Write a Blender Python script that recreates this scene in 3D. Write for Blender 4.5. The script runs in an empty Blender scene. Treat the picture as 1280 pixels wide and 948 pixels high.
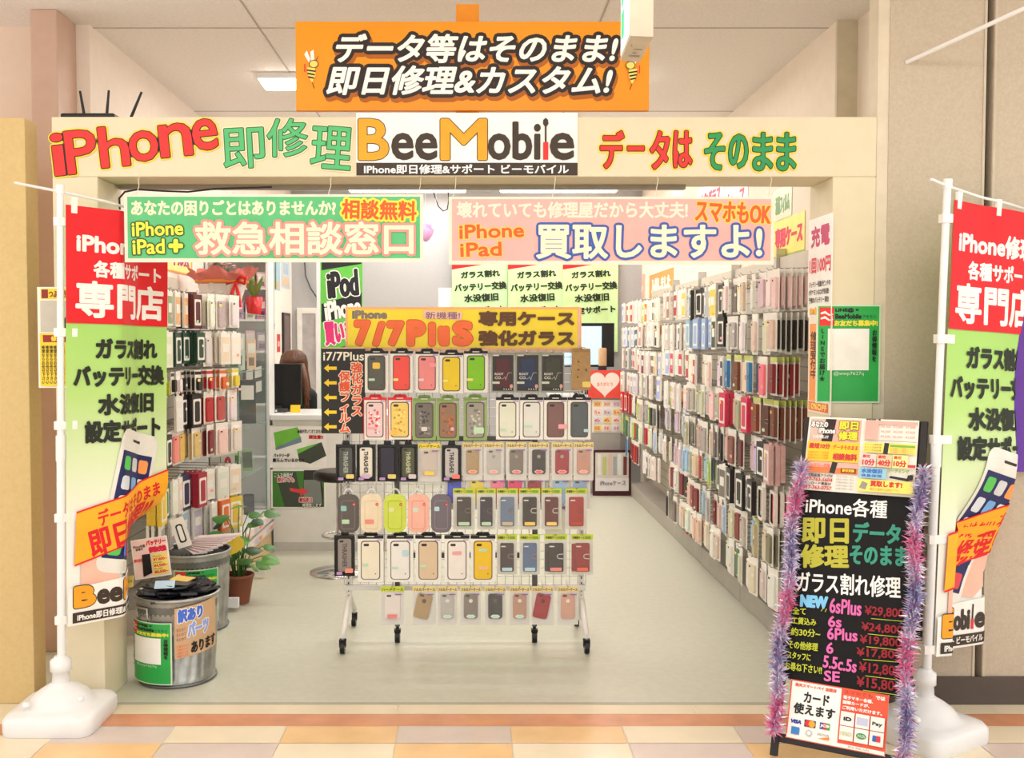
import bpy, bmesh, math, random
import numpy as np
from mathutils import Vector, Matrix
from mathutils.geometry import delaunay_2d_cdt
S = bpy.context.scene
COL = S.collection
PI = math.pi
random.seed(7)

# ---------------------------------------------------------------- camera, world, exposure
FOC = 1250.0
CAMH = 1.49
TH = math.atan(49.0 / FOC)
cam = bpy.data.cameras.new('camera')
cam.sensor_width = 36.0
cam.lens = FOC / 1280.0 * 36.0
cam.shift_x = 50.0 / 1280.0
cam.clip_start = 0.05
camo = bpy.data.objects.new('camera', cam)
camo.location = (0, 0, CAMH)
camo.rotation_euler = (PI / 2 - TH, 0, 0)
COL.objects.link(camo)
S.camera = camo
S.view_settings.view_transform = 'Standard'
S.view_settings.look = 'None'
S.view_settings.gamma = 1.0
S.view_settings.use_curve_mapping = False
S.view_settings.exposure = 0.0
S.cycles.use_denoising = True
S.cycles.transparent_max_bounces = 24
S.cycles.max_bounces = 8
S.cycles.sample_clamp_indirect = 6.0
WORLD_STRENGTH = 1.5
LAMP_SHOP = 11.0      # watts of each shop tube fixture
LAMP_MALL = 3.0      # watts of each corridor ceiling light
world = bpy.data.worlds.new('mall_ambient')
S.world = world
world.use_nodes = True
bg = world.node_tree.nodes['Background']
bg.inputs[0].default_value = (1.0, 0.965, 0.92, 1)
bg.inputs[1].default_value = WORLD_STRENGTH

CEIL = 3.03
F = 4.04               # the shopfront plane
BACK = 10.4            # back wall
XL, XR = -1.87, 1.76   # side walls

# ---------------------------------------------------------------- pixel of the photograph -> point of the place
_c, _s = math.cos(TH), math.sin(TH)
def ray(px, py):
    x = (px - 590.0) / FOC
    y = -(py - 474.0) / FOC
    return Vector((x, _c + y * _s, -_s + y * _c))
EYE = Vector((0, 0, CAMH))
def P(px, py, Y):
    d = ray(px, py)
    return EYE + d * (Y / d.y)
def PX(px, py, X):
    d = ray(px, py)
    return EYE + d * (X / d.x)
def PF(px, py, z=0.0):
    d = ray(px, py)
    return EYE + d * ((z - CAMH) / d.z)

# ---------------------------------------------------------------- materials
def lin(c):
    c = c / 255.0
    return c / 12.92 if c <= 0.04045 else ((c + 0.055) / 1.055) ** 2.4
def L(rgb):
    return (lin(rgb[0]), lin(rgb[1]), lin(rgb[2]), 1.0)
_mats = {}
def mat(rgb, rough=0.55, metal=0.0, noise=0.05, scale=14.0, bump=0.0, bscale=60.0, spec=0.4, coat=0.0):
    key = (tuple(rgb), rough, metal, noise, scale, bump, bscale, spec, coat)
    if key in _mats:
        return _mats[key]
    m = bpy.data.materials.new('surface_%d' % len(_mats))
    m.use_nodes = True
    nt = m.node_tree
    b = nt.nodes['Principled BSDF']
    b.inputs['Roughness'].default_value = rough
    b.inputs['Metallic'].default_value = metal
    b.inputs['Specular IOR Level'].default_value = spec
    b.inputs['Coat Weight'].default_value = coat
    tc = nt.nodes.new('ShaderNodeTexCoord')
    nz = nt.nodes.new('ShaderNodeTexNoise')
    nz.inputs['Scale'].default_value = scale
    nz.inputs['Detail'].default_value = 3.0
    nt.links.new(tc.outputs['Object'], nz.inputs['Vector'])
    rp = nt.nodes.new('ShaderNodeValToRGB')
    c = L(rgb)
    rp.color_ramp.elements[0].position = 0.3
    rp.color_ramp.elements[1].position = 0.7
    rp.color_ramp.elements[0].color = tuple(x * (1 - noise) for x in c[:3]) + (1,)
    rp.color_ramp.elements[1].color = tuple(min(1, x * (1 + noise)) for x in c[:3]) + (1,)
    nt.links.new(nz.outputs['Fac'], rp.inputs['Fac'])
    nt.links.new(rp.outputs['Color'], b.inputs['Base Color'])
    if bump > 0:
        n2 = nt.nodes.new('ShaderNodeTexNoise')
        n2.inputs['Scale'].default_value = bscale
        n2.inputs['Detail'].default_value = 4.0
        nt.links.new(tc.outputs['Object'], n2.inputs['Vector'])
        bp = nt.nodes.new('ShaderNodeBump')
        bp.inputs['Strength'].default_value = bump
        bp.inputs['Distance'].default_value = 0.01
        nt.links.new(n2.outputs['Fac'], bp.inputs['Height'])
        nt.links.new(bp.outputs['Normal'], b.inputs['Normal'])
    _mats[key] = m
    return m
def emit(rgb, strength):
    key = ('emit', tuple(rgb), strength)
    if key not in _mats:
        m = bpy.data.materials.new('lit_%d' % len(_mats))
        m.use_nodes = True
        b = m.node_tree.nodes['Principled BSDF']
        b.inputs['Base Color'].default_value = L(rgb)
        b.inputs['Emission Color'].default_value = L(rgb)
        b.inputs['Emission Strength'].default_value = strength
        _mats[key] = m
    return _mats[key]
def clear(rgb, alpha=0.3, rough=0.08, name='clear'):
    key = (name, tuple(rgb), alpha, rough)
    if key not in _mats:
        m = bpy.data.materials.new('%s_%d' % (name, len(_mats)))
        m.use_nodes = True
        nt = m.node_tree
        b = nt.nodes['Principled BSDF']
        b.inputs['Base Color'].default_value = L(rgb)
        b.inputs['Roughness'].default_value = rough
        b.inputs['Alpha'].default_value = alpha
        _mats[key] = m
    return _mats[key]
def object_colour(rough=0.4):
    key = ('objcol', rough)
    if key not in _mats:
        m = bpy.data.materials.new('case_colour_%d' % len(_mats))
        m.use_nodes = True
        nt = m.node_tree
        b = nt.nodes['Principled BSDF']
        b.inputs['Roughness'].default_value = rough
        oi = nt.nodes.new('ShaderNodeObjectInfo')
        tc = nt.nodes.new('ShaderNodeTexCoord')
        nz = nt.nodes.new('ShaderNodeTexNoise'); nz.inputs['Scale'].default_value = 40
        mx = nt.nodes.new('ShaderNodeMix'); mx.data_type = 'RGBA'; mx.blend_type = 'OVERLAY'
        mx.inputs[0].default_value = 0.25
        nt.links.new(tc.outputs['Object'], nz.inputs['Vector'])
        nt.links.new(oi.outputs['Color'], mx.inputs[6])
        nt.links.new(nz.outputs['Fac'], mx.inputs[7])
        nt.links.new(mx.outputs[2], b.inputs['Base Color'])
        _mats[key] = m
    return _mats[key]

WHITE = mat((240, 238, 232)); CREAMW = mat((240, 228, 208)); BLACK = mat((22, 21, 22), rough=0.35)
DARK = mat((48, 42, 40)); STEEL = mat((196, 196, 198), rough=0.28, metal=0.85, noise=0.03)
CHROME = mat((215, 215, 218), rough=0.15, metal=0.95, noise=0.02)
PLASTW = mat((236, 236, 236), rough=0.35, noise=0.02)
REDP = mat((206, 28, 34)); YELP = mat((250, 214, 30)); PAPER = mat((246, 243, 236), rough=0.7)

# ---------------------------------------------------------------- mesh collector
def rrect(w, h, r, n=4, cx=0.0, cz=0.0):
    pts = []
    for (sx, sz, a0) in ((1, 1, 0), (-1, 1, PI / 2), (-1, -1, PI), (1, -1, 1.5 * PI)):
        for k in range(n + 1):
            a = a0 + PI / 2 * k / n
            pts.append((cx + sx * (w / 2 - r) + r * math.cos(a), cz + sz * (h / 2 - r) + r * math.sin(a)))
    return pts
def waisted(pts, h, k=0.09, cz=0.0):
    return [(x * (1 - k * (1 - min(1, abs(2 * (z - cz) / h)) ** 2)), z) for x, z in pts]
class MB:
    def __init__(self):
        self.v = []; self.f = []; self.mi = []; self.mats = []; self.sm = []
        self.M = None; self.marks = []
    def mark(self):
        self.marks.append((len(self.v), len(self.f)))
    def split(self):
        ms = self.marks + [(len(self.v), len(self.f))]; out = []
        for (v0, f0), (v1, f1) in zip(ms, ms[1:]):
            q = MB(); q.v = self.v[v0:v1]; q.f = [tuple(k - v0 for k in f) for f in self.f[f0:f1]]; q.mi = self.mi[f0:f1]; q.sm = self.sm[f0:f1]; q.mats = self.mats; out.append(q)
        return out
    def _m(self, m):
        for i, q in enumerate(self.mats):
            if q is m: return i
        self.mats.append(m)
        return len(self.mats) - 1
    def add(self, verts, faces, m, smooth=False):
        b = len(self.v)
        if self.M is not None:
            verts = [self.M @ Vector(q) for q in verts]
        self.v.extend([tuple(q) for q in verts])
        i = self._m(m)
        for f in faces:
            self.f.append(tuple(b + k for k in f)); self.mi.append(i); self.sm.append(smooth)
        return self
    def box(self, x0, y0, z0, x1, y1, z1, m):
        v = [(x0, y0, z0), (x1, y0, z0), (x1, y1, z0), (x0, y1, z0), (x0, y0, z1), (x1, y0, z1), (x1, y1, z1), (x0, y1, z1)]
        return self.add(v, [(0, 3, 2, 1), (4, 5, 6, 7), (0, 1, 5, 4), (1, 2, 6, 5), (2, 3, 7, 6), (3, 0, 4, 7)], m)
    def cbox(self, c, d, m):
        return self.box(c[0] - d[0] / 2, c[1] - d[1] / 2, c[2] - d[2] / 2, c[0] + d[0] / 2, c[1] + d[1] / 2, c[2] + d[2] / 2, m)
    def prism(self, pts, y0, y1, m, mback=None, smooth=False):   # outline in x,z; y0 is the front
        n = len(pts)
        v = [(x, y0, z) for x, z in pts] + [(x, y1, z) for x, z in pts]
        self.add(v, [tuple(range(n))], m)
        self.add(v, [tuple(range(2 * n - 1, n - 1, -1))], mback or m)
        self.add(v, [(i, i + n, (i + 1) % n + n, (i + 1) % n) for i in range(n)], mback or m, smooth)
        return self
    def ring(self, outer, inner, y0, y1, m):                      # a frame: same number of points
        n = len(outer)
        v = [(x, y0, z) for x, z in outer] + [(x, y0, z) for x, z in inner] + [(x, y1, z) for x, z in outer] + [(x, y1, z) for x, z in inner]
        f = []
        for i in range(n):
            j = (i + 1) % n
            f += [(i, j, n + j, n + i), (2 * n + i, 3 * n + i, 3 * n + j, 2 * n + j), (i, 2 * n + i, 2 * n + j, j), (n + i, n + j, 3 * n + j, 3 * n + i)]
        return self.add(v, f, m)
    def tube(self, pts, r, m, n=8, cap=True, closed=False):
        pts = [Vector(p) for p in pts]
        k = len(pts)
        rs = r if isinstance(r, (list, tuple)) else [r] * k
        v = []; up = None
        for i, p in enumerate(pts):
            if closed:
                t = pts[(i + 1) % k] - pts[i - 1]
            else:
                t = (pts[min(i + 1, k - 1)] - pts[max(i - 1, 0)])
            t.normalize()
            if up is None:
                up = Vector((0, 0, 1)) if abs(t.z) < 0.9 else Vector((1, 0, 0))
            a = t.cross(up)
            if a.length < 1e-5: a = t.cross(Vector((0, 1, 0)))
            a.normalize(); b = a.cross(t); up = b
            for j in range(n):
                q = 2 * PI * j / n
                v.append(p + a * (rs[i] * math.cos(q)) + b * (rs[i] * math.sin(q)))
        f = []
        for i in range(k if closed else k - 1):
            i2 = (i + 1) % k
            for j in range(n):
                f.append((i * n + j, i * n + (j + 1) % n, i2 * n + (j + 1) % n, i2 * n + j))
        self.add(v, f, m, True)
        if cap and not closed:
            self.add(v[:n], [tuple(range(n))], m); self.add(v[-n:], [tuple(range(n - 1, -1, -1))], m)
        return self
    def lathe(self, prof, m, c=(0, 0, 0), n=32, capb=True, capt=True, ribs=None):
        v = []
        for r, z in prof:
            for j in range(n):
                a = 2 * PI * j / n
                rr = r * (ribs(a, z) if ribs else 1.0)
                v.append((c[0] + rr * math.cos(a), c[1] + rr * math.sin(a), c[2] + z))
        f = []
        for i in range(len(prof) - 1):
            for j in range(n):
                f.append((i * n + j, i * n + (j + 1) % n, (i + 1) * n + (j + 1) % n, (i + 1) * n + j))
        self.add(v, f, m, True)
        if capb: self.add(v[:n], [tuple(range(n - 1, -1, -1))], m)
        if capt: self.add(v[-n:], [tuple(range(n))], m)
        return self
    def mesh(self, name):
        me = bpy.data.meshes.new(name)
        me.from_pydata(self.v, [], self.f)
        for m in self.mats: me.materials.append(m)
        me.polygons.foreach_set('material_index', self.mi)
        me.polygons.foreach_set('use_smooth', self.sm)
        me.update()
        return me
    def build(self, name, parent=None, loc=None, bevel=0.0):
        return link(self.mesh(name), name, parent, loc, bevel)
WORLDPOS = {}
def link(me, name, parent=None, loc=None, bevel=0.0):
    """a mesh given in world coordinates (or local ones with loc) becomes one object"""
    o = bpy.data.objects.new(name, me)
    COL.objects.link(o)
    w = Vector(loc) if loc else Vector((0, 0, 0))
    if parent is not None:
        o.parent = parent
        o.location = w - WORLDPOS[parent.name]
    else:
        o.location = w
    WORLDPOS[o.name] = w
    if bevel > 0:
        b = o.modifiers.new('rounded', 'BEVEL'); b.width = bevel; b.segments = 2; b.limit_method = 'ANGLE'; b.angle_limit = math.radians(50)
    return o
def tag(o, label, cat, group=None):
    o['label'] = label; o['category'] = cat
    if group: o['group'] = group
    return o
def thing(name, label, cat, loc=(0, 0, 0), group=None):
    o = bpy.data.objects.new(name, None)
    COL.objects.link(o)
    o.location = loc; WORLDPOS[o.name] = Vector(loc)
    o.empty_display_size = 0.05
    return tag(o, label, cat, group)
def struct(o):
    o['kind'] = 'structure'
    return o

# ---------------------------------------------------------------- lettering
_glyph = {}
def glyphs(text, shear=0.0):
    key = (text, shear)
    if key not in _glyph:
        c = bpy.data.curves.new('lettering', 'FONT')
        c.body = text; c.resolution_u = 3; c.fill_mode = 'FRONT'; c.shear = shear
        c.space_line = 1.0; c.align_x = 'CENTER'
        o = bpy.data.objects.new('lettering', c)
        me = bpy.data.meshes.new_from_object(o)
        vs = [(v.co.x, v.co.y) for v in me.vertices]
        fs = [tuple(p.vertices) for p in me.polygons]
        bpy.data.objects.remove(o); bpy.data.curves.remove(c); bpy.data.meshes.remove(me)
        x0 = min(v[0] for v in vs); x1 = max(v[0] for v in vs); y0 = min(v[1] for v in vs); y1 = max(v[1] for v in vs)
        vs = [((x - x0) / max(1e-6, x1 - x0), (y - y0) / max(1e-6, y1 - y0)) for x, y in vs]
        _glyph[key] = (vs, fs)
    return _glyph[key]
def dilated(vs, fs, w):
    """grow a flat shape by w with round joins"""
    cnt = {}
    for f in fs:
        for i in range(len(f)):
            e = (f[i], f[(i + 1) % len(f)]); k = (min(e), max(e))
            cnt[k] = cnt.get(k, 0) + 1
    V = list(vs); Fs = list(fs); done = set()
    for (a, b), n in cnt.items():
        if n != 1: continue
        ax, ay = vs[a]; bx, by = vs[b]
        dx, dy = bx - ax, by - ay; l = math.hypot(dx, dy)
        if l < 1e-9: continue
        nx, ny = -dy / l * w, dx / l * w
        k = len(V)
        V += [(ax - nx, ay - ny), (bx - nx, by - ny), (bx + nx, by + ny), (ax + nx, ay + ny)]
        Fs.append((k, k + 1, k + 2, k + 3))
        for q in (a, b):
            if q in done: continue
            done.add(q); k = len(V)
            V += [(vs[q][0] + w * math.cos(PI * j / 4), vs[q][1] + w * math.sin(PI * j / 4)) for j in range(8)]
            Fs.append(tuple(range(k, k + 8)))
    # one clean outline: keep every triangle that lies in at least one of the pieces
    ox, oy = V[0]
    sc = 1.0 / max(w, 1e-6)
    pts = [((x - ox) * sc, (y - oy) * sc) for x, y in V]
    edges = list({(min(f[i], f[(i + 1) % len(f)]), max(f[i], f[(i + 1) % len(f)])) for f in Fs for i in range(len(f))})
    r = delaunay_2d_cdt([Vector(p) for p in pts], edges, [], 0, 0.005)
    nv = np.array([(q.x, q.y) for q in r[0]]); tr = np.array([tuple(f) for f in r[2]])
    cen = nv[tr].mean(axis=1)
    o = np.argsort(cen[:, 0]); cx = cen[o, 0]; cy = cen[o, 1]
    keep = np.zeros(len(tr), bool)
    pa = np.array(pts)
    for f in Fs:
        q = pa[list(f)]
        ar = sum(q[i - 1][0] * q[i][1] - q[i][0] * q[i - 1][1] for i in range(len(q)))
        if abs(ar) < 1e-9: continue
        if ar < 0: q = q[::-1]
        lo, hi = np.searchsorted(cx, q[:, 0].min()), np.searchsorted(cx, q[:, 0].max())
        if lo >= hi: continue
        X, Y = cx[lo:hi], cy[lo:hi]
        ins = np.ones(hi - lo, bool)
        for i in range(len(q)):
            a, b = q[i - 1], q[i]
            ins &= (b[0] - a[0]) * (Y - a[1]) - (b[1] - a[1]) * (X - a[0]) >= -1e-9
        keep[lo:hi] |= ins
    return [(x / sc + ox, y / sc + oy) for x, y in nv], [tuple(int(k) for k in tr[o[i]]) for i in range(len(tr)) if keep[i]]
class Art:
    """flat print laid on a surface; to3d(a, b, h) places it, every element sits a hair above the one before"""
    def __init__(self, mb, to3d, step=0.00035, cut=None):
        self.mb = mb; self.to = to3d; self.h = step; self.step = step; self.cut = cut
    def put(self, vs, fs, m):
        if self.cut:
            vs, fs = self.cut(vs, fs)
        self.mb.add([self.to(a, b, self.h) for a, b in vs], fs, m)
        self.h += self.step
        return self
    def rect(self, a0, b0, a1, b1, m):
        return self.put([(a0, b0), (a1, b0), (a1, b1), (a0, b1)], [(0, 1, 2, 3)], m)
    def poly(self, pts, m):
        return self.put(list(pts), [tuple(range(len(pts)))], m)
    def disc(self, a, b, r, m, rb=None, n=16):
        rb = rb or r
        return self.poly([(a + r * math.cos(2 * PI * k / n), b + rb * math.sin(2 * PI * k / n)) for k in range(n)], m)
    def line(self, pts, w, m):
        vs = list(pts); V = []; Fs = []
        for i in range(len(pts) - 1):
            (ax, ay), (bx, by) = pts[i], pts[i + 1]
            l = math.hypot(bx - ax, by - ay) or 1
            nx, ny = -(by - ay) / l * w / 2, (bx - ax) / l * w / 2
            k = len(V)
            V += [(ax - nx, ay - ny), (bx - nx, by - ny), (bx + nx, by + ny), (ax + nx, ay + ny)]; Fs.append((k, k + 1, k + 2, k + 3))
        return self.put(V, Fs, m)
    def text(self, s, a0, b0, a1, b1, m, grow=0.0, outline=(), shear=0.0, rot=0.0, pivot=None):
        vs, fs = glyphs(s, shear)
        g = grow
        vs = [(a0 + g + x * (a1 - a0 - 2 * g), b0 + g + y * (b1 - b0 - 2 * g)) for x, y in vs]
        if rot:
            px, py = pivot or ((a0 + a1) / 2, (b0 + b1) / 2); c, s_ = math.cos(rot), math.sin(rot)
            vs = [(px + (x - px) * c - (y - py) * s_, py + (x - px) * s_ + (y - py) * c) for x, y in vs]
        for w, om in sorted(outline, key=lambda q: -q[0]):
            V, Fs = dilated(vs, fs, w + grow); self.put(V, Fs, om)
        if grow > 0: vs, fs = dilated(vs, fs, grow)
        return self.put(vs, fs, m)
    def along(self, s, A, B, hgt, m, grow=0.0, outline=()):
        """text centred on the line A-B with letter height hgt"""
        d = math.hypot(B[0] - A[0], B[1] - A[1]); r = math.atan2(B[1] - A[1], B[0] - A[0])
        return self.text(s, A[0], A[1] - hgt / 2, A[0] + d, A[1] + hgt / 2, m, grow, outline, rot=r, pivot=A)
def front(Y):
    return lambda a, b, h: Vector((a, Y - h, b))
class FrontArt(Art):
    """print on a surface that faces the corridor at depth Y, measured off the photograph"""
    def __init__(self, mb, Y, step=0.00035):
        Art.__init__(self, mb, front(Y), step); self.Y = Y
    def q(self, x, y):
        p = P(x, y, self.Y); return (p.x, p.z)
    def prect(self, x0, y0, x1, y1, m):
        a = self.q(x0, y1); b = self.q(x1, y0); return self.rect(a[0], a[1], b[0], b[1], m)
    def ptext(self, s, x0, y0, x1, y1, m, grow=0.0, outline=(), shear=0.0, rot=0.0):
        k = self.Y / FOC
        a = self.q(x0, y1); b = self.q(x1, y0)
        return self.text(s, a[0], a[1], b[0], b[1], m, grow * k, [(w * k, om) for w, om in outline], shear, rot)
    def ppoly(self, pts, m):
        return self.poly([self.q(*p) for p in pts], m)
    def pline(self, pts, w, m):
        return self.line([self.q(*p) for p in pts], w * self.Y / FOC, m)
def count_word(n):
    ones = ['', 'first', 'second', 'third', 'fourth', 'fifth', 'sixth', 'seventh', 'eighth', 'ninth', 'tenth', 'eleventh', 'twelfth', 'thirteenth', 'fourteenth', 'fifteenth', 'sixteenth', 'seventeenth', 'eighteenth', 'nineteenth', 'twentieth']
    if n <= 20: return ones[n]
    if n == 30: return 'thirtieth'
    if n == 40: return 'fortieth'
    return ('twenty-', 'thirty-', 'forty-')[n // 10 - 2] + ones[n % 10]
ORD = ['first', 'second', 'third', 'fourth', 'fifth', 'sixth', 'seventh', 'eighth', 'ninth', 'tenth', 'eleventh', 'twelfth', 'thirteenth', 'fourteenth', 'fifteenth', 'sixteenth']

# ================================================================= THE SETTING
CEILM = mat((240, 232, 226), rough=0.9, noise=0.05, scale=70, bump=0.35, bscale=140)
PORTAL = mat((226, 214, 184), rough=0.6, noise=0.02)
PINKW = mat((240, 218, 200), rough=0.8, noise=0.02)
WARMW = mat((240, 228, 212), rough=0.8, noise=0.02)
FABRIC = mat((198, 184, 164), rough=0.9, noise=0.06, scale=90, bump=0.3, bscale=220)
TANW = mat((212, 184, 130), rough=0.8, noise=0.04, scale=60, bump=0.2, bscale=160)
GREYW = mat((180, 179, 180), rough=0.8, noise=0.03, scale=50)

# floors
b = MB()
b.box(-4, -3, -0.2, 4.5, F, -0.002, mat((230, 215, 190), rough=0.3))
t_cream = mat((234, 220, 192), rough=0.22, noise=0.04, scale=6); t_band = mat((214, 150, 112), rough=0.25, noise=0.10, scale=9)
t_pink = mat((214, 198, 188), rough=0.22, noise=0.05, scale=6); t_org = mat((234, 194, 140), rough=0.22, noise=0.07, scale=6)
t_joint = mat((196, 178, 158), rough=0.4)
def tile(x0, y0, x1, y1, m, g=0.0015):
    b.add([(x0 + g, y0 + g, 0), (x1 - g, y0 + g, 0), (x1 - g, y1 - g, 0), (x0 + g, y1 - g, 0)], [(0, 1, 2, 3)], m)
yb1, yb0 = PF(640, 893).y, PF(640, 908).y
for k in range(-4, 6):
    tile(-1.50 + k * 1.2, yb1, -0.30 + k * 1.2, F, t_cream)
xb = -1.47
b.add([(xb, yb0, 0), (4.5, yb0, 0), (4.5, yb1, 0), (xb, yb1, 0)], [(0, 1, 2, 3)], t_band)
b.add([(xb, yb0, 0), (xb, yb1, 0), (-3.6, yb1 - 0.62, 0), (-3.6, yb0 - 0.62, 0)], [(0, 1, 2, 3)], t_band)
b.add([(-3.6, yb1 - 0.62, 0), (xb, yb1, 0), (xb - 0.01, yb1 + .001, 0.0), (-3.6, yb1, 0.0)], [(0, 1, 2, 3)], t_cream)
rowcol = {0: {-2: 'c', -1: 'p', 0: 'c', 1: 'o', 2: 'p', 3: 'o', 4: 'c', 5: 'p', 6: 'o', 7: 'c'},
          1: {-2: 'c', -1: 'o', 0: 'p', 1: 'c', 2: 'o', 3: 'c', 4: 'p', 5: 'o', 6: 'c', 7: 'p'}}
tm = {'c': t_cream, 'p': t_pink, 'o': t_org}
ya = yb0
for row in range(14):
    d = 0.165 if row == 0 else 0.43
    for k in range(-6, 12):
        key = rowcol.get(row, {}).get(k) or random.choice('cpoc')
        x0 = -1.143 + k * 0.43
        if row == 0 and x0 < xb:
            x1 = x0 + 0.43
            ytop = yb0 - max(0, (xb - min(x1, xb))) * 0.29
            b.add([(x0, ya - d, -0.0008), (x1, ya - d, -0.0008), (x1, ytop, -0.0008), (x0, ytop, -0.0008)], [(0, 1, 2, 3)], tm[key])
        else:
            tile(x0, ya - d, x0 + 0.43, ya, tm[key])
    ya -= d
struct(b.build('floor_corridor'))
b = MB()
b.box(-2.2, F, -0.2, 2.2, BACK + 0.1, 0.0, mat((203, 203, 186), rough=0.32, noise=0.04, scale=26, bump=0.02))
b.box(-1.5, F - 0.012, -0.01, 1.45, F + 0.012, 0.002, mat((176, 172, 156), rough=0.4))
struct(b.build('floor_shop'))
# ceiling with its board joints
b = MB()
b.box(-4, 1.5, CEIL, 4.5, BACK + 0.1, CEIL + 0.1, CEILM)
jm = mat((186, 176, 166), rough=0.9)
for x in (-1.05, 0.62):
    b.box(x - 0.004, 4.0, CEIL - 0.003, x + 0.004, BACK, CEIL, jm)
for y in (5.0, 6.8, 8.6):
    b.box(XL, y - 0.004, CEIL - 0.003, XR, y + 0.004, CEIL, jm)
struct(b.build('ceiling'))
# shell of the shop
struct(MB().box(XL - 0.12, 4.95, 0, XL, BACK, CEIL, mat((246, 234, 224), rough=0.8, noise=0.02)).build('wall_left'))
b = MB()
b.box(XR, 4.9, 0, XR + 0.14, BACK, CEIL, WARMW); b.box(1.86, F + 0.26, 0, 2.0, 4.9, CEIL, WARMW)
b.box(XR + 0.001, 4.88, 0, 2.0, 4.9, CEIL, mat((214, 204, 178), rough=0.8))
struct(b.build('wall_right'))
struct(MB().box(XL - 0.1, BACK, 0, XR + 0.1, BACK + 0.1, CEIL, GREYW).build('wall_back'))
# cream portal of the shop front: two posts and the header
b = MB()
HT, HB = P(64, 146, F).z, P(122, 221, F).z
PXL, PXR, OL, OR_ = P(64, 147, F).x, 1.622, -1.502, 1.448
b.box(PXL, F, 0, OL, F + 0.27, HB, PORTAL); b.box(OR_, F, 0, PXR, F + 0.27, HB, PORTAL)
b.box(PXL, F, HB, PXR, F + 0.27, HT, PORTAL)
struct(b.build('wall_front', bevel=0.004))
struct(MB().box(OL + 0.01, F + 0.2, HB - 0.018, 0.9, F + 0.24, HB - 0.001, mat((150, 140, 124), rough=0.4, metal=0.4)).build('trim_1'))
# neighbours: tan wall and column on the left, fabric covered wall on the right
struct(MB().box(-3.4, F, 0, P(35, 400, F).x, F + 0.115, P(20, 147, F).z, TANW).build('wall_corridor_left', bevel=0.003))
struct(MB().box(-3.6, 4.98, 0, XL - 0.12, 5.1, CEIL, PINKW).build('wall_left_rear'))
struct(MB().box(-2.06, 4.72, 0, -1.935, 4.95, CEIL, mat((208, 176, 158), rough=0.35, noise=0.03)).build('trim_2', bevel=0.006))
b = MB()
xw0, xw1 = P(1107, 400, F).x, P(1229, 300, F).x
b.box(xw0, F, 0.0, xw1, F + 0.12, CEIL, FABRIC); b.box(PXR + 0.001, F + 0.004, 0, xw0, F + 0.1, CEIL, mat((220, 208, 186), rough=0.6))
b.box(xw1 + 0.028, F, 0.0, 3.6, F + 0.12, CEIL, FABRIC)
b.box(xw1, F + 0.05, 0, xw1 + 0.028, F + 0.12, CEIL, mat((40, 36, 34)))
b.box(xw1 - 0.012, F - 0.004, 0, xw1 - 0.002, F, CEIL, mat((200, 188, 168))); b.box(xw1 + 0.03, F - 0.004, 0, xw1 + 0.04, F, CEIL, mat((200, 188, 168)))
struct(b.build('wall_corridor_right'))
struct(MB().box(xw0, F - 0.012, 0, 3.6, F - 0.0005, 0.115, mat((88, 78, 72), rough=0.5)).build('baseboard_right'))
# door in the back wall
b = MB()
p0, p1 = P(372, 385, BACK), P(400, 385, BACK)
b.ring([(p0.x, 0.0), (p1.x, 0.0), (p1.x, p0.z), (p0.x, p0.z)], [(p0.x + .05, 0.05), (p1.x - .04, 0.05), (p1.x - .04, p0.z - .06), (p0.x + .05, p0.z - .06)], BACK - 0.04, BACK - 0.001, mat((236, 232, 226)))
b.box(p0.x + .05, BACK - 0.02, 0.05, p1.x - .04, BACK - 0.001, p0.z - .06, mat((186, 180, 180), rough=0.3, noise=0.14, scale=9))
struct(b.build('door_1'))

# ================================================================= LAMPS
TUBE = emit((255, 250, 242), 9.0)
def ceiling_light(x, y, w, watts, label, group, size_y=0.17, colour=(1, 0.965, 0.92)):
    t = thing('ceiling_light', label, 'ceiling light', (x, y, CEIL), group)
    bb = MB(); bb.box(x - w / 2, y - size_y / 2, CEIL - 0.035, x + w / 2, y + size_y / 2, CEIL, PLASTW)
    bb.build('housing', t, bevel=0.004)
    d = MB(); d.box(x - w / 2 + 0.02, y - size_y / 2 + 0.01, CEIL - 0.068, x + w / 2 - 0.02, y + size_y / 2 - 0.01, CEIL - 0.0352, TUBE)
    d.build('diffuser', t, bevel=0.012)
    l = bpy.data.lights.new('tube_light', 'AREA'); l.shape = 'RECTANGLE'; l.size = w - 0.05; l.size_y = size_y - 0.03
    l.energy = watts; l.color = colour
    lo = bpy.data.objects.new('tube_light', l); COL.objects.link(lo); lo.parent = t
    lo.location = Vector((0, 0, -0.072))
shopg = 'fluorescent ceiling lights inside the shop'
pos = ['first', 'second', 'third', 'fourth']
for i, y in enumerate((5.9, 7.3, 8.7, 10.0)):
    ceiling_light(-0.64, y, 1.2, LAMP_SHOP, 'white fluorescent ceiling light, %s from the entrance in the left line' % pos[i], shopg)
    ceiling_light(0.86 if i else 0.5, y, 1.2 if i else 1.0, LAMP_SHOP, 'white fluorescent ceiling light, %s from the entrance in the right line' % pos[i], shopg)
for i, (x, y) in enumerate(((-1.6, 2.4), (0.1, 2.4), (1.9, 2.4))):
    ceiling_light(x, y, 1.2, LAMP_MALL, 'white corridor ceiling light before the shop, the %s' % ('left one', 'middle one', 'right one')[i], 'corridor ceiling lights', size_y=0.3)

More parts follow.
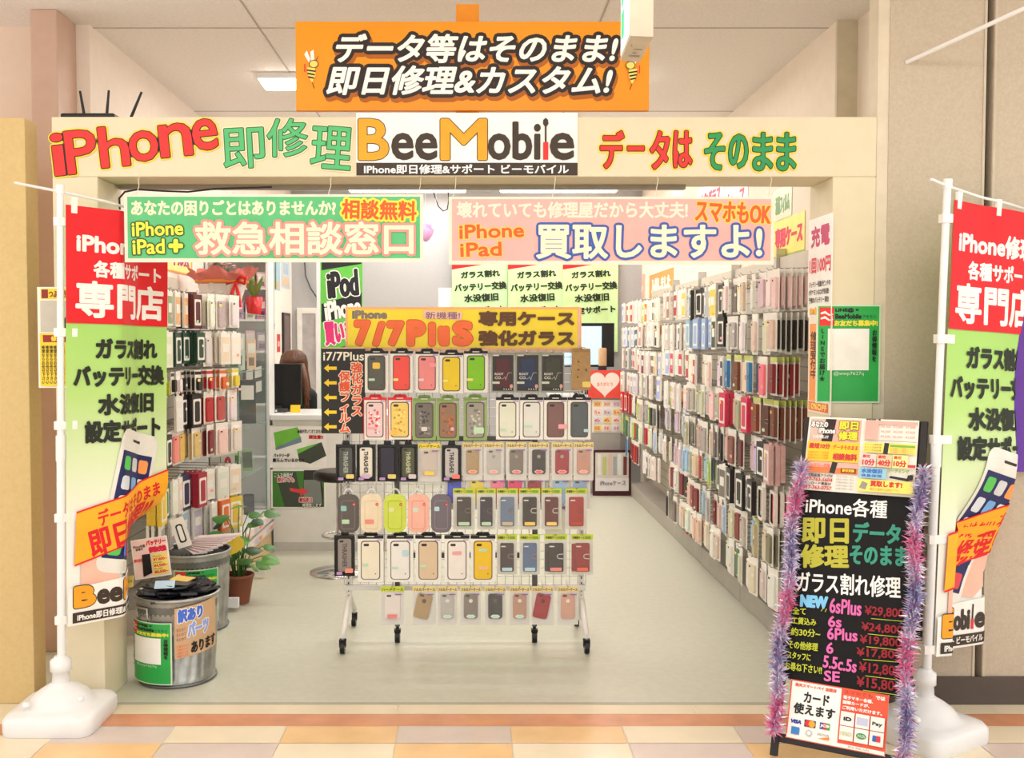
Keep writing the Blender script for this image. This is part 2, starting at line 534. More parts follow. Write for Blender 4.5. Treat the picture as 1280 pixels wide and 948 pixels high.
# ================================================================= SHOP FRONT SIGNS
ORG = mat((242, 152, 12), rough=0.4, noise=0.03, scale=3); BRN = mat((176, 96, 24)); OUTL = mat((44, 34, 30)); DEEP = mat((86, 70, 52))
LOGO = mat((62, 50, 40)); LORG = mat((244, 164, 36)); RED = mat((226, 52, 50)); YEL = mat((252, 222, 60)); GRN = mat((62, 160, 90)); GRN2 = mat((86, 190, 120))
def board_px(name, label, cat, x0, y0, x1, y1, Y, th, m, edge=None, parent=None):
    a, c = P(x0, y1, Y), P(x1, y0, Y)
    bb = MB(); bb.box(a.x, Y, a.z, c.x, Y + th, c.z, m)
    return bb, FrontArt(bb, Y)
# orange sign on its upright
OY = F + 0.09
b = MB(); a, c = P(570, 142, OY + .02), P(599, 4, OY + .02)
upr = tag(MB().box(a.x, OY + 0.035, HT, c.x, OY + 0.075, c.z, mat((236, 148, 30), rough=0.5)).build('sign_upright'), 'flat orange upright standing on the shop header behind the orange sign', 'sign post')
b, A = board_px('s', '', '', 370, 27, 812, 138, OY, 0.03, ORG)
wline = [(4.6, OUTL)]
for (s, x0, y0, x1, y1) in (('データ等はそのまま!', 420, 42, 773, 79), ('即日修理&カスタム!', 408, 82, 766, 119)):
    A.ptext(s, x0 + 2, y0 + 5, x1 + 2, y1 + 5, BRN, 1.6, [(4.6, BRN)], 0.22)
    A.ptext(s, x0, y0, x1, y1, mat((255, 253, 248)), 1.15, wline, 0.22)
def bee(A, x, y, s, flip=1):
    f = lambda dx, dy: (x + flip * dx * s, y + dy * s)
    for pts in (((-2, -4), (-9, -16), (-5, -22), (0, -10)), ((1, -5), (0, -20), (5, -23), (6, -9))):
        A.ppoly([f(*p) for p in pts], mat((252, 250, 244)))
    A.ppoly([f(7 * math.cos(a) + 5, 6 * math.sin(a) - 2) for a in [k * PI / 6 for k in range(12)]], OUTL)
    A.ppoly([f(6 * math.cos(a) + 5, 5 * math.sin(a) - 2) for a in [k * PI / 6 for k in range(12)]], mat((252, 222, 110)))
    A.ppoly([f(-5, 3), f(7, 4), f(8, 14), f(3, 26), f(-3, 16)], mat((252, 222, 110)))
    for k in range(3):
        A.pline([f(-5 + k, 7 + 5 * k), f(8 - k * 1.2, 9 + 5 * k)], 2.2 * s, OUTL)
    A.pline([f(3, 25), f(6, 34)], 1 * s, OUTL)
    A.pline([f(-8, -2), f(-8, 10)], 1.6 * s, RED); A.pline([f(8, -6), f(12, -13)], 0.8 * s, OUTL)
bee(A, 388, 82, 0.85); bee(A, 792, 84, 0.85, -1)
tag(b.build('hanging_sign'), 'wide orange sign with white slanted Japanese lettering above the shop header', 'sign')
# logo panel
b, A = board_px('l', '', '', 445.5, 141, 722, 219.5, F - 0.007, 0.006, mat((250, 248, 242), rough=0.35))
A.prect(445.5, 203.5, 722, 219.5, LOGO)
A.ptext('IPhone即日修理&サポート ビーモバイル', 455, 205.5, 711, 217.5, mat((250, 250, 248)), 0.35)
A.ptext('B', 448, 148.5, 486, 200.5, LORG, 1.7, [(1.0, OUTL)])
A.ptext('ee', 489, 166, 547, 200.5, LOGO, 1.5)
A.ptext('M', 550.5, 148.5, 609, 200.5, LORG, 1.7, [(1.0, OUTL)])
A.ptext('obi', 609.5, 152, 676, 200.5, LOGO, 1.5)
A.ptext('e', 687, 166, 718, 200.5, LOGO, 1.5)
A.ppoly([(679, 150), (682, 147.5), (685, 150), (685.5, 155), (683.6, 158), (680.5, 158), (678.6, 155)], LOGO)
A.pline([(682, 157), (682, 180)], 2.2, LOGO); A.prect(678.8, 178, 685.3, 200, RED)
tag(b.build('logo_panel'), 'white logo panel with orange and brown lettering in the middle of the header', 'sign')
# cut-out letters stuck on the header, each letter a piece of its own
def cutout(name, label, letters, m, outl, fat=1.1):
    t = thing(name, label, 'lettering', (P(letters[0][1], letters[0][4], F).x, F, P(letters[0][1], letters[0][4], F).z))
    for (ch, x0, y0, x1, y1, rot) in letters:
        bb = MB(); k = F / FOC
        vs, fs = glyphs(ch)
        a = P(x0, y1, F); c = P(x1, y0, F)
        w = 2.0 * k
        vs = [(a.x + w + x * (c.x - a.x - 2 * w), a.z + w + y * (c.z - a.z - 2 * w)) for x, y in vs]
        cx, cz = (a.x + c.x) / 2, (a.z + c.z) / 2; cr, sr = math.cos(rot), math.sin(rot)
        vs = [(cx + (x - cx) * cr - (z - cz) * sr, cz + (x - cx) * sr + (z - cz) * cr) for x, z in vs]
        ar = Art(bb, front(F - 0.004), 0.0008)
        for ww, om in outl:
            V, Fs = dilated(vs, fs, ww * k); ar.put(V, Fs, om)
            if ww == outl[0][0]:          # thickness of the cut paper
                bb.add([(x, F - 0.0005, z) for x, z in V], Fs, om)
                cnt = {}
                for f in Fs:
                    for i in range(len(f)):
                        e = tuple(sorted((f[i], f[(i + 1) % len(f)]))); cnt[e] = cnt.get(e, 0) + 1
                vv = []; ff = []
                for (i, j), n in cnt.items():
                    if n == 1:
                        q = len(vv)
                        vv += [(V[i][0], F - 0.0048, V[i][1]), (V[j][0], F - 0.0048, V[j][1]), (V[j][0], F - 0.0005, V[j][1]), (V[i][0], F - 0.0005, V[i][1])]
                        ff.append((q, q + 1, q + 2, q + 3))
                bb.add(vv, ff, om)
        ar.put(*dilated(vs, fs, fat * k), m)
        bb.build('letter', t)
    return t
ol = [(3.6, YEL), (2.2, OUTL)]
r = 0.10
cutout('cutout_lettering', 'red cut-out iPhone lettering at the left end of the header',
       [('i', 65, 166, 82, 221, r), ('P', 82, 162, 122, 218, r), ('h', 124, 157, 162, 210, r), ('o', 161, 163, 199, 203, r), ('n', 199, 154, 241, 197, r), ('e', 240, 148, 273, 189, r)], RED, ol)
cutout('cutout_lettering', 'green cut-out kanji lettering beside the white logo panel',
       [('即', 278, 159, 332, 212, 0.05), ('修', 333, 147, 386, 198, 0.0), ('理', 388, 157, 441, 213, -0.08)], GRN2, [(3.0, mat((246, 232, 190))), (1.6, mat((30, 90, 60)))], 0.5)
cutout('cutout_lettering', 'red cut-out katakana lettering right of the logo panel',
       [('デ', 749, 163, 781, 212, 0.0), ('ー', 783, 182, 806, 190, 0.0), ('タ', 811, 163, 838, 213, 0.0), ('は', 840, 163, 866, 211, 0.0)], RED, ol)
cutout('cutout_lettering', 'green cut-out hiragana lettering at the right end of the header',
       [('そ', 879, 165, 907, 214, 0.0), ('の', 909, 167, 936, 212, 0.0), ('ま', 939, 165, 967, 215, 0.0), ('ま', 969, 165, 996, 215, 0.0)], mat((44, 150, 88)), [(3.4, YEL), (2.0, mat((16, 60, 36)))], 0.9)
# router on the header
a = P(80, 144, F + .1)
t = thing('wifi_router', 'flat black router with three aerials on top of the header', 'router', (a.x + 0.1, F + 0.1, HT))
MB().box(P(80, 0, F + .1).x, F + 0.04, HT, P(147, 0, F + .1).x, F + 0.16, HT + 0.025, BLACK).build('body', t, bevel=0.008)
for (x0, y0, x1, y1) in ((106, 142, 100, 114), (133, 142, 136, 113), (163, 144, 177, 115)):
    q0, q1 = P(x0, y0, F + .13), P(x1, y1, F + .13); q0.z = HT + 0.02
    MB().tube([q0, q1], [0.007, 0.005], BLACK).build('aerial', t)

# ================================================================= VINYL BANNERS UNDER THE HEADER
BY = F - 0.045
PALE = mat((232, 226, 206), rough=0.35); BG = mat((92, 190, 124), rough=0.3); PK = mat((246, 176, 168), rough=0.3)
PKL = mat((252, 208, 200)); BLU = mat((62, 92, 172)); CRM = mat((248, 232, 202)); ORD_ = mat((236, 96, 44))
def banner(label, x0, y0, x1, y1, m, hooks, Yb=BY):
    t = thing('vinyl_banner', label, 'banner', P((x0 + x1) / 2, y1, Yb))
    bb = MB(); a, c = P(x0, y1, Yb), P(x1, y0, Yb)
    bb.box(a.x, Yb, a.z, c.x, Yb + 0.003, c.z, PALE)
    A = FrontArt(bb, Yb)
    A.prect(x0 + 4, y0 + 3, x1 - 4, y1 - 5, m)
    for hx in hooks:
        q = P(hx, y0 + 1, Yb); top = Vector((P(hx + 4, 222, F).x, F + 0.01, HB))
        MB().tube([top, (top.x, F - 0.012, HB - 0.01), (q + top) / 2 + Vector((0.004, 0, 0)), q, q + Vector((0.006, 0.002, -0.01))], 0.0016, mat((236, 226, 200)), n=5).build('hanging_string', t)
    return t, bb, A
t, b, A = banner('pale green vinyl banner with pink outlined lettering hanging under the header', 156, 243, 529, 328, BG, (170, 410, 522))
A.ptext('あなたの困りごとはありませんか?', 164, 250, 420, 270, CRM, 0.7)
A.ptext('相談無料', 427, 250, 521, 275, ORD_, 0.8, [(2.6, mat((252, 226, 70)))], rot=-0.03)
A.ptext('iPhone', 165, 277, 229, 295, mat((250, 232, 70)), 0.6, [(1.6, mat((50, 96, 50)))], rot=0.03)
A.ptext('iPad', 166, 299, 206, 318, mat((250, 232, 70)), 0.6, [(1.6, mat((50, 96, 50)))], rot=0.03)
A.ptext('+', 211, 299, 229, 316, mat((250, 232, 70)), 1.6, [(1.6, mat((50, 96, 50)))])
A.ptext('救急相談窓口', 244, 277, 517, 319, CRM, 1.1, [(3.0, mat((240, 150, 140)))])
b.build('sheet', t)
t, b, A = banner('pale pink vinyl banner with blue outlined lettering hanging under the header', 561, 246, 968, 331, PK, (566, 690, 818, 960))
A.ptext('壊れていても修理屋だから大丈夫!', 571, 252, 860, 273, mat((252, 226, 206)), 0.7)
A.ptext('スマホもOK', 869, 252, 964, 279, ORD_, 0.9, [(1.6, mat((252, 206, 80)))], rot=-0.05)
A.ptext('iPhone', 574, 280, 655, 298, ORD_, 0.7, [(1.4, mat((252, 206, 90)))], rot=0.03)
A.ptext('iPad', 575, 303, 627, 321, ORD_, 0.7, [(1.4, mat((252, 206, 90)))], rot=0.03)
A.ptext('買取しますよ!', 670, 281, 953, 324, CRM, 1.3, [(3.0, BLU)])
b.build('sheet', t)
# black cable looped under the header
tag(MB().tube([PX(0, 0, 1) * 0 + P(p[0], p[1], F + .06) for p in ((150, 262), (149, 248), (156, 240), (172, 237), (205, 239), (235, 240), (270, 236), (340, 234))], 0.004, BLACK, n=6).build('cable'), 'thin black cable looped under the left end of the header', 'cable')
# exit sign box high in the corridor
EY = 2.95
t = thing('exit_sign', 'white box sign with green panel hanging before the orange sign', 'sign', (0.5, EY, 2.4))
zb = P(790, 76, EY + .12).z
# plan of the box: far end left, near end right
A0 = P(776, 76, EY + .16); B0 = P(800, 78, EY + .16); C0 = P(817, 44, EY - .08); D0 = P(787, 44, EY - .08)
pts = []
zb = 2.30
def onz(px, py, z): return PF(px, py, z)
A0, B0, C0, D0 = onz(776, 76, zb), onz(800, 77.5, zb), onz(816.5, 46, zb), onz(788, 45, zb)
top = 2.62
v = [A0, B0, C0, D0] + [Vector((q.x, q.y, top)) for q in (A0, B0, C0, D0)]
b = MB(); b.add(v, [(0, 1, 2, 3), (7, 6, 5, 4), (3, 2, 6, 7), (2, 1, 5, 6), (1, 0, 4, 5), (0, 3, 7, 4)], mat((196, 186, 164), rough=0.5))
U = (D0 - A0); U.z = 0; w_ = U.length; U.normalize(); N_ = Vector((-U.y, U.x, 0))
if N_.x > 0: N_ = -N_
A = Art(b, lambda a, bb_, h: Vector((A0.x, A0.y, zb)) + U * a + Vector((0, 0, bb_)) + N_ * h, 0.0015)
hgt = top - zb
A.rect(0.01, 0.01, w_ - 0.01, hgt - 0.01, emit((250, 255, 252), 0.9))
A.poly([(w_ * .15, hgt * .42), (w_ * .35, hgt * .42), (w_ * .75, hgt * .8), (w_ * .75, hgt * .95), (w_ * .55, hgt * .95), (w_ * .15, hgt * .6)], emit((70, 200, 140), 0.5))
A.rect(w_ * .2, hgt * .12, w_ * .5, hgt * .36, emit((70, 200, 140), 0.5))
ul = lambda a, c_: A0 + (B0 - A0) * a + (D0 - A0) * c_ + Vector((0, 0, -0.001))
for (a0, c0, a1, c1) in ((.3, .2, .85, .27), (.4, .34, .62, .39), (.42, .5, .85, .53), (.2, .62, .26, .7)):
    b.add([ul(a0, c0), ul(a1, c0), ul(a1, c1), ul(a0, c1)], [(0, 1, 2, 3)], mat((160, 150, 140)))
b.build('box', t)
mid = (A0 + C0) / 2
MB().tube([(mid.x, mid.y, top), (mid.x, mid.y, CEIL)], 0.012, PLASTW).build('hanger', t)
# white rod fixed to the corridor wall high on the right
q0, q1 = P(1133, 78, F), P(1290, 6, 3.62)
tag(MB().tube([q0 - Vector((0, 0, 0)), q1], 0.009, PLASTW).build('wall_rod'), 'thin white rod slanting out from the right corridor wall near the ceiling', 'rod')
# purple wall banner at the right edge
a, c = P(1263, 590, F - .03), P(1310, 392, F - .03)
b = MB(); b.box(a.x, F - 0.03, a.z, c.x + .3, F - 0.018, c.z, mat((108, 66, 168), rough=0.7)); 
tag(b.build('wall_panel'), 'purple panel on the corridor wall at the right edge', 'panel')

# ================================================================= NOBORI FLAGS
def cutter(step):
    def cut(vs, fs):
        bm = bmesh.new()
        bv = [bm.verts.new((x, y, 0)) for x, y in vs]
        for f in fs:
            try: bm.faces.new([bv[i] for i in f])
            except ValueError: pass
        for ax in (0, 1):
            st = step if ax == 0 else step * 5
            lo = min(v.co[ax] for v in bm.verts); hi = max(v.co[ax] for v in bm.verts)
            k = math.floor(lo / st) + 1
            while k * st < hi - 1e-6:
                co = [0, 0, 0]; co[ax] = k * st; no = [0, 0, 0]; no[ax] = 1
                bmesh.ops.bisect_plane(bm, geom=bm.verts[:] + bm.edges[:] + bm.faces[:], dist=1e-6, plane_co=co, plane_no=no)
                k += 1
        bm.verts.ensure_lookup_table(); bm.verts.index_update()
        V = [(v.co.x, v.co.y) for v in bm.verts]; Fs = [tuple(v.index for v in f.verts) for f in bm.faces]
        bm.free()
        return V, Fs
    return cut
class Cloth:
    def __init__(self, x, y, ztop, W, H, phi, drop=0.0, nu=60, nv=48):
        self.x, self.y, self.z, self.W, self.H, self.nu, self.nv = x, y, ztop, W, H, nu, nv
        self.pos = []; self.ang = []
        for j in range(nv + 1):
            v = j / nv; px, py = x, y; row = [(px, py)]; an = []
            for i in range(nu):
                a = math.radians(phi((i + .5) / nu, v)); an.append(a)
                px += math.cos(a) * W / nu; py += math.sin(a) * W / nu; row.append((px, py))
            an.append(an[-1]); self.pos.append(row); self.ang.append(an)
        self.drop = drop
    def __call__(self, a, b, h):
        u = min(max(a / self.W, 0), 1) * self.nu; v = min(max(-b / self.H, 0), 1) * self.nv
        i = min(int(u), self.nu - 1); j = min(int(v), self.nv - 1); fu, fv = u - i, v - j
        q = lambda A, k: ((A[j][i][k] * (1 - fu) + A[j][i + 1][k] * fu) * (1 - fv) + (A[j + 1][i][k] * (1 - fu) + A[j + 1][i + 1][k] * fu) * fv)
        an = (self.ang[j][i] * (1 - fu) + self.ang[j][i + 1] * fu) * (1 - fv) + (self.ang[j + 1][i] * (1 - fu) + self.ang[j + 1][i + 1] * fu) * fv
        return Vector((q(self.pos, 0) + math.sin(an) * h, q(self.pos, 1) - math.cos(an) * h, self.z + b - self.drop * (a / self.W)))
FRED = mat((226, 28, 38), rough=0.6); FWHITE = mat((246, 244, 238), rough=0.6); FBLACK = mat((34, 40, 28), rough=0.6)
NAVY = mat((34, 40, 96)); SKIN = mat((244, 192, 170)); FORANGE = mat((252, 178, 40), rough=0.6)
def print_gradient():
    m = bpy.data.materials.new('flag_print'); m.use_nodes = True
    nt = m.node_tree; b = nt.nodes['Principled BSDF']; b.inputs['Roughness'].default_value = 0.7
    at = nt.nodes.new('ShaderNodeTexCoord'); sp = nt.nodes.new('ShaderNodeSeparateXYZ'); rp = nt.nodes.new('ShaderNodeValToRGB')
    nt.links.new(at.outputs['Generated'], sp.inputs[0]); nt.links.new(sp.outputs['Z'], rp.inputs[0])
    e = rp.color_ramp.elements
    e[0].position = 0.0; e[0].color = L((246, 244, 238)); e[1].position = 0.75; e[1].color = L((164, 216, 108))
    for p, c in ((0.22, (246, 244, 236)), (0.36, (226, 238, 200)), (0.55, (184, 222, 130))):
        k = e.new(p); k.color = L(c)
    nt.links.new(rp.outputs[0], b.inputs['Base Color'])
    return m
GRADM = print_gradient()
def flag_print(A, sx, sz, full=True):
    X = lambda a: a * sx
    Z = lambda b_: -b_ * sz
    def T(s, x0, y0, x1, y1, m, g=0.0, o=(), rot=0.0): A.text(s, X(x0), Z(y1), X(x1), Z(y0), m, g * sx, [(w * sx, q) for w, q in o], rot=rot)
    def Pg(pts, m): A.poly([(X(x), Z(y)) for x, y in pts], m)
    A.rect(X(0), Z(500), X(600), Z(0), FRED)
    T('iPhone修理', 45, 105, 570, 200, FWHITE, 4)
    T('各種サポート', 120, 225, 560, 300, FWHITE, 3)
    T('専門店', 40, 315, 575, 475, FWHITE, 5.5)
    T('ガラス割れ', 130, 560, 540, 655, FBLACK, 5)
    T('バッテリー交換', 30, 680, 580, 775, FBLACK, 5)
    T('水没復旧', 140, 805, 520, 900, FBLACK, 5)
    T('設定サポート', 80, 920, 560, 1020, FBLACK, 5)
    if not full: return
    # hand holding a phone
    Pg([(60, 1500), (110, 1380), (200, 1260), (300, 1180), (340, 1240), (260, 1420), (220, 1560), (240, 1640), (60, 1640)], SKIN)
    Pg([(470, 1300), (560, 1330), (590, 1420), (540, 1500), (560, 1560), (500, 1600), (400, 1590), (380, 1480)], SKIN)
    c, s = math.cos(0.22), math.sin(0.22)
    R = lambda x, y: (335 + x * c - y * s, 1300 + x * s + y * c)
    Pg([R(x, y) for x, y in rrect(300, 640, 46)], mat((232, 230, 222)))
    Pg([R(x, y + 18) for x, y in rrect(262, 480, 4)], NAVY)
    A.line([(X(R(-40, -275)[0]), Z(R(-40, -275)[1])), (X(R(40, -275)[0]), Z(R(40, -275)[1]))], 12 * sx, DARK)
    cols = [(90, 200, 90), (214, 216, 220), (250, 160, 90), (220, 228, 236), (120, 180, 236), (236, 236, 238), (232, 232, 220), (96, 170, 90)]
    for r_ in range(4):
        for k in range(3):
            x, y = -82 + 82 * k, -168 + 88 * r_
            Pg([R(x + a, y + b_) for a, b_ in rrect(62, 62, 14)], mat(cols[(r_ * 3 + k) % 8]))
    for k, cc in enumerate(((90, 200, 90), (80, 130, 230), (220, 70, 80))):
        x = -82 + 82 * k
        Pg([R(x + a, 212 + b_) for a, b_ in rrect(62, 62, 14)], mat(cc))
    # orange band and logo
    Pg([(40, 1310), (600, 1175), (600, 1400), (30, 1545)], FRED)
    Pg([(40, 1318), (600, 1183), (600, 1392), (30, 1537)], FORANGE)
    T('データはそのまま', 130, 1268, 560, 1340, FRED, 2, rot=0.22)
    T('即日修理!!', 90, 1345, 560, 1470, FRED, 4, rot=0.22)
    Pg([(0, 1640), (600, 1600), (600, 1800), (0, 1800)], FWHITE)
    T('B', 25, 1632, 125, 1728, LORG, 9, [(4, OUTL)]); T('ee', 128, 1660, 245, 1728, LOGO, 6)
    T('M', 250, 1632, 370, 1728, LORG, 9, [(4, OUTL)]); T('obi', 372, 1640, 480, 1728, LOGO, 6); T('e', 510, 1660, 580, 1728, LOGO, 6)
    A.line([(X(495), Z(1625)), (X(495), Z(1690))], 10 * sx, LOGO); A.rect(X(486), Z(1728), X(504), Z(1685), RED)
    Pg([(20, 1745), (585, 1745), (585, 1790), (20, 1790)], LOGO)
    T('IPhone即日修理&サポート ビーモバイル', 40, 1752, 570, 1784, FWHITE, 1)
def nobori(label, base, lean_to, ztop, W, H, phi, brot, barL, drop):
    bx, by = base
    t = thing('banner_flag', label, 'flag', (bx, by, 0))
    # water weight base
    bb = MB(); n = None; rings = []
    for (w, z, r) in ((0.335, 0.0, .05), (0.345, 0.012, .055), (0.345, 0.055, .055), (0.325, 0.072, .06), (0.27, 0.078, .09), (0.235, 0.085, .1), (0.20, 0.115, .095), (0.13, 0.14, .06), (0.085, 0.152, .04), (0.075, 0.158, .036)):
        rings.append((rrect(w, w, r, 6), z))
    v = []; f = []
    cr, sr = math.cos(brot), math.sin(brot)
    for k, (pts, z) in enumerate(rings):
        for (x, y) in pts:
            zz = z
            if k < 2:
                d = min(abs(x), abs(y)); zz = z + max(0, 0.022 * (1 - (d / 0.05) ** 2)) if d < 0.05 else z
            v.append((bx + x * cr - y * sr, by + x * sr + y * cr, zz))
    n = len(rings[0][0])
    for k in range(len(rings) - 1):
        for i in range(n):
            f.append((k * n + i, k * n + (i + 1) % n, (k + 1) * n + (i + 1) % n, (k + 1) * n + i))
    bb.add(v, f, PLASTW, True); bb.add(v[-n:], [tuple(range(n))], PLASTW); bb.add(v[:n], [tuple(range(n - 1, -1, -1))], PLASTW)
    base_o = bb.build('base', t)
    for s_ in (-1, 1):
        MB().lathe([(0.016, 0), (0.014, 0.012), (0.006, 0.014)], PLASTW, (bx + s_ * 0.09 * cr, by - 0.075 + s_ * .03, 0.102), 12).build('filler_cap', base_o)
    MB().lathe([(0.034, 0.15), (0.032, 0.2), (0.040, 0.203), (0.040, 0.245), (0.028, 0.252), (0.024, 0.26)], PLASTW, (bx, by, 0), 20).build('socket', t)
    tx, ty = lean_to
    at = lambda z: Vector((bx + (tx - bx) * z / (ztop + .06), by + (ty - by) * z / (ztop + .06), z))
    pl = MB(); pl.tube([at(0.2), at(1.1)], 0.0165, PLASTW, 12); pl.tube([at(1.02), at(1.12)], 0.0195, PLASTW, 12); pl.tube([at(1.1), at(ztop + 0.06)], 0.0135, PLASTW, 12)
    pl.tube([at(ztop + .04), at(ztop + 0.075)], 0.017, PLASTW, 12)
    pl.build('pole', t)
    C_ = Cloth(at(ztop).x + 0.022, at(ztop).y - 0.005, ztop, W, H, phi, drop)
    # cloth follows the leaning pole
    base_call = C_.__call__
    dx, dy = (at(ztop - H) - at(ztop)).x, (at(ztop - H) - at(ztop)).y
    to = lambda a, b_, h: base_call(a, b_, h) + Vector((dx, dy, 0)) * (-b_ / H)
    cl = MB(); nu, nv = 60, 48
    vs = [to(W * i / nu, -H * j / nv, 0) for j in range(nv + 1) for i in range(nu + 1)]
    fs = [(j * (nu + 1) + i, (j + 1) * (nu + 1) + i, (j + 1) * (nu + 1) + i + 1, j * (nu + 1) + i + 1) for j in range(nv) for i in range(nu)]
    cl.add(vs, fs, GRADM, True)
    A = Art(cl, to, 0.0006, cutter(W / 60))
    A.step = 0.00025; A.h = 0.0032
    flag_print(A, W / 600, H / 1800)
    cl.build('cloth', t)
    bar = [at(ztop + .05) + (to(0.0, 0, 0) - to(W * .25, 0, 0)).normalized() * barL + Vector((0, 0, 0.012)), at(ztop + .05), to(W * .3, 0.03, 0), to(W * .6, .022, 0), to(W, 0.018, 0), to(W, 0.018, 0) + (to(W, 0, 0) - to(W * .95, 0, 0)).normalized() * .03]
    MB().tube(bar, 0.0055, PLASTW, 8).build('crossbar', t)
    for k, u in enumerate((0.06, 0.5, 0.94)):
        p = to(W * u, 0.02, 0); d = (to(W * u + .012, 0, 0) - to(W * u - .012, 0, 0))
        lp = MB(); ring = []
        for (s_, h_, zz) in ((-1, .007, .012), (1, .007, .012), (1, .004, -.05), (-1, .004, -.05)):
            ring.append(to(W * u + s_ * .012, 0.02 + zz, h_))
        for (s_, h_, zz) in ((-1, -.007, .012), (1, -.007, .012), (1, -.004, -.05), (-1, -.004, -.05)):
            ring.append(to(W * u + s_ * .012, 0.02 + zz, h_))
        lp.add(ring, [(0, 3, 2, 1), (4, 5, 6, 7), (0, 1, 5, 4), (2, 3, 7, 6), (0, 4, 7, 3), (1, 2, 6, 5)], mat((244, 240, 234)))
        lp.build('loop', t)
    for k, fz in enumerate((0.04, 0.30, 0.52, 0.74, 0.985)):
        z = ztop - H * fz; q = at(z); r_ = 0.019
        lp = MB(); ring = []
        for zz in (-0.016, 0.016):
            ring += [(q.x - r_, q.y - r_, z + zz), (q.x + 0.002, q.y - r_, z + zz)] + [tuple(to(0.045, z + zz - ztop, 0.002))] + [tuple(to(0.045, z + zz - ztop, -0.002))] + [(q.x + .002, q.y + r_, z + zz), (q.x - r_, q.y + r_, z + zz)]
        lp.add(ring, [(i, (i + 1) % 6, 6 + (i + 1) % 6, 6 + i) for i in range(6)] + [(0, 1, 2, 3, 4, 5), (11, 10, 9, 8, 7, 6)], mat((246, 242, 238)))
        lp.build('loop', t)
    return t
def ss(a, b, x):
    x = min(max((x - a) / (b - a), 0), 1); return x * x * (3 - 2 * x)
def phi_left(u, v):
    a = 45 + (87 - 45) * ss(.38, .46, u) - (87 - 58) * ss(.66, .76, u)
    g = ss(.70, .84, v)
    a += g * (16 * ss(.36, .42, u) * (1 - ss(.62, .7, u)) + 52 * ss(.62, .7, u))
    return a + 6 * math.sin(u * 9 + v * 3) * v * (1 - g)
def phi_right(u, v):
    f = ss(.55, .95, v)
    a = 29 + (22 - 29) * f * (1 - ss(.12, .16, u)) - 6 * ss(.3, .6, v) * (1 - f)
    a += (166 - 30) * f * (ss(.13, .17, u) - ss(.29, .34, u))
    uc = .93 - .22 * ss(.02, .5, v) + .24 * f
    a += 72 * ss(uc, uc + .05, u)
    return a + 6 * math.sin(u * 10 + v * 4) * (1 - f * .6) * .8
lp = P(75, 425, 3.85)
zt = P(82, 256, 3.86).z; zbm = P(80, 782, 3.86).z
nobori('white based banner flag with red and green print at the left of the entrance', (P(76, 820, 3.85).x, 3.85), (P(74, 240, 3.85).x, 3.86), zt, 0.54, zt - zbm, phi_left, 0.0, 0.17, 0.01)
zt = P(1186, 249, 3.66).z; zbm = P(1172, 826, 3.64).z
nobori('white based banner flag with red and green print at the right of the entrance', (P(1156, 850, 3.70).x, 3.70), (P(1181, 240, 3.70).x, 3.68), zt, 0.54, zt - zbm, phi_right, 0.55, 0.10, 0.025)

# ================================================================= CHALKBOARD STAND
BL = Vector((1.071, 3.517, 0.06)); U_ = Vector((0.862, -0.507, 0)).normalized(); W_ = 0.436
V_ = Vector((0.507 * .495, 0.862 * .495, 1.126)); H_ = V_.length; V_.normalize(); N_ = U_.cross(V_); N_.normalize()
if N_.y > 0: N_ = -N_
def onboard(px, py):
    d = ray(px, py); k = (BL - EYE).dot(N_) / d.dot(N_); q = EYE + d * k - BL
    return (q.dot(U_), q.dot(V_))
def bd(a, b_, h): return BL + U_ * a + V_ * b_ + N_ * h
def slab(mb, a0, b0, a1, b1, h0, h1, m):
    v = [bd(a0, b0, h0), bd(a1, b0, h0), bd(a1, b1, h0), bd(a0, b1, h0), bd(a0, b0, h1), bd(a1, b0, h1), bd(a1, b1, h1), bd(a0, b1, h1)]
    mb.add(v, [(0, 3, 2, 1), (4, 5, 6, 7), (0, 1, 5, 4), (1, 2, 6, 5), (2, 3, 7, 6), (3, 0, 4, 7)], m)
BFR = mat((30, 24, 24), rough=0.45); CHALK = mat((16, 14, 15), rough=0.5, noise=0.15, scale=20, spec=0.2)
t = thing('chalkboard_stand', 'black A-frame chalkboard with hand lettered repair prices by the right flag', 'signboard', (BL.x + .2, BL.y - .1, 0))
vb = onboard(1040, 858)[1]
fr = MB()
slab(fr, -0.004, -0.05, 0.022, H_, -0.022, 0.0, BFR); slab(fr, W_ - .022, -0.05, W_ + .004, H_, -0.022, 0.0, BFR)
slab(fr, 0.022, H_ - .03, W_ - .022, H_, -0.02, 0.0, BFR); slab(fr, 0.022, 0.0, W_ - .022, 0.03, -0.02, 0.0, BFR)
fr.build('front_frame', t, bevel=0.003)
cb = MB(); slab(cb, 0.0225, vb, W_ - .0225, H_ - .0305, -0.018, -0.003, CHALK)
A = Art(cb, lambda a, b_, h: bd(a, b_, h - 0.003), 0.0004)
CW = mat((246, 244, 240), rough=.8); COL_ = mat((186, 182, 66), rough=.8); CTE = mat((62, 152, 128), rough=.8); CPK = mat((226, 110, 176), rough=.8); CRD = mat((150, 40, 50), rough=.8); CYG = mat((196, 206, 60), rough=.8); CBL = mat((130, 200, 240), rough=.8)
kb = W_ / 150.0
def bt(s, x0, y0, x1, y1, hpx, m, g=0.6): A.along(s, onboard(x0, y0), onboard(x1, y1), hpx * kb, m, g * kb)
bt('iPhone各種', 1007, 631, 1109, 637, 24, CW, 0.4)
bt('即日', 1002, 663, 1061, 664, 34, COL_, 1.3); bt('修理', 1000, 695, 1061, 696, 31, COL_, 1.3)
bt('データ', 1066, 665, 1126, 668, 27, CTE, 1.0); bt('そのまま', 1062, 693, 1134, 696, 25, CTE, 0.9)
bt('ガラス割れ修理', 996, 727, 1126, 735, 27, CW, 0.5)
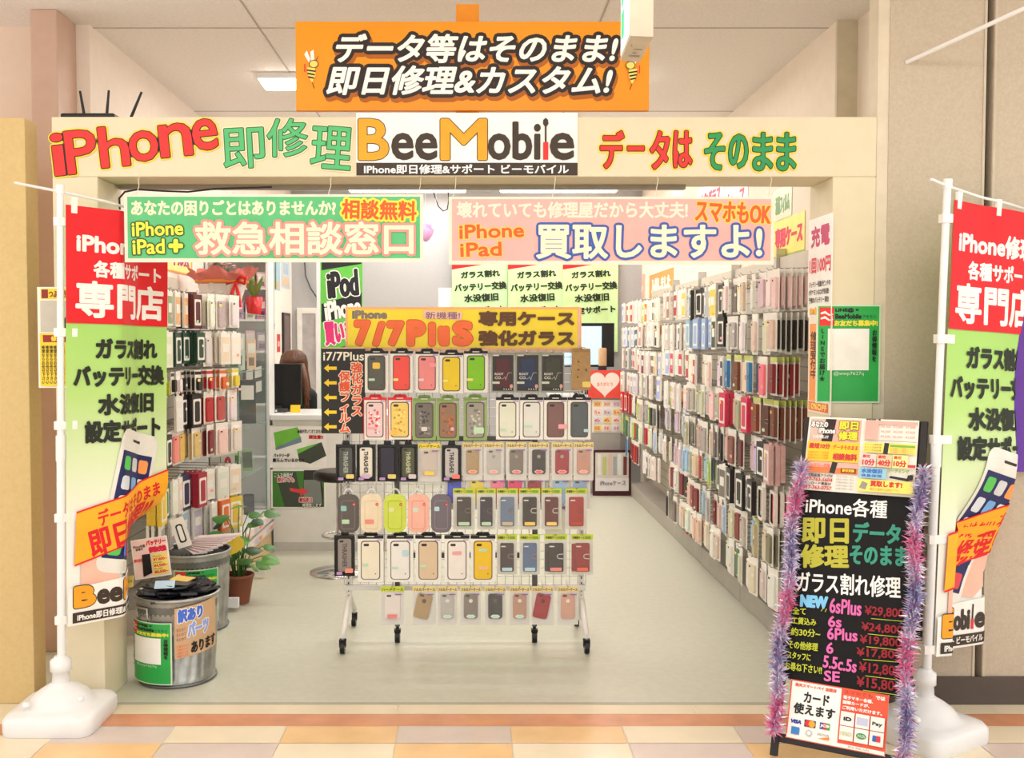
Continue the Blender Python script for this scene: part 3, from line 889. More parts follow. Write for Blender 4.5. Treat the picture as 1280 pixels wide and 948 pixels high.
bt('NEW', 1000, 751, 1035, 754, 16, CBL, 1.3)
for (s, x0, y0, x1, y1, h) in (('6sPlus', 1037, 757, 1077, 761, 19), ('6s', 1035, 777, 1052, 778, 14), ('6Plus', 1034, 792, 1072, 795, 15), ('6', 1033, 810, 1042, 811, 14), ('5.5c.5s', 1029, 827, 1071, 834, 15), ('SE', 1030, 845, 1050, 847, 13)):
    bt(s, x0, y0, x1, y1, h, CPK, 0.5)
for (s, x0, y0, x1, y1, h) in (('¥29,800', 1081, 764, 1130, 768, 13), ('¥24,800', 1077, 784, 1129, 789, 12), ('¥19,800', 1075, 800, 1127, 805, 12), ('¥17,800', 1071, 816, 1127, 820, 12), ('¥12,800', 1074, 835, 1127, 841, 14), ('¥15,800', 1071, 853, 1127, 860, 14)):
    bt(s, x0, y0, x1, y1, h, CRD, 0.35)
    A.line([onboard(x0 + 8, y0 + h * .75), onboard(x1, y1 + h * .72)], 0.7 * kb, CYG)
for (s, x0, y0, x1, y1, h) in (('全て', 991, 764, 1008, 765, 9), ('工賃込み', 990, 776, 1021, 779, 9), ('約30分~', 989, 790, 1026, 793, 10), ('その他修理', 986, 806, 1023, 810, 10), ('スタッフに', 985, 819, 1014, 823, 9), ('お尋ね下さい!!', 982, 833, 1028, 839, 10)):
    bt(s, x0, y0, x1, y1, h, CYG, 0.2)
for (x0, y0, x1, y1) in ((992, 737, 997, 741), (991, 742, 996, 743), (1027, 765, 1030, 761), (1032, 766, 1034, 762)):
    A.line([onboard(x0, y0), onboard(x1, y1)], 0.8 * kb, CYG)
cb.build('chalk_panel', t)
# rear leg board hinged at the top
rb = MB()
top_l, top_r = bd(0.01, H_ - .01, -0.03), bd(W_ - .01, H_ - .01, -0.03)
fo = Vector((0.507, 0.862, 0)) * 0.055
def rear(a, z):
    T0 = top_l + (top_r - top_l) * a; k = (T0.z - z) / T0.z
    return T0 + fo * k - Vector((0, 0, T0.z - z))
def rslab(a0, z0, a1, z1, m):
    v = [rear(a0, z0), rear(a1, z0), rear(a1, z1), rear(a0, z1)]; n = Vector((0.507, 0.862, 0)) * 0.018
    v += [q + n for q in v]
    rb.add(v, [(0, 1, 2, 3), (7, 6, 5, 4), (0, 4, 5, 1), (1, 5, 6, 2), (2, 6, 7, 3), (3, 7, 4, 0)], m)
rslab(0, 0.34, 1, top_l.z - .005, BFR); rslab(0.03, 0.0, 0.09, 0.34, BFR); rslab(0.36, 0.0, 0.42, 0.34, BFR)
rb.build('rear_leg_board', t)
# price leaflet clipped over the top of the board
Lp = MB()
c0 = onboard(1003, 613); c1 = onboard(1142, 622); c2 = onboard(1150, 527); c3 = onboard(1012, 521)
lw = ((c1[0] - c0[0]) + (c2[0] - c3[0])) / 2; lh = ((c3[1] - c0[1]) + (c2[1] - c1[1])) / 2
lx = (c0[0] + c3[0]) / 2; lz = (c0[1] + c1[1]) / 2
slab(Lp, lx, lz, lx + lw, lz + lh, 0.001, 0.003, mat((244, 240, 228), rough=0.3))
A = Art(Lp, lambda a, b_, h: bd(lx + a * lw / 1200, lz + b_ * lh / 840, 0.003 + h), 0.0003)
pinkp = mat((246, 178, 166)); yelp = mat((252, 206, 50)); orgp = mat((242, 130, 70)); purp = mat((206, 60, 60)); grnp = mat((120, 180, 60)); gry = mat((150, 146, 140)); lgr = mat((214, 220, 190)); lbl = mat((150, 200, 220))
yelp2 = mat((250, 230, 110))
A.rect(20, 560, 590, 820, pinkp); A.rect(20, 570, 300, 820, mat((220, 190, 176))); A.poly([(160, 560), (280, 560), (310, 820), (190, 820)], mat((52, 32, 36)))
A.text('あなたの', 30, 720, 220, 790, FWHITE, 3, [(6, DARK)]); A.text('iPhone', 120, 650, 310, 715, FWHITE, 3, [(6, DARK)]); A.text('その場で修理します', 60, 590, 240, 630, FWHITE, 1)
A.text('即日', 345, 700, 560, 800, mat((230, 226, 60)), 5, [(6, mat((120, 90, 30)))]); A.text('修理', 345, 580, 560, 685, mat((230, 226, 60)), 5, [(6, mat((120, 90, 30)))])
A.rect(15, 330, 590, 555, yelp)
A.text('最短10分', 30, 470, 270, 535, purp, 4); A.text('データそのまま', 300, 470, 575, 525, purp, 1.5); A.text('相談無料', 305, 350, 575, 430, purp, 4)
for k in range(3): A.text('修理中もデータ保持', 30, 352 + k * 32, 260, 376 + k * 32, orgp)
A.rect(15, 200, 590, 322, orgp); A.rect(15, 262, 590, 322, pinkp)
A.text('バッテリー交換', 30, 240, 290, 305, mat((240, 120, 90)), 2); A.poly([(285, 205), (345, 195), (370, 320), (310, 330)], BLACK); A.rect(410, 210, 575, 262, mat((120, 40, 30))); A.text('即日交換', 425, 220, 560, 255, yelp, 2)
A.text('二号館新館アウガ5F', 20, 148, 330, 186, DARK, 1); A.text('017-763-5604', 12, 100, 330, 140, purp, 2); A.text('サンロード青森2F', 20, 58, 320, 92, DARK, 1); A.text('017-763-0757', 12, 8, 330, 48, purp, 2)
for k in range(5): A.text('修理受付時間のご案内', 370, 20 + k * 34, 560, 42 + k * 34, gry)
A.rect(640, 600, 780, 810, pinkp); A.rect(780, 780, 1190, 810, pinkp); A.text('修理価格一覧', 640, 812, 800, 834, DARK, 1)
for r_ in range(3):
    for k in range(3): A.text(('¥7,000', '¥6,000', '¥5,500', '¥3,800')[(r_ + k) % 4], 810 + k * 130, 620 + r_ * 55, 910 + k * 130, 650 + r_ * 55, mat((216, 100, 96)))
A.line([(640, 585), (1190, 585)], 6, gry)
A.rect(640, 450, 1190, 560, yelp2); A.poly([(850, 440), (900, 440), (910, 560), (860, 565)], BLACK); A.rect(920, 520, 1180, 545, grnp)
for k in range(3): A.text('ガラス交換修理', 650, 462 + k * 32, 830, 484 + k * 32, mat((150, 120, 60))); A.text('お気軽にご相談下さい', 925, 455 + k * 20, 1170, 472 + k * 20, orgp)
for k, (s, cc) in enumerate((('10分', (252, 214, 206)), ('40分', (238, 200, 160)), ('10分', (250, 236, 150)))):
    A.rect(630 + k * 165, 290, 785 + k * 165, 430, mat(cc)); A.text(s, 640 + k * 165, 300, 775 + k * 165, 375, purp, 4); A.text('最短', 640 + k * 165, 385, 720 + k * 165, 420, purp, 1)
A.rect(1120, 300, 1200, 330, purp)
A.rect(620, 160, 905, 275, lbl); A.text('水没復旧', 640, 215, 860, 265, mat((60, 110, 190)), 3); A.text('液晶修理', 640, 172, 860, 205, mat((60, 110, 190)), 1)
A.poly([(935, 175), (1130, 150), (1180, 165), (1190, 230), (1130, 215), (1120, 180), (950, 200)], BLACK); A.text('コーティング', 915, 235, 1140, 275, grnp, 2)
A.rect(615, 15, 1190, 145, yelp2); A.poly([(630, 50), (700, 30), (720, 100), (660, 125)], gry); A.text('買取します!', 745, 70, 1080, 135, purp, 4); A.text('壊れた端末もお持ち下さい', 745, 25, 1060, 58, orgp)
for q in ((30, 30), (1170, 30), (1170, 810), (30, 810)): A.disc(q[0], q[1], 7, STEEL)
tag(Lp.build('price_leaflet'), 'colourful printed price leaflet fixed across the top of the black chalkboard', 'leaflet')
# card payment notice below
Lp = MB()
q0 = onboard(981, 922); q1 = onboard(1105, 946); q3 = onboard(988, 849); 
nx, nz, nw, nh = q0[0] + .003, q0[1], q1[0] - q0[0], q3[1] - q0[1]
slab(Lp, nx, nz, nx + nw, nz + nh, 0.001, 0.003, mat((250, 248, 242), rough=0.3))
A = Art(Lp, lambda a, b_, h: bd(nx + a * nw / 470, nz + b_ * nh / 290, 0.003 + h), 0.0003)
po = mat((238, 92, 62))
A.line([(3, 3), (467, 3), (467, 287), (3, 287), (3, 3)], 6, po)
A.rect(248, 22, 467, 287, po); A.rect(4, 4, 467, 22, mat((250, 246, 238)))
A.text('楽天スマートペイ 加盟店', 22, 258, 225, 276, po, 1)
A.text('カード', 70, 185, 195, 240, BLACK, 2); A.text('使えます', 25, 125, 228, 180, BLACK, 2)
A.text('VISA', 18, 76, 70, 96, mat((40, 60, 150)), 2, shear=.2); A.rect(85, 70, 140, 104, mat((40, 50, 90))); A.disc(103, 87, 16, mat((220, 40, 40))); A.disc(122, 87, 16, mat((244, 170, 40)))
A.rect(160, 72, 176, 104, mat((40, 80, 170))); A.rect(176, 72, 192, 104, mat((214, 40, 60))); A.rect(192, 72, 208, 104, mat((60, 160, 80))); A.text('JCB', 162, 80, 206, 96, FWHITE, 1)
A.rect(25, 24, 65, 60, mat((60, 130, 200))); A.disc(112, 42, 16, mat((190, 194, 200))); A.disc(112, 42, 9, PAPER); A.poly([(155, 24), (210, 24), (210, 40)], mat((240, 140, 50))); A.text('DISCOVER', 152, 40, 208, 50, DARK)
A.text('スマホでも', 262, 262, 395, 280, mat((150, 60, 40))); A.text('では', 410, 258, 455, 278, FWHITE, 1.5)
A.text('電子マネー各種、', 260, 236, 400, 254, FWHITE, .8); A.text('国際カードが、', 260, 212, 385, 230, FWHITE, .8); A.text('ご利用いただけます。', 260, 186, 445, 205, FWHITE, .8)
for r_ in range(2):
    for k in range(3):
        A.rect(256 + k * 70, 40 + r_ * 70, 320 + k * 70, 106 + r_ * 70, PAPER)
A.text('iD', 270, 132, 308, 152, DARK, 2); A.rect(332, 124, 384, 160, mat((196, 202, 226))); A.text('Pay', 404, 130, 450, 152, DARK, 1)
A.text('nanaco', 262, 62, 314, 80, mat((180, 190, 110))); A.disc(358, 73, 24, mat((60, 150, 80)), 14); A.text('WAON', 340, 66, 376, 80, PAPER); A.rect(410, 60, 428, 88, mat((60, 100, 180))); A.rect(428, 60, 446, 88, mat((214, 50, 60)))
A.text('取扱店', 300, 8, 400, 18, gry)
tag(Lp.build('payment_notice'), 'white and orange card payment notice at the foot of the chalkboard', 'notice')
# tinsel garlands down both sides
TP = mat((238, 130, 178), rough=0.3, metal=0.3); TL_ = mat((228, 218, 242), rough=0.25, metal=0.4); TB = mat((176, 178, 220), rough=0.3, metal=0.4); TS = mat((244, 238, 248), rough=0.2, metal=0.4); TD = mat((170, 120, 170), rough=0.3, metal=0.3)
def garland(label, a_c, b0, b1):
    mb = MB()
    rnd = random.Random(int(a_c * 1000))
    mb.tube([bd(a_c + .006 * math.sin(k * 2.1), b0 + (b1 - b0) * k / 24, 0.03) for k in range(25)], 0.004, TD, 5)
    for k in range(3800):
        b_ = b0 + (b1 - b0) * rnd.random(); p = bd(a_c + .008 * math.sin(b_ * 14), b_, 0.034)
        d = Vector((rnd.gauss(0, 1), rnd.gauss(0, 1), rnd.gauss(0, 1)))
        d.normalize()
        if d.dot(N_) < -0.65: d = -d
        r_ = rnd.uniform(0.02, 0.05); w = d.cross(Vector((rnd.gauss(0, 1), rnd.gauss(0, 1), rnd.gauss(0, 1)))).normalized() * rnd.uniform(.0015, .0035)
        q = p + d * r_
        if (q - BL).dot(N_) < 0.004: q += N_ * (0.005 - (q - BL).dot(N_))
        mid_ = p + (q - p) * .5
        band = math.sin(b_ * 16 + a_c * 20) + rnd.gauss(0, .55)
        m = TP if band > .75 else (TL_ if band > -.1 else (TS if band > -.65 else (TB if rnd.random() < .7 else TD)))
        mb.add([p + w * .4, mid_ - w, q, mid_ + w], [(0, 1, 2, 3)], m)
    tag(mb.build('tinsel_garland'), label, 'garland', 'tinsel on the chalkboard')
garland('pink and lilac tinsel garland down the left edge of the chalkboard', 0.004, 0.03, H_ * .84)
garland('pink and lilac tinsel garland down the right edge of the chalkboard', W_ - .004, 0.0, H_ * .84)

# ================================================================= LINE NOTICE, TIN CANS
LGRN = mat((44, 168, 76), rough=0.3)
def line_notice(A, w, h):
    """green friend notice, drawn on a 230 x 345 grid; its code is left blank"""
    sx, sz = w / 230.0, h / 345.0
    X = lambda a: a * sx
    Z = lambda q: (345 - q) * sz
    R_ = lambda x0, y0, x1, y1, m: A.rect(X(x0), Z(y1), X(x1), Z(y0), m)
    T = lambda s, x0, y0, x1, y1, m, g=0: A.text(s, X(x0), Z(y1), X(x1), Z(y0), m, g * sx)
    R_(0, 0, 230, 345, mat((206, 226, 196), rough=0.3)); R_(6, 6, 224, 339, LGRN)
    R_(10, 10, 62, 74, mat((228, 54, 50)))
    for y in (28, 46):
        A.poly([(X(14), Z(y)), (X(30), Z(y - 6)), (X(46), Z(y + 6)), (X(58), Z(y + 3)), (X(58), Z(y + 8)), (X(44), Z(y + 11)), (X(30), Z(y + 3)), (X(14), Z(y + 6))], PAPER)
    T('LINE@ ×', 66, 12, 150, 28, BLACK, 1); T('BeeMobile', 66, 32, 160, 50, BLACK, 1); T('アオモリ', 164, 36, 210, 48, BLACK)
    T('お友だち募集中!', 62, 54, 218, 76, mat((240, 226, 70)), 1.2)
    R_(40, 84, 188, 230, PAPER)
    T('L\nI\nN\nE\nで\nお\n届\nけ\n★', 11, 84, 32, 268, BLACK, .6); T('お\n得\n情\n報\nを', 198, 88, 216, 200, BLACK, .6)
    T('@wwp7627q', 62, 234, 170, 250, mat((220, 236, 210)))
fp0, fp1 = P(1019, 504, F), P(1101, 381, F)
b = MB(); b.box(fp0.x, F - .003, fp0.z, fp1.x, F - .0005, fp1.z, PAPER)
line_notice(Art(b, lambda a, q, h: Vector((fp0.x + a, F - .003 - h, fp0.z + q))), fp1.x - fp0.x, fp1.z - fp0.z)
tag(b.build('wall_notice'), 'green friend notice on the right post of the shop front', 'notice')
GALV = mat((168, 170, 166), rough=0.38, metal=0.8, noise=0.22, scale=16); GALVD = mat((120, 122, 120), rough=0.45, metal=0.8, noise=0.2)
def can(name, label, cx, cy, r, h):
    t = thing('metal_bin', label, 'bin', (cx, cy, 0), 'galvanised bins at the entrance')
    n = 144
    def ribs(a, z): return 1.0 + (0.016 * (1 if math.cos(a * 24) > 0.0 else -0.4) if 0.035 < z < h * .60 else 0.0)
    prof = [(r * .90, 0.012), (r * .90, 0.034), (r * .885, 0.036), (r * .945, h * .599), (r * .95, h * .603), (r * .955, h * .62), (r * .95, h * .64), (r * .955, h * .66), (r * .97, h * .9), (r, h - .012)]
    bb = MB(); bb.lathe(prof, GALV, (cx, cy, 0), n, capb=True, capt=False, ribs=ribs)
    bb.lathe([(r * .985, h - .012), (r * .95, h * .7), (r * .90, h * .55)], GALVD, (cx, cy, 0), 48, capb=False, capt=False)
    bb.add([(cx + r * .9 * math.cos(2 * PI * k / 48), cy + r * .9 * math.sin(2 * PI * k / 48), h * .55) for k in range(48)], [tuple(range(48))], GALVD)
    bb.build('body', t)
    MB().tube([(cx + r * math.cos(2 * PI * k / 40), cy + r * math.sin(2 * PI * k / 40), h - .006) for k in range(40)], 0.0075, GALV, 8, closed=True).build('rim', t)
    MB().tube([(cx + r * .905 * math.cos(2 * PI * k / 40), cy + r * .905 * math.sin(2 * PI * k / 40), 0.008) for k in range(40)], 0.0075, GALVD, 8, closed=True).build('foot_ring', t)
    for ang in (-PI / 2 - .62, PI / 2 - .62):
        hb = MB(); hb.M = Matrix.Translation((cx, cy, 0)) @ Matrix.Rotation(ang, 4, 'Z')
        hb.box(r * .955, -.022, h * .70, r * .985, .022, h * .80, GALV)
        hb.tube([(r * .98, -.034, h * .79), (r * 1.03, -.034, h * .80), (r * 1.03, -.034, h * .90), (r * 1.03, .034, h * .90), (r * 1.03, .034, h * .80), (r * .98, .034, h * .79)], 0.004, STEEL, 8)
        hb.box(r * .96, -.04, h * .77, r * .995, -.028, h * .83, GALV); hb.box(r * .96, .028, h * .77, r * .995, .04, h * .83, GALV)
        hb.build('handle', t)
    return t
def wrap(cx, cy, r, a0):
    return lambda a, q, h: Vector((cx + (r + .004 + h) * math.sin(a0 + a / r), cy - (r + .004 + h) * math.cos(a0 + a / r), q))
def curved_sheet(mb, to, w, b0, b1, m, n=14):
    v = []
    for i in range(n + 1):
        for q in (b0, b1): v.append(to(w * i / n, q, 0))
    mb.add(v, [(2 * i, 2 * i + 2, 2 * i + 3, 2 * i + 1) for i in range(n)], m, True)
CX, CY, CR, CH = -1.300, 4.37, 0.178, 0.385
can('c', 'dented metal bin nearest the entrance, heaped with black packs', CX, CY, CR, CH)
DX, DY, DR, DH = -1.452, 5.16, 0.192, 0.405
can('c', 'metal bin further inside the shop, holding a fan of white packs', DX, DY, DR, DH)
b = MB(); to = wrap(CX, CY, CR, -1.22); to2 = lambda a, q, h: to(a, q + 0.025, h)
curved_sheet(b, to, 0.245, 0.025, 0.29, PAPER)
line_notice(Art(b, to2, 0.0004, cutter(0.015)), 0.245, 0.265)
tag(b.build('bin_notice'), 'green friend notice wrapped round the front metal bin', 'notice')
b = MB(); to = wrap(CX, CY, CR, 0.22)
curved_sheet(b, lambda a, q, h: to(a, q + a * .12, h + .001), 0.20, 0.135, 0.35, mat((206, 170, 132)))
A = Art(b, lambda a, q, h: to(a, q + a * .12, h + .0015), 0.0004, cutter(0.015))
A.text('訳あり', 0.012, 0.285, 0.12, 0.345, mat((70, 110, 210)), .0035, [(.003, PAPER)])
A.text('パーツ', 0.05, 0.215, 0.15, 0.28, mat((150, 170, 230)), .0035, [(.003, PAPER)])
A.text('あります', 0.065, 0.145, 0.19, 0.195, BLACK, .002)
for k in range(3): A.text('まとめて', 0.008, 0.21 + k * .02, 0.045, 0.224 + k * .02, mat((140, 60, 50)))
for k in range(4): A.text('各種あります', 0.008, 0.14 + k * .014, 0.055, 0.15 + k * .014, ORD_)
tag(b.build('bin_sign'), 'brown paper sign with blue hand lettering on the front metal bin', 'sign')
b = MB(); to = wrap(DX, DY, DR, -0.22); curved_sheet(b, to, 0.225, 0.06, 0.335, PAPER)
line_notice(Art(b, lambda a, q, h: to(a, q + .06, h), 0.0004, cutter(0.015)), 0.225, 0.275)
tag(b.build('bin_notice'), 'green friend notice wrapped round the rear metal bin', 'notice')
# heap of black packs in the front bin
rnd = random.Random(5)
pk = MB(); pk.prism([(x, z) for x, z in rrect(0.062, 0.118, .008)], -0.004, 0.004, mat((34, 36, 42), rough=0.3, noise=.2)); pkm = pk.mesh('black_pack')
pk2 = MB(); pk2.prism([(x, z) for x, z in rrect(0.075, 0.13, .006)], -0.005, 0.005, mat((46, 48, 54), rough=0.25, noise=.2)); pk2m = pk2.mesh('black_pack')
n_ = 0
for ring_n, rad, zz in ((9, 0.118, 0.372), (8, 0.080, 0.388), (7, 0.10, 0.392), (5, 0.045, 0.404), (4, 0.025, 0.416), (6, 0.105, 0.36)):
    for k in range(ring_n):
        an = 2 * PI * k / ring_n + rnd.uniform(-.2, .2) + zz * 40
        o = bpy.data.objects.new('black_pack', pkm if n_ % 3 else pk2m); COL.objects.link(o)
        o.location = (CX + rad * math.cos(an), CY + rad * math.sin(an), zz + rnd.uniform(-.004, .004))
        tilt = rnd.uniform(.12, .32) * (1 if rad > .03 else .3)
        o.rotation_mode = 'XYZ'
        o.rotation_euler = Matrix.Rotation(an - PI / 2, 3, 'Z').to_4x4().to_3x3().to_euler() if 0 else (PI / 2 - tilt * 0.9, rnd.uniform(-.2, .2), an + PI / 2 + rnd.uniform(-.5, .5))
        WORLDPOS[o.name] = o.location.copy()
        tag(o, 'flat black pack lying in the heap in the front metal bin', 'pack', 'black packs heaped in the front bin'); n_ += 1
def card(name, label, cat, C, w, h, th, m, yaw, pitch, draw=None, roll=0.0):
    """upright card: faces the corridor at yaw 0, pitch leans it back"""
    M = Matrix.Translation(C) @ Matrix.Rotation(yaw, 4, 'Z') @ Matrix.Rotation(-pitch, 4, 'X') @ Matrix.Rotation(roll, 4, 'Y')
    mb = MB(); mb.M = M; mb.box(-w / 2, 0, 0, w / 2, th, h, m)
    if draw: draw(Art(mb, lambda a, q, h_: Vector((a - w / 2, -h_, q)), 0.0004), w, h)
    return tag(mb.build(name), label, cat)
def bat(A, w, h):
    X = lambda a: a * w / 200; Z = lambda q: (215 - q) * h / 215
    T = lambda s, x0, y0, x1, y1, m, g=0: A.text(s, X(x0), Z(y1), X(x1), Z(y0), m, g * w / 200)
    A.rect(X(6), Z(209), X(194), Z(6), mat((252, 214, 206)))
    T('バッテリー', 82, 12, 192, 42, mat((220, 40, 60)), 2); T('修理&交換', 92, 48, 192, 82, mat((220, 40, 60)), 3)
    T('iPhone各種\n修理中', 10, 30, 76, 62, mat((80, 60, 60)), .4)
    A.rect(X(105), Z(205), X(192), Z(90), mat((250, 226, 120)))
    for k, s in enumerate(('¥7,800~', '¥4,500~', '¥6,500~')): T(s, 112, 112 + k * 34, 188, 130 + k * 34, mat((220, 50, 40)), .8); T('iPhone5s', 112, 98 + k * 34, 160, 108 + k * 34, mat((60, 120, 60)))
    T('即日対応致します', 8, 104, 100, 122, mat((220, 60, 60)), .6); A.poly([(X(50), Z(205)), (X(100), Z(190)), (X(100), Z(85)), (X(55), Z(85))], BLACK)
q = P(188, 722, 4.36)
card('price_card', 'pink battery price card standing in the heap of the front metal bin', 'card', (q.x, 4.40, q.z - .01), 0.165, 0.175, 0.004, PAPER, -0.06, 0.12, bat, -0.16)
q = P(158, 735, 4.27)
card('note_card', 'small yellow note on the left rim of the front metal bin', 'card', (q.x - .0, 4.275, q.z - .002), 0.068, 0.05, 0.002, mat((250, 226, 120)), -0.5, 0.35, lambda A, w, h: A.text('まとめ買いがお得', .006, .02, w - .006, .03, DARK), -0.25)
MBc = MB(); MBc.M = Matrix.Translation((P(206, 738, 4.3).x, 4.30, .428)) @ Matrix.Rotation(.2, 4, 'Z') @ Matrix.Rotation(.35, 4, 'X'); MBc.box(-.042, -.03, 0, .042, .03, .0015, mat((188, 218, 236)))
tag(MBc.build('note_card'), 'pale blue slip lying on the black packs in the front bin', 'card')
MBc = MB(); MBc.M = Matrix.Translation((P(228, 727, 4.42).x, 4.42, .425)) @ Matrix.Rotation(-.4, 4, 'Z') @ Matrix.Rotation(.1, 4, 'X'); MBc.box(-.05, -.03, 0, .05, .03, .0015, mat((238, 206, 110)))
tag(MBc.build('note_card'), 'yellow slip lying on the black packs in the front bin', 'card')
# fan of white packs in the rear bin
for k in range(9):
    mb = MB(); mb.M = Matrix.Translation((DX + .03 + .012 * k, DY - .05 + .010 * k, DH - .002 + .0075 * k)) @ Matrix.Rotation(-1.1 + .14 * k, 4, 'Z') @ Matrix.Rotation(-.06, 4, 'Y')
    mb.box(-.11, -.036, 0, .11, .036, .005, mat((240, 224, 224), rough=.25)); mb.box(-.105, -.028, .005, .105, -.012, .0054, mat((200, 176, 186)))
    tag(mb.build('flat_pack'), 'white flat pack in the fan laid across the rear metal bin', 'pack', 'white packs fanned in the rear bin')
mb = MB(); mb.M = Matrix.Translation((DX - .02, DY - .06, DH + .02)) @ Matrix.Rotation(.25, 4, 'Z') @ Matrix.Rotation(-.42, 4, 'X') @ Matrix.Rotation(-.3, 4, 'Y')
mb.box(-.035, -.006, 0, .035, .006, .16, mat((238, 232, 226), rough=.3)); mb.prism(rrect(.036, .1, .012, cx=0, cz=.075), -.0075, -.006, DARK); mb.prism(rrect(.022, .084, .01, cx=0, cz=.075), -.0082, -.0075, PAPER)
tag(mb.build('flat_pack'), 'white cable pack standing up in the rear metal bin', 'pack')

# ================================================================= WHEELED RACK IN THE ENTRANCE
RX0, RX1, RY = -0.635, 0.565, 4.93
RF = 4.80                                     # front face of the goods
t = thing('display_rack', 'white wheeled wire display rack full of phone cases in the entrance', 'rack', (-0.03, 4.95, 0))
zt_, zb_ = P(590, 436, RY).z, P(590, 731, RY).z
g = MB()
nx = 31
for i in range(nx):
    x = RX0 + (RX1 - RX0) * i / (nx - 1); g.tube([(x, RY, zb_), (x, RY, zt_)], 0.0017, STEEL, 5, cap=False)
nz = 29
for i in range(nz):
    z = zb_ + (zt_ - zb_) * i / (nz - 1); g.tube([(RX0, RY + .003, z), (RX1, RY + .003, z)], 0.0017, STEEL, 5, cap=False)
g.build('wire_panel', t)
WHT = mat((232, 228, 222), rough=0.35, noise=0.03)
for x in (RX0 + .02, RX1 - .02):
    p = MB(); p.box(x - .0125, RY + .008, 0.09, x + .0125, RY + .033, zt_ + .01, WHT)
    for k in range(40):
        z = 0.14 + k * .032
        p.box(x - .003, RY + .0065, z, x + .003, RY + .0082, z + .016, DARK)
    p.build('post', t, bevel=0.002)
    f = MB()
    f.tube([(x, RY - .24, 0.085), (x, RY - .17, 0.11), (x, RY - .02, 0.20), (x, RY + .02, 0.205), (x, RY + .05, 0.20), (x, RY + .20, 0.11), (x, RY + .25, 0.085)], 0.014, WHT, 8)
    fo_ = f.build('foot', t)
    for yy in (RY - .225, RY + .235):
        c = MB(); c.tube([(x, yy, 0.09), (x, yy, 0.062)], 0.008, STEEL, 8); c.box(x - .016, yy - .014, .03, x - .012, yy + .014, .066, BLACK); c.box(x + .012, yy - .014, .03, x + .016, yy + .014, .066, BLACK); c.box(x - .016, yy - .014, .06, x + .016, yy + .014, .066, BLACK)
        co = c.build('caster', t)
        w = MB(); w.tube([(x - .011, yy - .006, .03), (x + .011, yy - .006, .03)], 0.03, BLACK, 18); w.tube([(x - .0118, yy - .006, .03), (x + .0118, yy - .006, .03)], 0.011, STEEL, 12); w.build('wheel', co)
br = MB(); br.box(RX0, RY - .012, zb_ - .028, RX1, RY + .034, zb_ - .002, WHT); br.build('bottom_rail', t, bevel=0.003)
br = MB(); br.box(RX0, RY + .008, zt_ - .02, RX1, RY + .03, zt_ + .004, WHT); br.build('top_rail', t, bevel=0.003)
# ---- builders of the goods: front towards -y, hang point at z = 0 on top
_txt = {}
def rim_case(w, h, rx=0.012, k=0.09, cz=0.0): return waisted(rrect(w, h, rx, 5, 0, cz), h, k, cz)
def phone_case(col, w, h, cz, y, k=0.09, thick=0.006, lens=True, hole=None, parent=None, rough=0.35):
    b = MB(); m = mat(col, rough=rough, noise=0.04)
    b.prism(rim_case(w, h, w * .18, k, cz), y - thick, y, m)
    b.prism(rim_case(w * .86, h * .92, w * .14, k, cz), y - thick - .0012, y - thick, m)
    if lens: b.prism(rrect(w * .30, w * .14, w * .06, 3, -w * .22, cz + h * .42), y - thick - .002, y - thick - .001, mat((60, 56, 54), rough=.2))
    if hole: b.prism([(hole[0] * math.cos(2 * PI * k_ / 16), cz + h * .22 + hole[0] * math.sin(2 * PI * k_ / 16)) for k_ in range(16)], y - thick - .0022, y - thick - .001, mat(hole[1], rough=.2, metal=.3))
    return b
def sticker(b, x, z, w, h, y, col):
    b.mark(); b.prism(rrect(w, h, min(w, h) * .2, 2, x, z), y - .0012, y, mat(col))
def scallop(b, x, z, w, h, y, col):
    pts = [(x + w / 2 * math.cos(a) * (1 + .08 * math.cos(6 * a)), z + h / 2 * math.sin(a) * (1 + .12 * math.cos(6 * a))) for a in [2 * PI * k / 24 for k in range(24)]]
    b.mark(); b.prism(pts, y - .0012, y, mat((250, 240, 236))); b.prism([(x + (p - x) * .85, z + (q - z) * .8) for p, q in pts], y - .0018, y - .0012, mat(col))
def place(parts, name, label, cat, group, loc, rz=0.0, ry=0.0):
    root = parts[0][1].build(name)
    root.location = loc; root.rotation_euler = (0, ry, rz); WORLDPOS[root.name] = Vector((0, 0, 0))
    tag(root, label, cat, group)
    for n, mb in [(n, x) for n, q in parts[1:] for x in (q.split() if q.marks else [q]) if x.v]:
        o = bpy.data.objects.new(n, mb.mesh(n)); COL.objects.link(o); o.parent = root; WORLDPOS[o.name] = Vector((0, 0, 0))
    return root
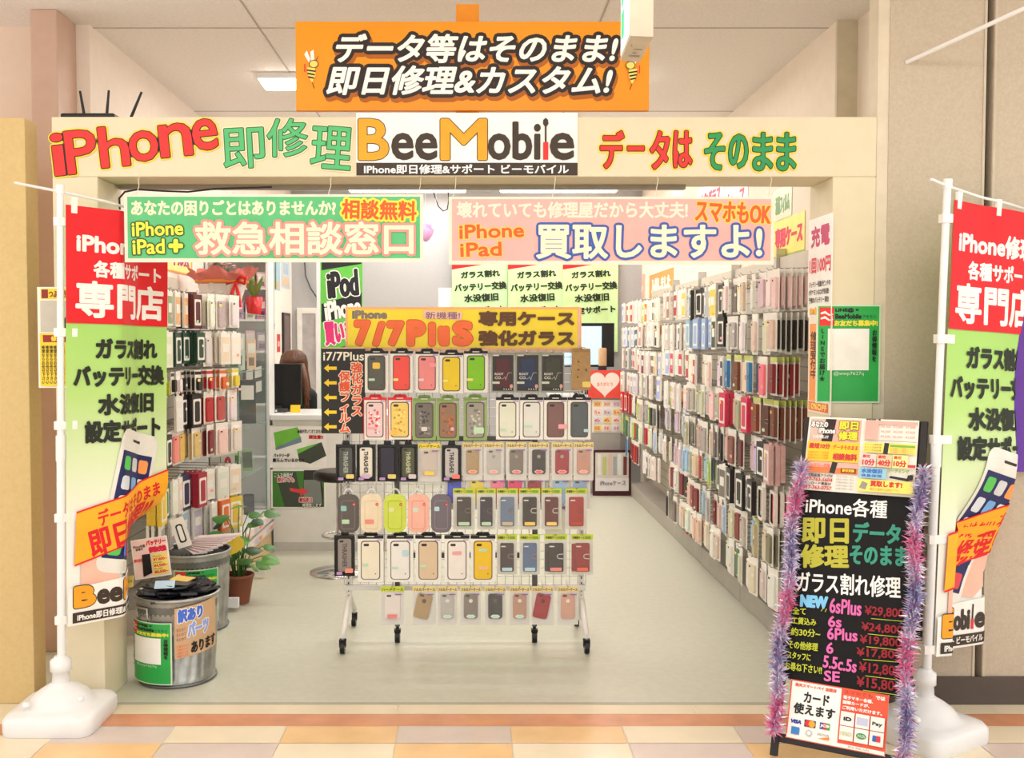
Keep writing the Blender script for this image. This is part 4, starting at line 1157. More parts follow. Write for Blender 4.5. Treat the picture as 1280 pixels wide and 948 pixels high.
def boxed(w, h, col, top=(22, 20, 20), frame=(240, 236, 226), tags=(), k=0.09, pattern=None, sidecol=None):
    d = 0.026; hh = h * .10
    r = MB(); fm = mat(frame, noise=.02)
    r.box(-w / 2, -d, -h, w / 2, 0, -hh * .9, fm)
    if sidecol:
        for sx in (-1, 1): r.box(sx * w / 2 - (.004 if sx > 0 else 0), -d - .0006, -h, sx * w / 2 + (0 if sx > 0 else .004), -d, -hh * .9, mat(sidecol))
    hd = MB(); hm = mat(top, rough=.4)
    hd.box(-w / 2 - .0005, -d - .0005, -hh, w / 2 + .0005, .0005, -.008, hm)
    hd.prism([(-w * .3, -.008), (w * .3, -.008), (w * .22, .006), (-w * .22, .006)], -.004, -.003, hm)
    FrontArt  # logo on the strip
    hd.prism(rrect(w * .3, .005, .002, 2, 0, -hh * .55), -d - .0012, -d - .0005, mat((210, 206, 200)))
    cw, ch, cz = w * .71, h * .77, -h * .545
    wn = MB(); wn.prism(rim_case(cw + .009, ch + .009, cw * .2, k, cz), -d - .0012, -d, mat((104, 92, 86)))
    pc = phone_case(col, cw, ch, cz, -d - .0012, k)
    y = -d - .0088
    if pattern:
        rr = random.Random(len(pattern) * 7 + int(w * 1e5))
        for i in range(26):
            pc.prism([(rr.uniform(-.36, .36) * cw + .005 * math.cos(a), cz + rr.uniform(-.36, .40) * ch * 1 + .005 * math.sin(a)) for a in [0]] + [], 0, 0, fm) if 0 else None
            cx_, cz2 = rr.uniform(-.36, .36) * cw * .9, cz + rr.uniform(-.4, .3) * ch
            pc.prism([(cx_ + .006 * math.cos(a), cz2 + .006 * math.sin(a)) for a in [PI / 4 * q for q in range(8)]], y - .0002 - i * 1e-5, y + .001, mat(pattern[i % len(pattern)]))
    pc.prism(rrect(cw * .06, cw * .06, cw * .02, 2, cw * .28, cz - ch * .36), y, y + .0005, DARK)
    out = [('p', r), ('header', hd), ('window_rim', wn), ('phone_case', pc)]
    q = MB(); sticker(q, w * .36, -hh * 1.25, w * .22, .007, -d, (196, 170, 206))
    for (tx, tz, tw, th, tc) in tags: sticker(q, tx * w, cz + tz * ch, tw, th, y - .0004, tc)
    out.append(('price_tag', q))
    return out
def root_box(w, h, col):
    d = 0.022; r = MB(); r.box(-w / 2, -d, -h, w / 2, 0, 0, mat((150, 152, 138)))
    i = MB(); i.box(-w / 2 + .006, -d - .0006, -h + .008, w / 2 - .006, -d, -.01, mat((56, 50, 50), rough=.3))
    pc = phone_case(col, w * .62, h * .74, -h * .5, -d - .0006, 0.0, .004)
    A = Art(pc, lambda a, b, hh: Vector((a, -d - .0062 - hh, b)), .0003)
    lt = mat((206, 204, 196))
    A.text('ROOT', -w * .36, -h * .56, w * .02, -h * .5, lt, .0006); A.text('CO.', -w * .36, -h * .66, -w * .05, -h * .59, lt, .0006)
    A.line([(-w * .02, -h * .66), (w * .08, -h * .60), (w * .12, -h * .68), (w * .22, -h * .5), (w * .38, -h * .5)], .0016, lt)
    for k in range(4): A.rect(w * (.02 + .1 * k), -h * .93, w * (.07 + .1 * k), -h * .9, lt)
    q = MB(); sticker(q, -w * .3, -h * .75, w * .32, .011, -d - .0064, (206, 214, 196)); scallop(q, w * .36, -h * .84, .014, .018, -d - .0064, (244, 150, 130)); sticker(q, -w * .3, -h * .06, w * .26, .006, -d - .0006, (220, 216, 210))
    return [('p', r), ('inner_tray', i), ('phone_case', pc), ('price_tag', q)]
def kraft_box(w, h):
    d = .022; m = mat((176, 140, 92), noise=.08, scale=60); r = MB(); r.box(-w / 2, -d, -h, w / 2, 0, -.012, m)
    r.prism([(-w * .5, -.012), (w * .5, -.012), (w * .5, .004), (-w * .5, .004)], -.006, -.004, m)
    q = MB(); sticker(q, w * .28, -h * .86, w * .44, h * .14, -d, (244, 216, 120))
    p = MB()
    for (x, z) in ((-.15, -.3), (-.15, -.5), (-.18, -.68)): p.prism([(x * w + .005 * math.cos(a), z * h + .005 * math.sin(a)) for a in [PI / 3 * k for k in range(6)]], -d - .0006, -d, mat((96, 72, 46)))
    p.prism([(w * .2, -h * .5), (w * .3, -h * .46), (w * .3, -h * .56)], -d - .0006, -d, mat((96, 72, 46)))
    return [('p', r), ('cut_out', p), ('price_tag', q)]
def thrasher_box(w, h, col, lt, tagc):
    d = .022; r = MB(); fm = mat((24, 22, 22), rough=.3)
    r.ring([(-w / 2, -h), (w / 2, -h), (w / 2, -.012), (-w / 2, -.012)], [(-w / 2 + .006, -h + .009), (w / 2 - .006, -h + .009), (w / 2 - .006, -.024), (-w / 2 + .006, -.024)], -d, 0, fm)
    r.box(-w / 2 + .004, -.002, -h + .006, w / 2 - .004, 0, -.02, mat((70, 66, 64)))
    r.prism([(-w * .2, -.012), (w * .2, -.012), (w * .16, .006), (-w * .16, .006)], -.004, -.003, fm)
    pc = phone_case(col, w * .66, h * .76, -h * .52, -.004, 0.0, .010)
    A = Art(pc, lambda a, b, hh: Vector((a, -.0154 - hh, b)), .0003)
    if lt: A.text('THRASHER', -h * .3, -h * .3, h * .3, -h * .3 + w * .36, mat(lt), .0008, rot=-PI / 2, pivot=(0, -h * .3 - w * 0)) if 0 else A.text('THRASHER', -h * .28, -h * .52 - w * .12, h * .28, -h * .52 + w * .12, mat(lt), .0008, rot=-PI / 2)
    q = MB(); sticker(q, w * .22 if tagc else 0, -h * .87, w * .4, h * .11, -d - .0004, tagc or (210, 180, 210)); sticker(q, -w * .25, -h * .93, w * .28, h * .07, -d - .0004, (190, 150, 200))
    return [('p', r), ('phone_case', pc), ('price_tag', q)]
POUCH = clear((238, 236, 232), .10, .1, 'clear_bag')
def bagged(w, h, col, head=(236, 214, 150), text='フルカバーケース', tagc=(244, 140, 130), hole=(160, 150, 140), tcol=(60, 50, 40), tilt=0.0, shift=0.0, scal=True):
    r = MB(); r.prism(rrect(w, h - .018, .004, 3, 0, -(h + .018) / 2), -.0015, 0, mat((226, 222, 214), rough=.25))
    bag = MB(); bag.prism(rrect(w * .98, h - .02, .006, 3, 0, -(h + .02) / 2), -.0175, -.0016, POUCH)
    hd = MB(); hd.box(-w / 2, -.0035, -.022, w / 2, .0005, 0.004, mat(head))
    A = Art(hd, lambda a, b, hh: Vector((a, -.0035 - hh, b)), .0003)
    A.text(text, -w * .46, -.019, w * .46, -.004, mat(tcol), .0006)
    pc = phone_case(col, w * .66, h * .66, 0, 0, 0.0, .007, True, (w * .09, hole) if hole else None)
    if tilt or shift:
        ct, st = math.cos(tilt), math.sin(tilt)
        pc.v = [(x * ct - z * st + shift, y, x * st + z * ct) for x, y, z in pc.v]
    pc.v = [(x, y - .003, z - h * .5) for x, y, z in pc.v]
    q = MB()
    if tagc: (scallop if scal else sticker)(q, 0 + shift * .3, -h * .76, w * .42, h * .1, -.0182, tagc)
    sticker(q, w * .26, -.032, w * .3, .006, -.0178, (150, 110, 170))
    return [('p', r), ('header', hd), ('clear_bag', bag), ('phone_case', pc), ('price_tag', q)]
def handled(w, h, col, inner, tags):
    m = mat(col, rough=.2); r = MB(); hb = h * .86
    r.prism(rrect(w * .97, hb, w * .34, 6, 0, -h + hb / 2), -.024, 0, m)
    r.prism(rrect(w * .86, hb * .94, w * .28, 6, 0, -h + hb / 2), -.027, -.024, m)
    hn = MB(); hn.tube([(w * .2 * math.cos(a), -.012, -h + hb - .004 + h * .14 * math.sin(a)) for a in [PI * k / 12 for k in range(13)]], w * .045, clear((236, 236, 236), .6, .15, 'clear_grip'), 8)
    pc = MB(); pc.ring(rrect(w * .62, hb * .76, w * .12, 4, 0, -h + hb * .47), rrect(w * .56, hb * .72, w * .10, 4, 0, -h + hb * .47), -.0285, -.0268, mat(inner))
    q = MB(); q.mark(); q.prism([(w * .26 + .007 * math.cos(a), -h * .36 + .007 * math.sin(a)) for a in [PI * k / 8 for k in range(16)]], -.029, -.0275, mat((216, 40, 44)))
    q.box(w * .26 - .004, -.0294, -h * .36 - .0012, w * .26 + .004, -.029, -h * .36 + .0012, PAPER)
    for (tx, tz, tw, th, tc) in tags: sticker(q, tx * w, -h * tz, tw * w, th * h, -.0285, tc)
    return [('p', r), ('handle', hn), ('case_outline', pc), ('price_tag', q)]
def wallet(w, h, col, tagc, clasp=(206, 200, 196), two=False):
    r = MB(); r.prism(rrect(w, h - .02, .004, 3, 0, -(h + .02) / 2), -.0015, 0, mat((226, 224, 212), rough=.25))
    hd = MB(); hd.box(-w / 2, -.0035, -.021, w / 2, .0005, 0.005, mat((206, 212, 70)))
    A = Art(hd, lambda a, b, hh: Vector((a, -.0035 - hh, b)), .0003)
    A.rect(w * .12, -.017, w * .4, -.004, mat((120, 170, 60))); A.text('手帳型ケース', -w * .45, -.017, w * .1, -.004, mat((50, 90, 60)), .0005)
    pc = MB(); m = mat(col, rough=.55, noise=.1, scale=80)
    if two: pc.prism(rrect(w * .62, h * .70, .006, 4, -w * .17, -h * .56), -.010, -.002, m)
    pc.prism(rrect(w * .66, h * .72, .006, 4, 0, -h * .55), -.016, -.003, m); pc.prism(rrect(w * .62, h * .69, .005, 4, 0, -h * .55), -.0168, -.016, m)
    cl = MB(); cl.tube([(w * .31 + 0, -.0185, -h * .46), (w * .10, -.0185, -h * .47), (w * .045, -.0185, -h * .52), (w * .10, -.0185, -h * .57), (w * .31, -.0185, -h * .58)], .0026, mat(clasp, rough=.3), 6)
    bag = MB(); bag.prism(rrect(w * .98, h - .022, .006, 3, 0, -(h + .022) / 2), -.0225, -.0016, clear((238, 236, 232), .08, .1, 'clear_bag'))
    q = MB(); sticker(q, 0, -h * .84, w * .5, h * .085, -.0235, tagc); sticker(q, -w * .18, -h * .26, w * .22, .006, -.0235, (222, 216, 206))
    return [('p', r), ('header', hd), ('wallet_case', pc), ('clasp', cl), ('clear_bag', bag), ('price_tag', q)]
# ---- the six rows: (description, x0, y0, x1, y1, builder)
def wh(x0, y0, x1, y1):
    k = RF / FOC; return (x1 - x0) * k, (y1 - y0) * k
B_ = boxed
gtag = (196, 226, 190); ytag = (250, 232, 140); ptag = (246, 170, 176); btag = (190, 220, 226)
rows = [
 [('boxed charcoal phone case with a yellow figure', 455.5, 437, 485, 491, lambda w, h: B_(w, h, (92, 92, 84), tags=[(0, .22, .036, .03, (250, 206, 90)), (-.2, -.2, .03, .012, gtag)])),
  ('boxed red phone case', 487.7, 437, 516, 491, lambda w, h: B_(w, h, (244, 84, 74), tags=[(-.25, -.2, .024, .012, ytag)])),
  ('boxed pink phone case with a pink tag', 519, 437.5, 548, 491, lambda w, h: B_(w, h, (240, 142, 142), tags=[(.25, .25, .03, .018, (250, 160, 170)), (-.25, -.2, .024, .012, (240, 214, 214))])),
  ('boxed yellow phone case', 549.5, 439, 579, 492, lambda w, h: B_(w, h, (238, 206, 30), tags=[(-.25, -.2, .024, .01, ytag)])),
  ('boxed lime green phone case', 580, 437, 610, 491, lambda w, h: B_(w, h, (132, 200, 24), tags=[(-.25, -.2, .03, .012, ytag)])),
  ('grey framed box with a maroon case', 614, 441.5, 643.5, 491, lambda w, h: root_box(w, h, (88, 40, 44))),
  ('grey framed box with a navy case', 644.5, 441.5, 675, 491, lambda w, h: root_box(w, h, (46, 58, 86))),
  ('grey framed box with an olive case', 676, 441.5, 706, 491, lambda w, h: root_box(w, h, (66, 66, 48))),
  ('brown kraft box', 715, 437, 739, 488, lambda w, h: kraft_box(w, h))],
 [('red topped box with a pink patterned case', 454, 495, 483, 550, lambda w, h: B_(w, h, (240, 206, 206), (220, 40, 44), tags=[(-.1, -.25, .045, .012, ptag)], pattern=[(240, 90, 100), (250, 240, 236), (220, 60, 70), (180, 140, 140)], sidecol=(216, 40, 40))),
  ('red topped box with a yellow patterned case', 484.6, 495, 515, 550, lambda w, h: B_(w, h, (240, 208, 110), (220, 40, 44), tags=[(-.25, -.38, .034, .024, (250, 196, 90))], pattern=[(240, 190, 60), (250, 226, 130), (200, 150, 60)], sidecol=(216, 40, 40))),
  ('green box with a dark patterned case', 515.5, 496, 545, 551, lambda w, h: B_(w, h, (118, 112, 104), (128, 156, 84), (146, 170, 104), tags=[(0, -.25, .028, .02, (220, 216, 206))], pattern=[(80, 76, 74), (150, 144, 134)], k=.04)),
  ('green box with a brown figured case', 545.5, 496, 574, 551, lambda w, h: B_(w, h, (150, 116, 92), (128, 156, 84), (146, 170, 104), tags=[(.2, -.25, .016, .016, ptag)], pattern=[(200, 110, 60), (130, 100, 80)], k=.04)),
  ('green box with a grey figured case', 579, 495, 609, 551, lambda w, h: B_(w, h, (158, 154, 140), (128, 156, 84), (150, 174, 108), tags=[(.15, -.3, .05, .03, gtag)], pattern=[(200, 198, 186), (130, 124, 116)], k=.04)),
  ('boxed cream phone case with a green tag', 620, 495, 649, 550, lambda w, h: B_(w, h, (226, 226, 204), tags=[(-.2, -.3, .03, .014, gtag)])),
  ('boxed pale grey phone case', 650, 495, 679, 550, lambda w, h: B_(w, h, (226, 224, 216), tags=[(-.15, -.2, .04, .012, gtag)])),
  ('boxed brown phone case with a pink tag', 680, 495, 709, 550, lambda w, h: B_(w, h, (130, 96, 92), tags=[(.3, -.2, .04, .022, ptag)])),
  ('boxed slate phone case with a blue tag', 710, 495, 739, 550, lambda w, h: B_(w, h, (92, 98, 100), tags=[(.3, -.32, .024, .014, btag)]))],
 [('black window box with a grey lettered case', 419, 553, 444, 603, lambda w, h: thrasher_box(w, h, (80, 84, 80), (170, 176, 164), (236, 214, 130))),
  ('black window box with a white lettered case', 445, 553, 469, 603, lambda w, h: thrasher_box(w, h, (234, 226, 210), (30, 28, 28), None)),
  ('black window box with a dark navy case', 471, 553, 497, 603, lambda w, h: thrasher_box(w, h, (48, 46, 62), None, (230, 210, 130))),
  ('black window box with an olive lettered case', 498, 553, 522, 603, lambda w, h: thrasher_box(w, h, (84, 88, 64), (196, 196, 160), (220, 206, 210))),
  ('frosted pack with a yellow tag', 522, 556, 551, 604, lambda w, h: bagged(w, h, (206, 192, 180), (240, 216, 80), 'ハードケース', (250, 214, 90), None, scal=False)),
  ('black window box with a printed case', 552, 554, 577, 603, lambda w, h: thrasher_box(w, h, (196, 190, 186), (60, 56, 58), (246, 130, 120))),
  ('bagged gold phone case', 578, 555, 603.5, 602, lambda w, h: bagged(w, h, (176, 146, 100), tagc=(246, 150, 110))),
  ('bagged silver phone case', 604.5, 555, 630, 602, lambda w, h: bagged(w, h, (186, 182, 174), tagc=(250, 170, 170))),
  ('bagged grey phone case', 632.5, 555, 659, 602, lambda w, h: bagged(w, h, (122, 112, 100))),
  ('bagged black phone case', 661, 555, 687, 602, lambda w, h: bagged(w, h, (34, 30, 30), tagc=(240, 120, 110))),
  ('bagged red phone case', 690, 555, 716.5, 602, lambda w, h: bagged(w, h, (160, 22, 40), tagc=(244, 130, 120))),
  ('bagged rose gold phone case', 717.5, 555, 743, 602, lambda w, h: bagged(w, h, (200, 146, 124), tagc=(250, 170, 150)))],
 [('dark grey capsule shaped case pack', 420.7, 611, 449, 667, lambda w, h: handled(w, h, (96, 88, 84), (130, 122, 116), [(-.12, .75, .34, .1, gtag), (-.2, .45, .26, .12, (150, 200, 190))])),
  ('cream capsule shaped case pack', 449.8, 611, 478, 667, lambda w, h: handled(w, h, (240, 222, 190), (220, 204, 176), [(-.08, .75, .4, .1, (240, 150, 130))])),
  ('lime capsule shaped case pack', 478.8, 611, 508, 667, lambda w, h: handled(w, h, (208, 222, 84), (180, 198, 60), [(-.15, .48, .26, .1, (226, 226, 150))])),
  ('pale pink capsule shaped case pack', 509, 611, 537, 667, lambda w, h: handled(w, h, (246, 186, 166), (224, 160, 142), [(-.12, .48, .26, .1, (214, 226, 206))])),
  ('grey violet capsule shaped case pack', 538, 611, 565, 667, lambda w, h: handled(w, h, (116, 108, 116), (146, 138, 146), [(-.2, .46, .24, .1, btag)])),
  ('dark wallet case', 566, 613, 594, 664, lambda w, h: wallet(w, h, (64, 56, 50), gtag, (120, 100, 80))),
  ('dark navy wallet case', 596, 613, 620, 664, lambda w, h: wallet(w, h, (52, 44, 56), gtag, (110, 92, 90))),
  ('blue wallet case', 621, 613, 648, 664, lambda w, h: wallet(w, h, (104, 122, 148), (206, 190, 160), (140, 120, 100))),
  ('black wallet case with a silver clasp', 649, 613, 676, 664, lambda w, h: wallet(w, h, (54, 48, 42), (244, 206, 110))),
  ('maroon wallet case with a silver clasp', 677, 613, 703, 664, lambda w, h: wallet(w, h, (100, 44, 40), (250, 214, 130))),
  ('red wallet case', 707, 613, 735, 664, lambda w, h: wallet(w, h, (168, 52, 46), (190, 90, 70), (150, 60, 50)))],
 [('black boxed grey printed case', 417, 667, 443, 722, lambda w, h: thrasher_box(w, h, (150, 140, 132), (90, 82, 80), (244, 150, 130))),
  ('boxed cream phone case', 446.5, 668, 479, 729, lambda w, h: B_(w, h, (240, 230, 206), tags=[(-.2, -.12, .03, .014, gtag)])),
  ('boxed white phone case with a blue tag', 483.6, 668, 516.7, 729, lambda w, h: B_(w, h, (238, 234, 226), tags=[(.2, .2, .03, .03, btag), (-.2, -.2, .03, .012, gtag)])),
  ('boxed beige phone case', 519, 668, 552, 729, lambda w, h: B_(w, h, (222, 196, 164), tags=[(-.2, -.15, .03, .012, gtag)])),
  ('boxed white phone case with pink tag', 555, 668, 587, 729, lambda w, h: B_(w, h, (240, 232, 222), tags=[(0, .2, .045, .018, ptag)])),
  ('boxed mustard phone case', 588, 668, 619.5, 729, lambda w, h: B_(w, h, (238, 196, 50), tags=[(0, .28, .04, .014, gtag), (0, -.2, .045, .016, (246, 190, 150))])),
  ('dark brown wallet case', 621, 671, 647, 721, lambda w, h: wallet(w, h, (72, 58, 56), btag, (140, 120, 110))),
  ('blue wallet case with a pale tag', 649.5, 671, 676, 721, lambda w, h: wallet(w, h, (92, 112, 146), btag, (150, 130, 120))),
  ('pair of black wallet cases', 680.6, 671, 710, 721, lambda w, h: wallet(w, h, (62, 54, 50), (244, 150, 140), two=True)),
  ('pair of red wallet cases', 714.5, 671, 742.6, 721, lambda w, h: wallet(w, h, (150, 52, 48), (240, 120, 100), two=True))],
 [('frosted pack with a green header', 475, 736, 505, 784, lambda w, h: bagged(w, h, (236, 226, 218), (206, 216, 70), 'ハードケース', (244, 140, 140), None, scal=False)),
  ('tilted gold phone case', 515, 736, 545, 784, lambda w, h: bagged(w, h, (178, 148, 104), tagc=None, hole=(90, 76, 60), tilt=-.22, shift=-.006)),
  ('bagged silver phone case', 546, 736, 572, 784, lambda w, h: bagged(w, h, (190, 184, 176), tagc=(190, 230, 210), hole=(248, 244, 240))),
  ('bagged grey phone case', 575, 736, 602, 784, lambda w, h: bagged(w, h, (134, 124, 112), tagc=(190, 230, 210), hole=(248, 244, 240))),
  ('bagged black phone case', 605.5, 736, 633, 784, lambda w, h: bagged(w, h, (58, 54, 50), tagc=(190, 230, 210), hole=(120, 112, 108))),
  ('bagged rose phone case', 637, 736, 663, 784, lambda w, h: bagged(w, h, (190, 146, 122), tagc=(190, 230, 210), hole=(248, 244, 240))),
  ('tilted red phone case', 664.5, 736, 693, 784, lambda w, h: bagged(w, h, (164, 26, 34), tagc=None, hole=(90, 30, 30), tilt=-.2, shift=-.004)),
  ('bagged pink phone case', 697, 736, 724, 784, lambda w, h: bagged(w, h, (214, 164, 142), tagc=None, hole=(248, 240, 236)))]]
rowname = ['top', 'second', 'third', 'fourth', 'fifth', 'bottom']
hook = MB()
hook.tube([(0, RY - RF - .002 - .06, 0.008), (0, RY - RF - .06 + .03, 0.004), (0, RY - RF - .06 + 0.058, 0.004)], .002, STEEL, 6)
for ri, row in enumerate(rows):
    for ci, (desc, x0, y0, x1, y1, fn) in enumerate(row):
        w, h = wh(x0, y0, x1, y1)
        p = P((x0 + x1) / 2, y0, RF)
        rz = random.Random(ri * 31 + ci).uniform(-.03, .03)
        place(fn(w * .985, h), 'phone_case_pack', '%s, %s from left, %s row of wheeled rack' % (desc, ORD[ci], rowname[ri]), 'phone case', 'phone cases on the wheeled rack', (p.x, RF + .03, p.z), rz)
        hk = MB(); hk.tube([(p.x, RY, p.z + .012), (p.x, RF + .012, p.z + .002), (p.x, RF + .004, p.z + .010)], .002, STEEL, 6)
        hk.build('hook', t)
for k in range(3):   # bare hooks sticking out of the panel
    q = P((690, 560, 432)[k], (666, 560, 606)[k], RY); hk = MB(); hk.tube([(q.x, RY, q.z), (q.x, RF + .03, q.z - .002), (q.x, RF + .02, q.z + .008)], .002, STEEL, 6); hk.build('hook', t)
# signs of the rack
SY = RY - .06
b, A = board_px('', '', '', 432, 384, 727, 437, SY, .004, mat((252, 190, 130), rough=.3))
A.prect(435, 387, 722, 434.5, mat((255, 228, 50), rough=.25, noise=.02)); A.prect(722, 385, 725, 437, mat((250, 200, 180)))
RO = mat((252, 120, 70)); BR2 = mat((104, 70, 44))
A.ptext('iPhone', 440, 388, 484, 399, mat((140, 128, 118)), 1.0)
for (s, x0, x1, y0) in (('7', 441, 464, 400), ('/', 464, 482, 402), ('7', 482, 506, 401), ('P', 507, 533, 400), ('l', 534, 545, 403), ('u', 546, 562, 408), ('S', 564, 592, 401)):
    A.ptext(s, x0 + 1.5, y0, x1 - .5, 433, RO, 3.0, [(0.6, mat((200, 70, 40)))])
A.ppoly([(530, 388), (578, 390), (577, 400), (528, 398)], mat((250, 206, 180))); A.ptext('新機種!', 532, 390, 575, 399, mat((130, 90, 140)), .1)
A.ptext('専用ケース', 598, 389, 718, 408, BR2, 1.3); A.ptext('強化ガラス', 598, 413, 718, 433, BR2, 1.3)
tag(b.build('rack_sign'), 'yellow sign with big orange lettering along the top of the wheeled rack', 'sign')
b, A = board_px('', '', '', 402, 434.5, 456.5, 542, RF + .03, .004, mat((34, 26, 22), rough=.3))
A.prect(402, 434.5, 456.5, 436, mat((230, 200, 170)))
A.ptext('i7/7Plus', 404, 440, 455, 451, mat((246, 240, 222)), .3)
A.ptext('強\n化\nガ\nラ\nス', 439, 453, 453, 520, mat((230, 92, 60)), .5, [(1.0, mat((246, 226, 200)))])
A.ptext('保\n護\nフ\nィ\nル\nム', 424, 464, 438, 541, mat((230, 92, 60)), .5, [(1.0, mat((246, 226, 200)))])
for k in range(5):
    y = 460.5 + k * 18.3
    A.ppoly([(405, y), (411, y - 5), (411, y - 2), (421, y - 2), (421, y + 2), (411, y + 2), (411, y + 5)], mat((252, 214, 50)))
tag(b.build('rack_sign'), 'black sign with five yellow arrows hanging at the left of the wheeled rack', 'sign')
# low second stand behind
t2 = thing('display_stand', 'low second stand with dark posts and casters behind the wheeled rack', 'stand', (-.03, 5.2, 0))
for px in (497, 668):
    q = PF(px, 803); x = q.x; s = MB(); s.box(x - .012, q.y - .012, .08, x + .012, q.y + .012, 1.02, mat((84, 80, 80), rough=.4)); s.build('post', t2, bevel=.002)
    c = MB(); c.tube([(x, q.y, .085), (x, q.y, .05)], .008, BLACK, 8); c.box(x - .016, q.y - .016, .05, x + .016, q.y + .016, .066, BLACK); co = c.build('caster', t2)
    w = MB(); w.tube([(x - .012, q.y - .004, .03), (x + .012, q.y - .004, .03)], .03, BLACK, 16); w.build('wheel', co)
q0, q1 = PF(497, 803), PF(668, 803)
s = MB(); s.box(q0.x, q0.y - .01, .42, q1.x, q0.y + .01, .445, mat((84, 80, 80))); s.box(q0.x, q0.y - .01, .995, q1.x, q0.y + .01, 1.02, mat((84, 80, 80))); s.build('crossbar', t2)
for i, (px, py, cc) in enumerate(((568, 606, (40, 70, 200)), (596, 606, (230, 210, 60)), (622, 606, (236, 120, 160)), (644, 606, (226, 40, 110)), (668, 606, (150, 20, 40)), (700, 606, (150, 190, 220)), (725, 606, (140, 170, 200)), (694, 640, (220, 226, 120)))):
    q = P(px, py, q0.y - .03); place(bagged(.10, .17, cc, (236, 232, 224), 'ストラップ', None, None), 'phone_case_pack', '%s bagged strap, %s from the left on the low stand behind the rack' % (('blue', 'yellow', 'pink', 'magenta', 'maroon', 'pale blue', 'sky blue', 'lime')[i], ORD[i]), 'strap', 'straps on the low stand', (q.x, q0.y - .028, q.z + .05))

# ================================================================= SHELVING ALONG THE RIGHT WALL
SLAT = mat((206, 198, 184), rough=.5, noise=.04, scale=8); SLATD = mat((150, 144, 134), rough=.6); BASEM = mat((176, 170, 160), rough=.5)
OC = object_colour(.4); CARDM = mat((244, 240, 232), rough=.35, noise=.03); HOOKM = mat((190, 188, 186), rough=.25, metal=.85, noise=.02)
TAGS = [mat((250, 226, 130)), mat((246, 176, 176)), mat((200, 226, 196)), mat((240, 238, 230))]
packs = {}
def wall_pack(kind, var):
    """front towards -y, hang point at z=0"""
    if (kind, var) in packs: return packs[(kind, var)]
    b = MB(); w, h = .110, .193; y = 0
    if kind == 'bag':
        b.prism(rrect(w, h - .012, .006, 3, 0, -(h + .012) / 2), -.0015, 0, CARDM); b.box(-w / 2, -.003, -.02, w / 2, .001, .004, CARDM)
        b.prism(rrect(w * .68, h * .76, .012, 4, 0, -h * .55), -.0125, -.0015, OC); b.prism(rrect(w * .6, h * .7, .01, 4, 0, -h * .55), -.0135, -.0125, OC); y = -.0137
        b.prism(rrect(w * .16, w * .08, .003, 2, -w * .16, -h * .25), -.0142, -.0135, DARK)
    elif kind == 'box':
        b.box(-w / 2, -.022, -h, w / 2, 0, -.006, OC); b.prism([(-w * .25, -.006), (w * .25, -.006), (w * .2, .008), (-w * .2, .008)], -.004, -.003, OC)
        b.prism(rrect(w * .78, h * .74, .008, 3, 0, -h * .54), -.0228, -.022, CARDM); b.prism(rrect(w * .5, h * .6, .012, 4, 0, -h * .54), -.0245, -.0228, OC); y = -.0248
    elif kind == 'slim':
        b.box(-w * .46, -.014, -h, w * .46, 0, -.004, CARDM); b.box(-w * .4, -.0146, -h + .012, w * .4, -.014, -.03, OC); b.prism([(-w * .2, -.004), (w * .2, -.004), (w * .16, .008), (-w * .16, .008)], -.004, -.003, CARDM)
        b.box(-w * .28, -.0152, -h * .62, w * .28, -.0146, -h * .36, CARDM); y = -.0155
    elif kind == 'wallet':
        b.prism(rrect(w, h - .012, .006, 3, 0, -(h + .012) / 2), -.0015, 0, CARDM); b.box(-w / 2, -.003, -.022, w / 2, .001, .004, mat((206, 214, 120)))
        b.prism(rrect(w * .74, h * .78, .007, 4, 0, -h * .55), -.019, -.0015, OC); b.tube([(w * .37, -.02, -h * .5), (w * .1, -.0205, -h * .52), (w * .1, -.0205, -h * .6), (w * .37, -.02, -h * .62)], .002, SLATD, 5); y = -.0195
    elif kind == 'bumper':
        b.box(-w * .3, -.003, -.02, w * .3, 0, .004, CARDM)
        b.ring(waisted(rrect(w * .86, h * .88, .022, 5, 0, -h * .54), h * .88, .06, -h * .54), waisted(rrect(w * .62, h * .72, .016, 5, 0, -h * .54), h * .72, .06, -h * .54), -.020, -.002, mat((240, 232, 222), rough=.3))
        b.ring(waisted(rrect(w * .62, h * .72, .016, 5, 0, -h * .54), h * .72, .06, -h * .54), waisted(rrect(w * .56, h * .68, .014, 5, 0, -h * .54), h * .68, .06, -h * .54), -.018, -.004, DARK)
        b.prism(waisted(rrect(w * .56, h * .68, .014, 5, 0, -h * .54), h * .68, .06, -h * .54), -.010, -.006, OC); y = -.0105
    elif kind == 'small':
        h2 = .13
        b.prism(rrect(w * .62, h2, .004, 3, 0, -h2 / 2), -.002, 0, CARDM); b.prism(rrect(w * .4, h2 * .55, .012, 4, 0, -h2 * .62), -.02, -.002, OC); b.box(-w * .31, -.003, -.026, w * .31, -.002, -.008, OC); y = -.0205
    if var < 4:
        tx, tz = ((-.2, -.30), (.16, -.72), (-.1, -.8), (.2, -.45))[var]
        b.box(tx * w - .014, y - .0008, tz * h - .008, tx * w + .014, y, tz * h + .008, TAGS[var])
    packs[(kind, var)] = b.mesh('phone_case_pack')
    return packs[(kind, var)]
KNAME = {'bag': 'bagged_phone_case', 'box': 'boxed_phone_case', 'slim': 'screen_film_pack', 'wallet': 'wallet_phone_case', 'bumper': 'framed_phone_case', 'small': 'accessory_pack'}
KCAT = {'slim': 'screen film', 'small': 'phone accessory', 'wallet': 'wallet case'}
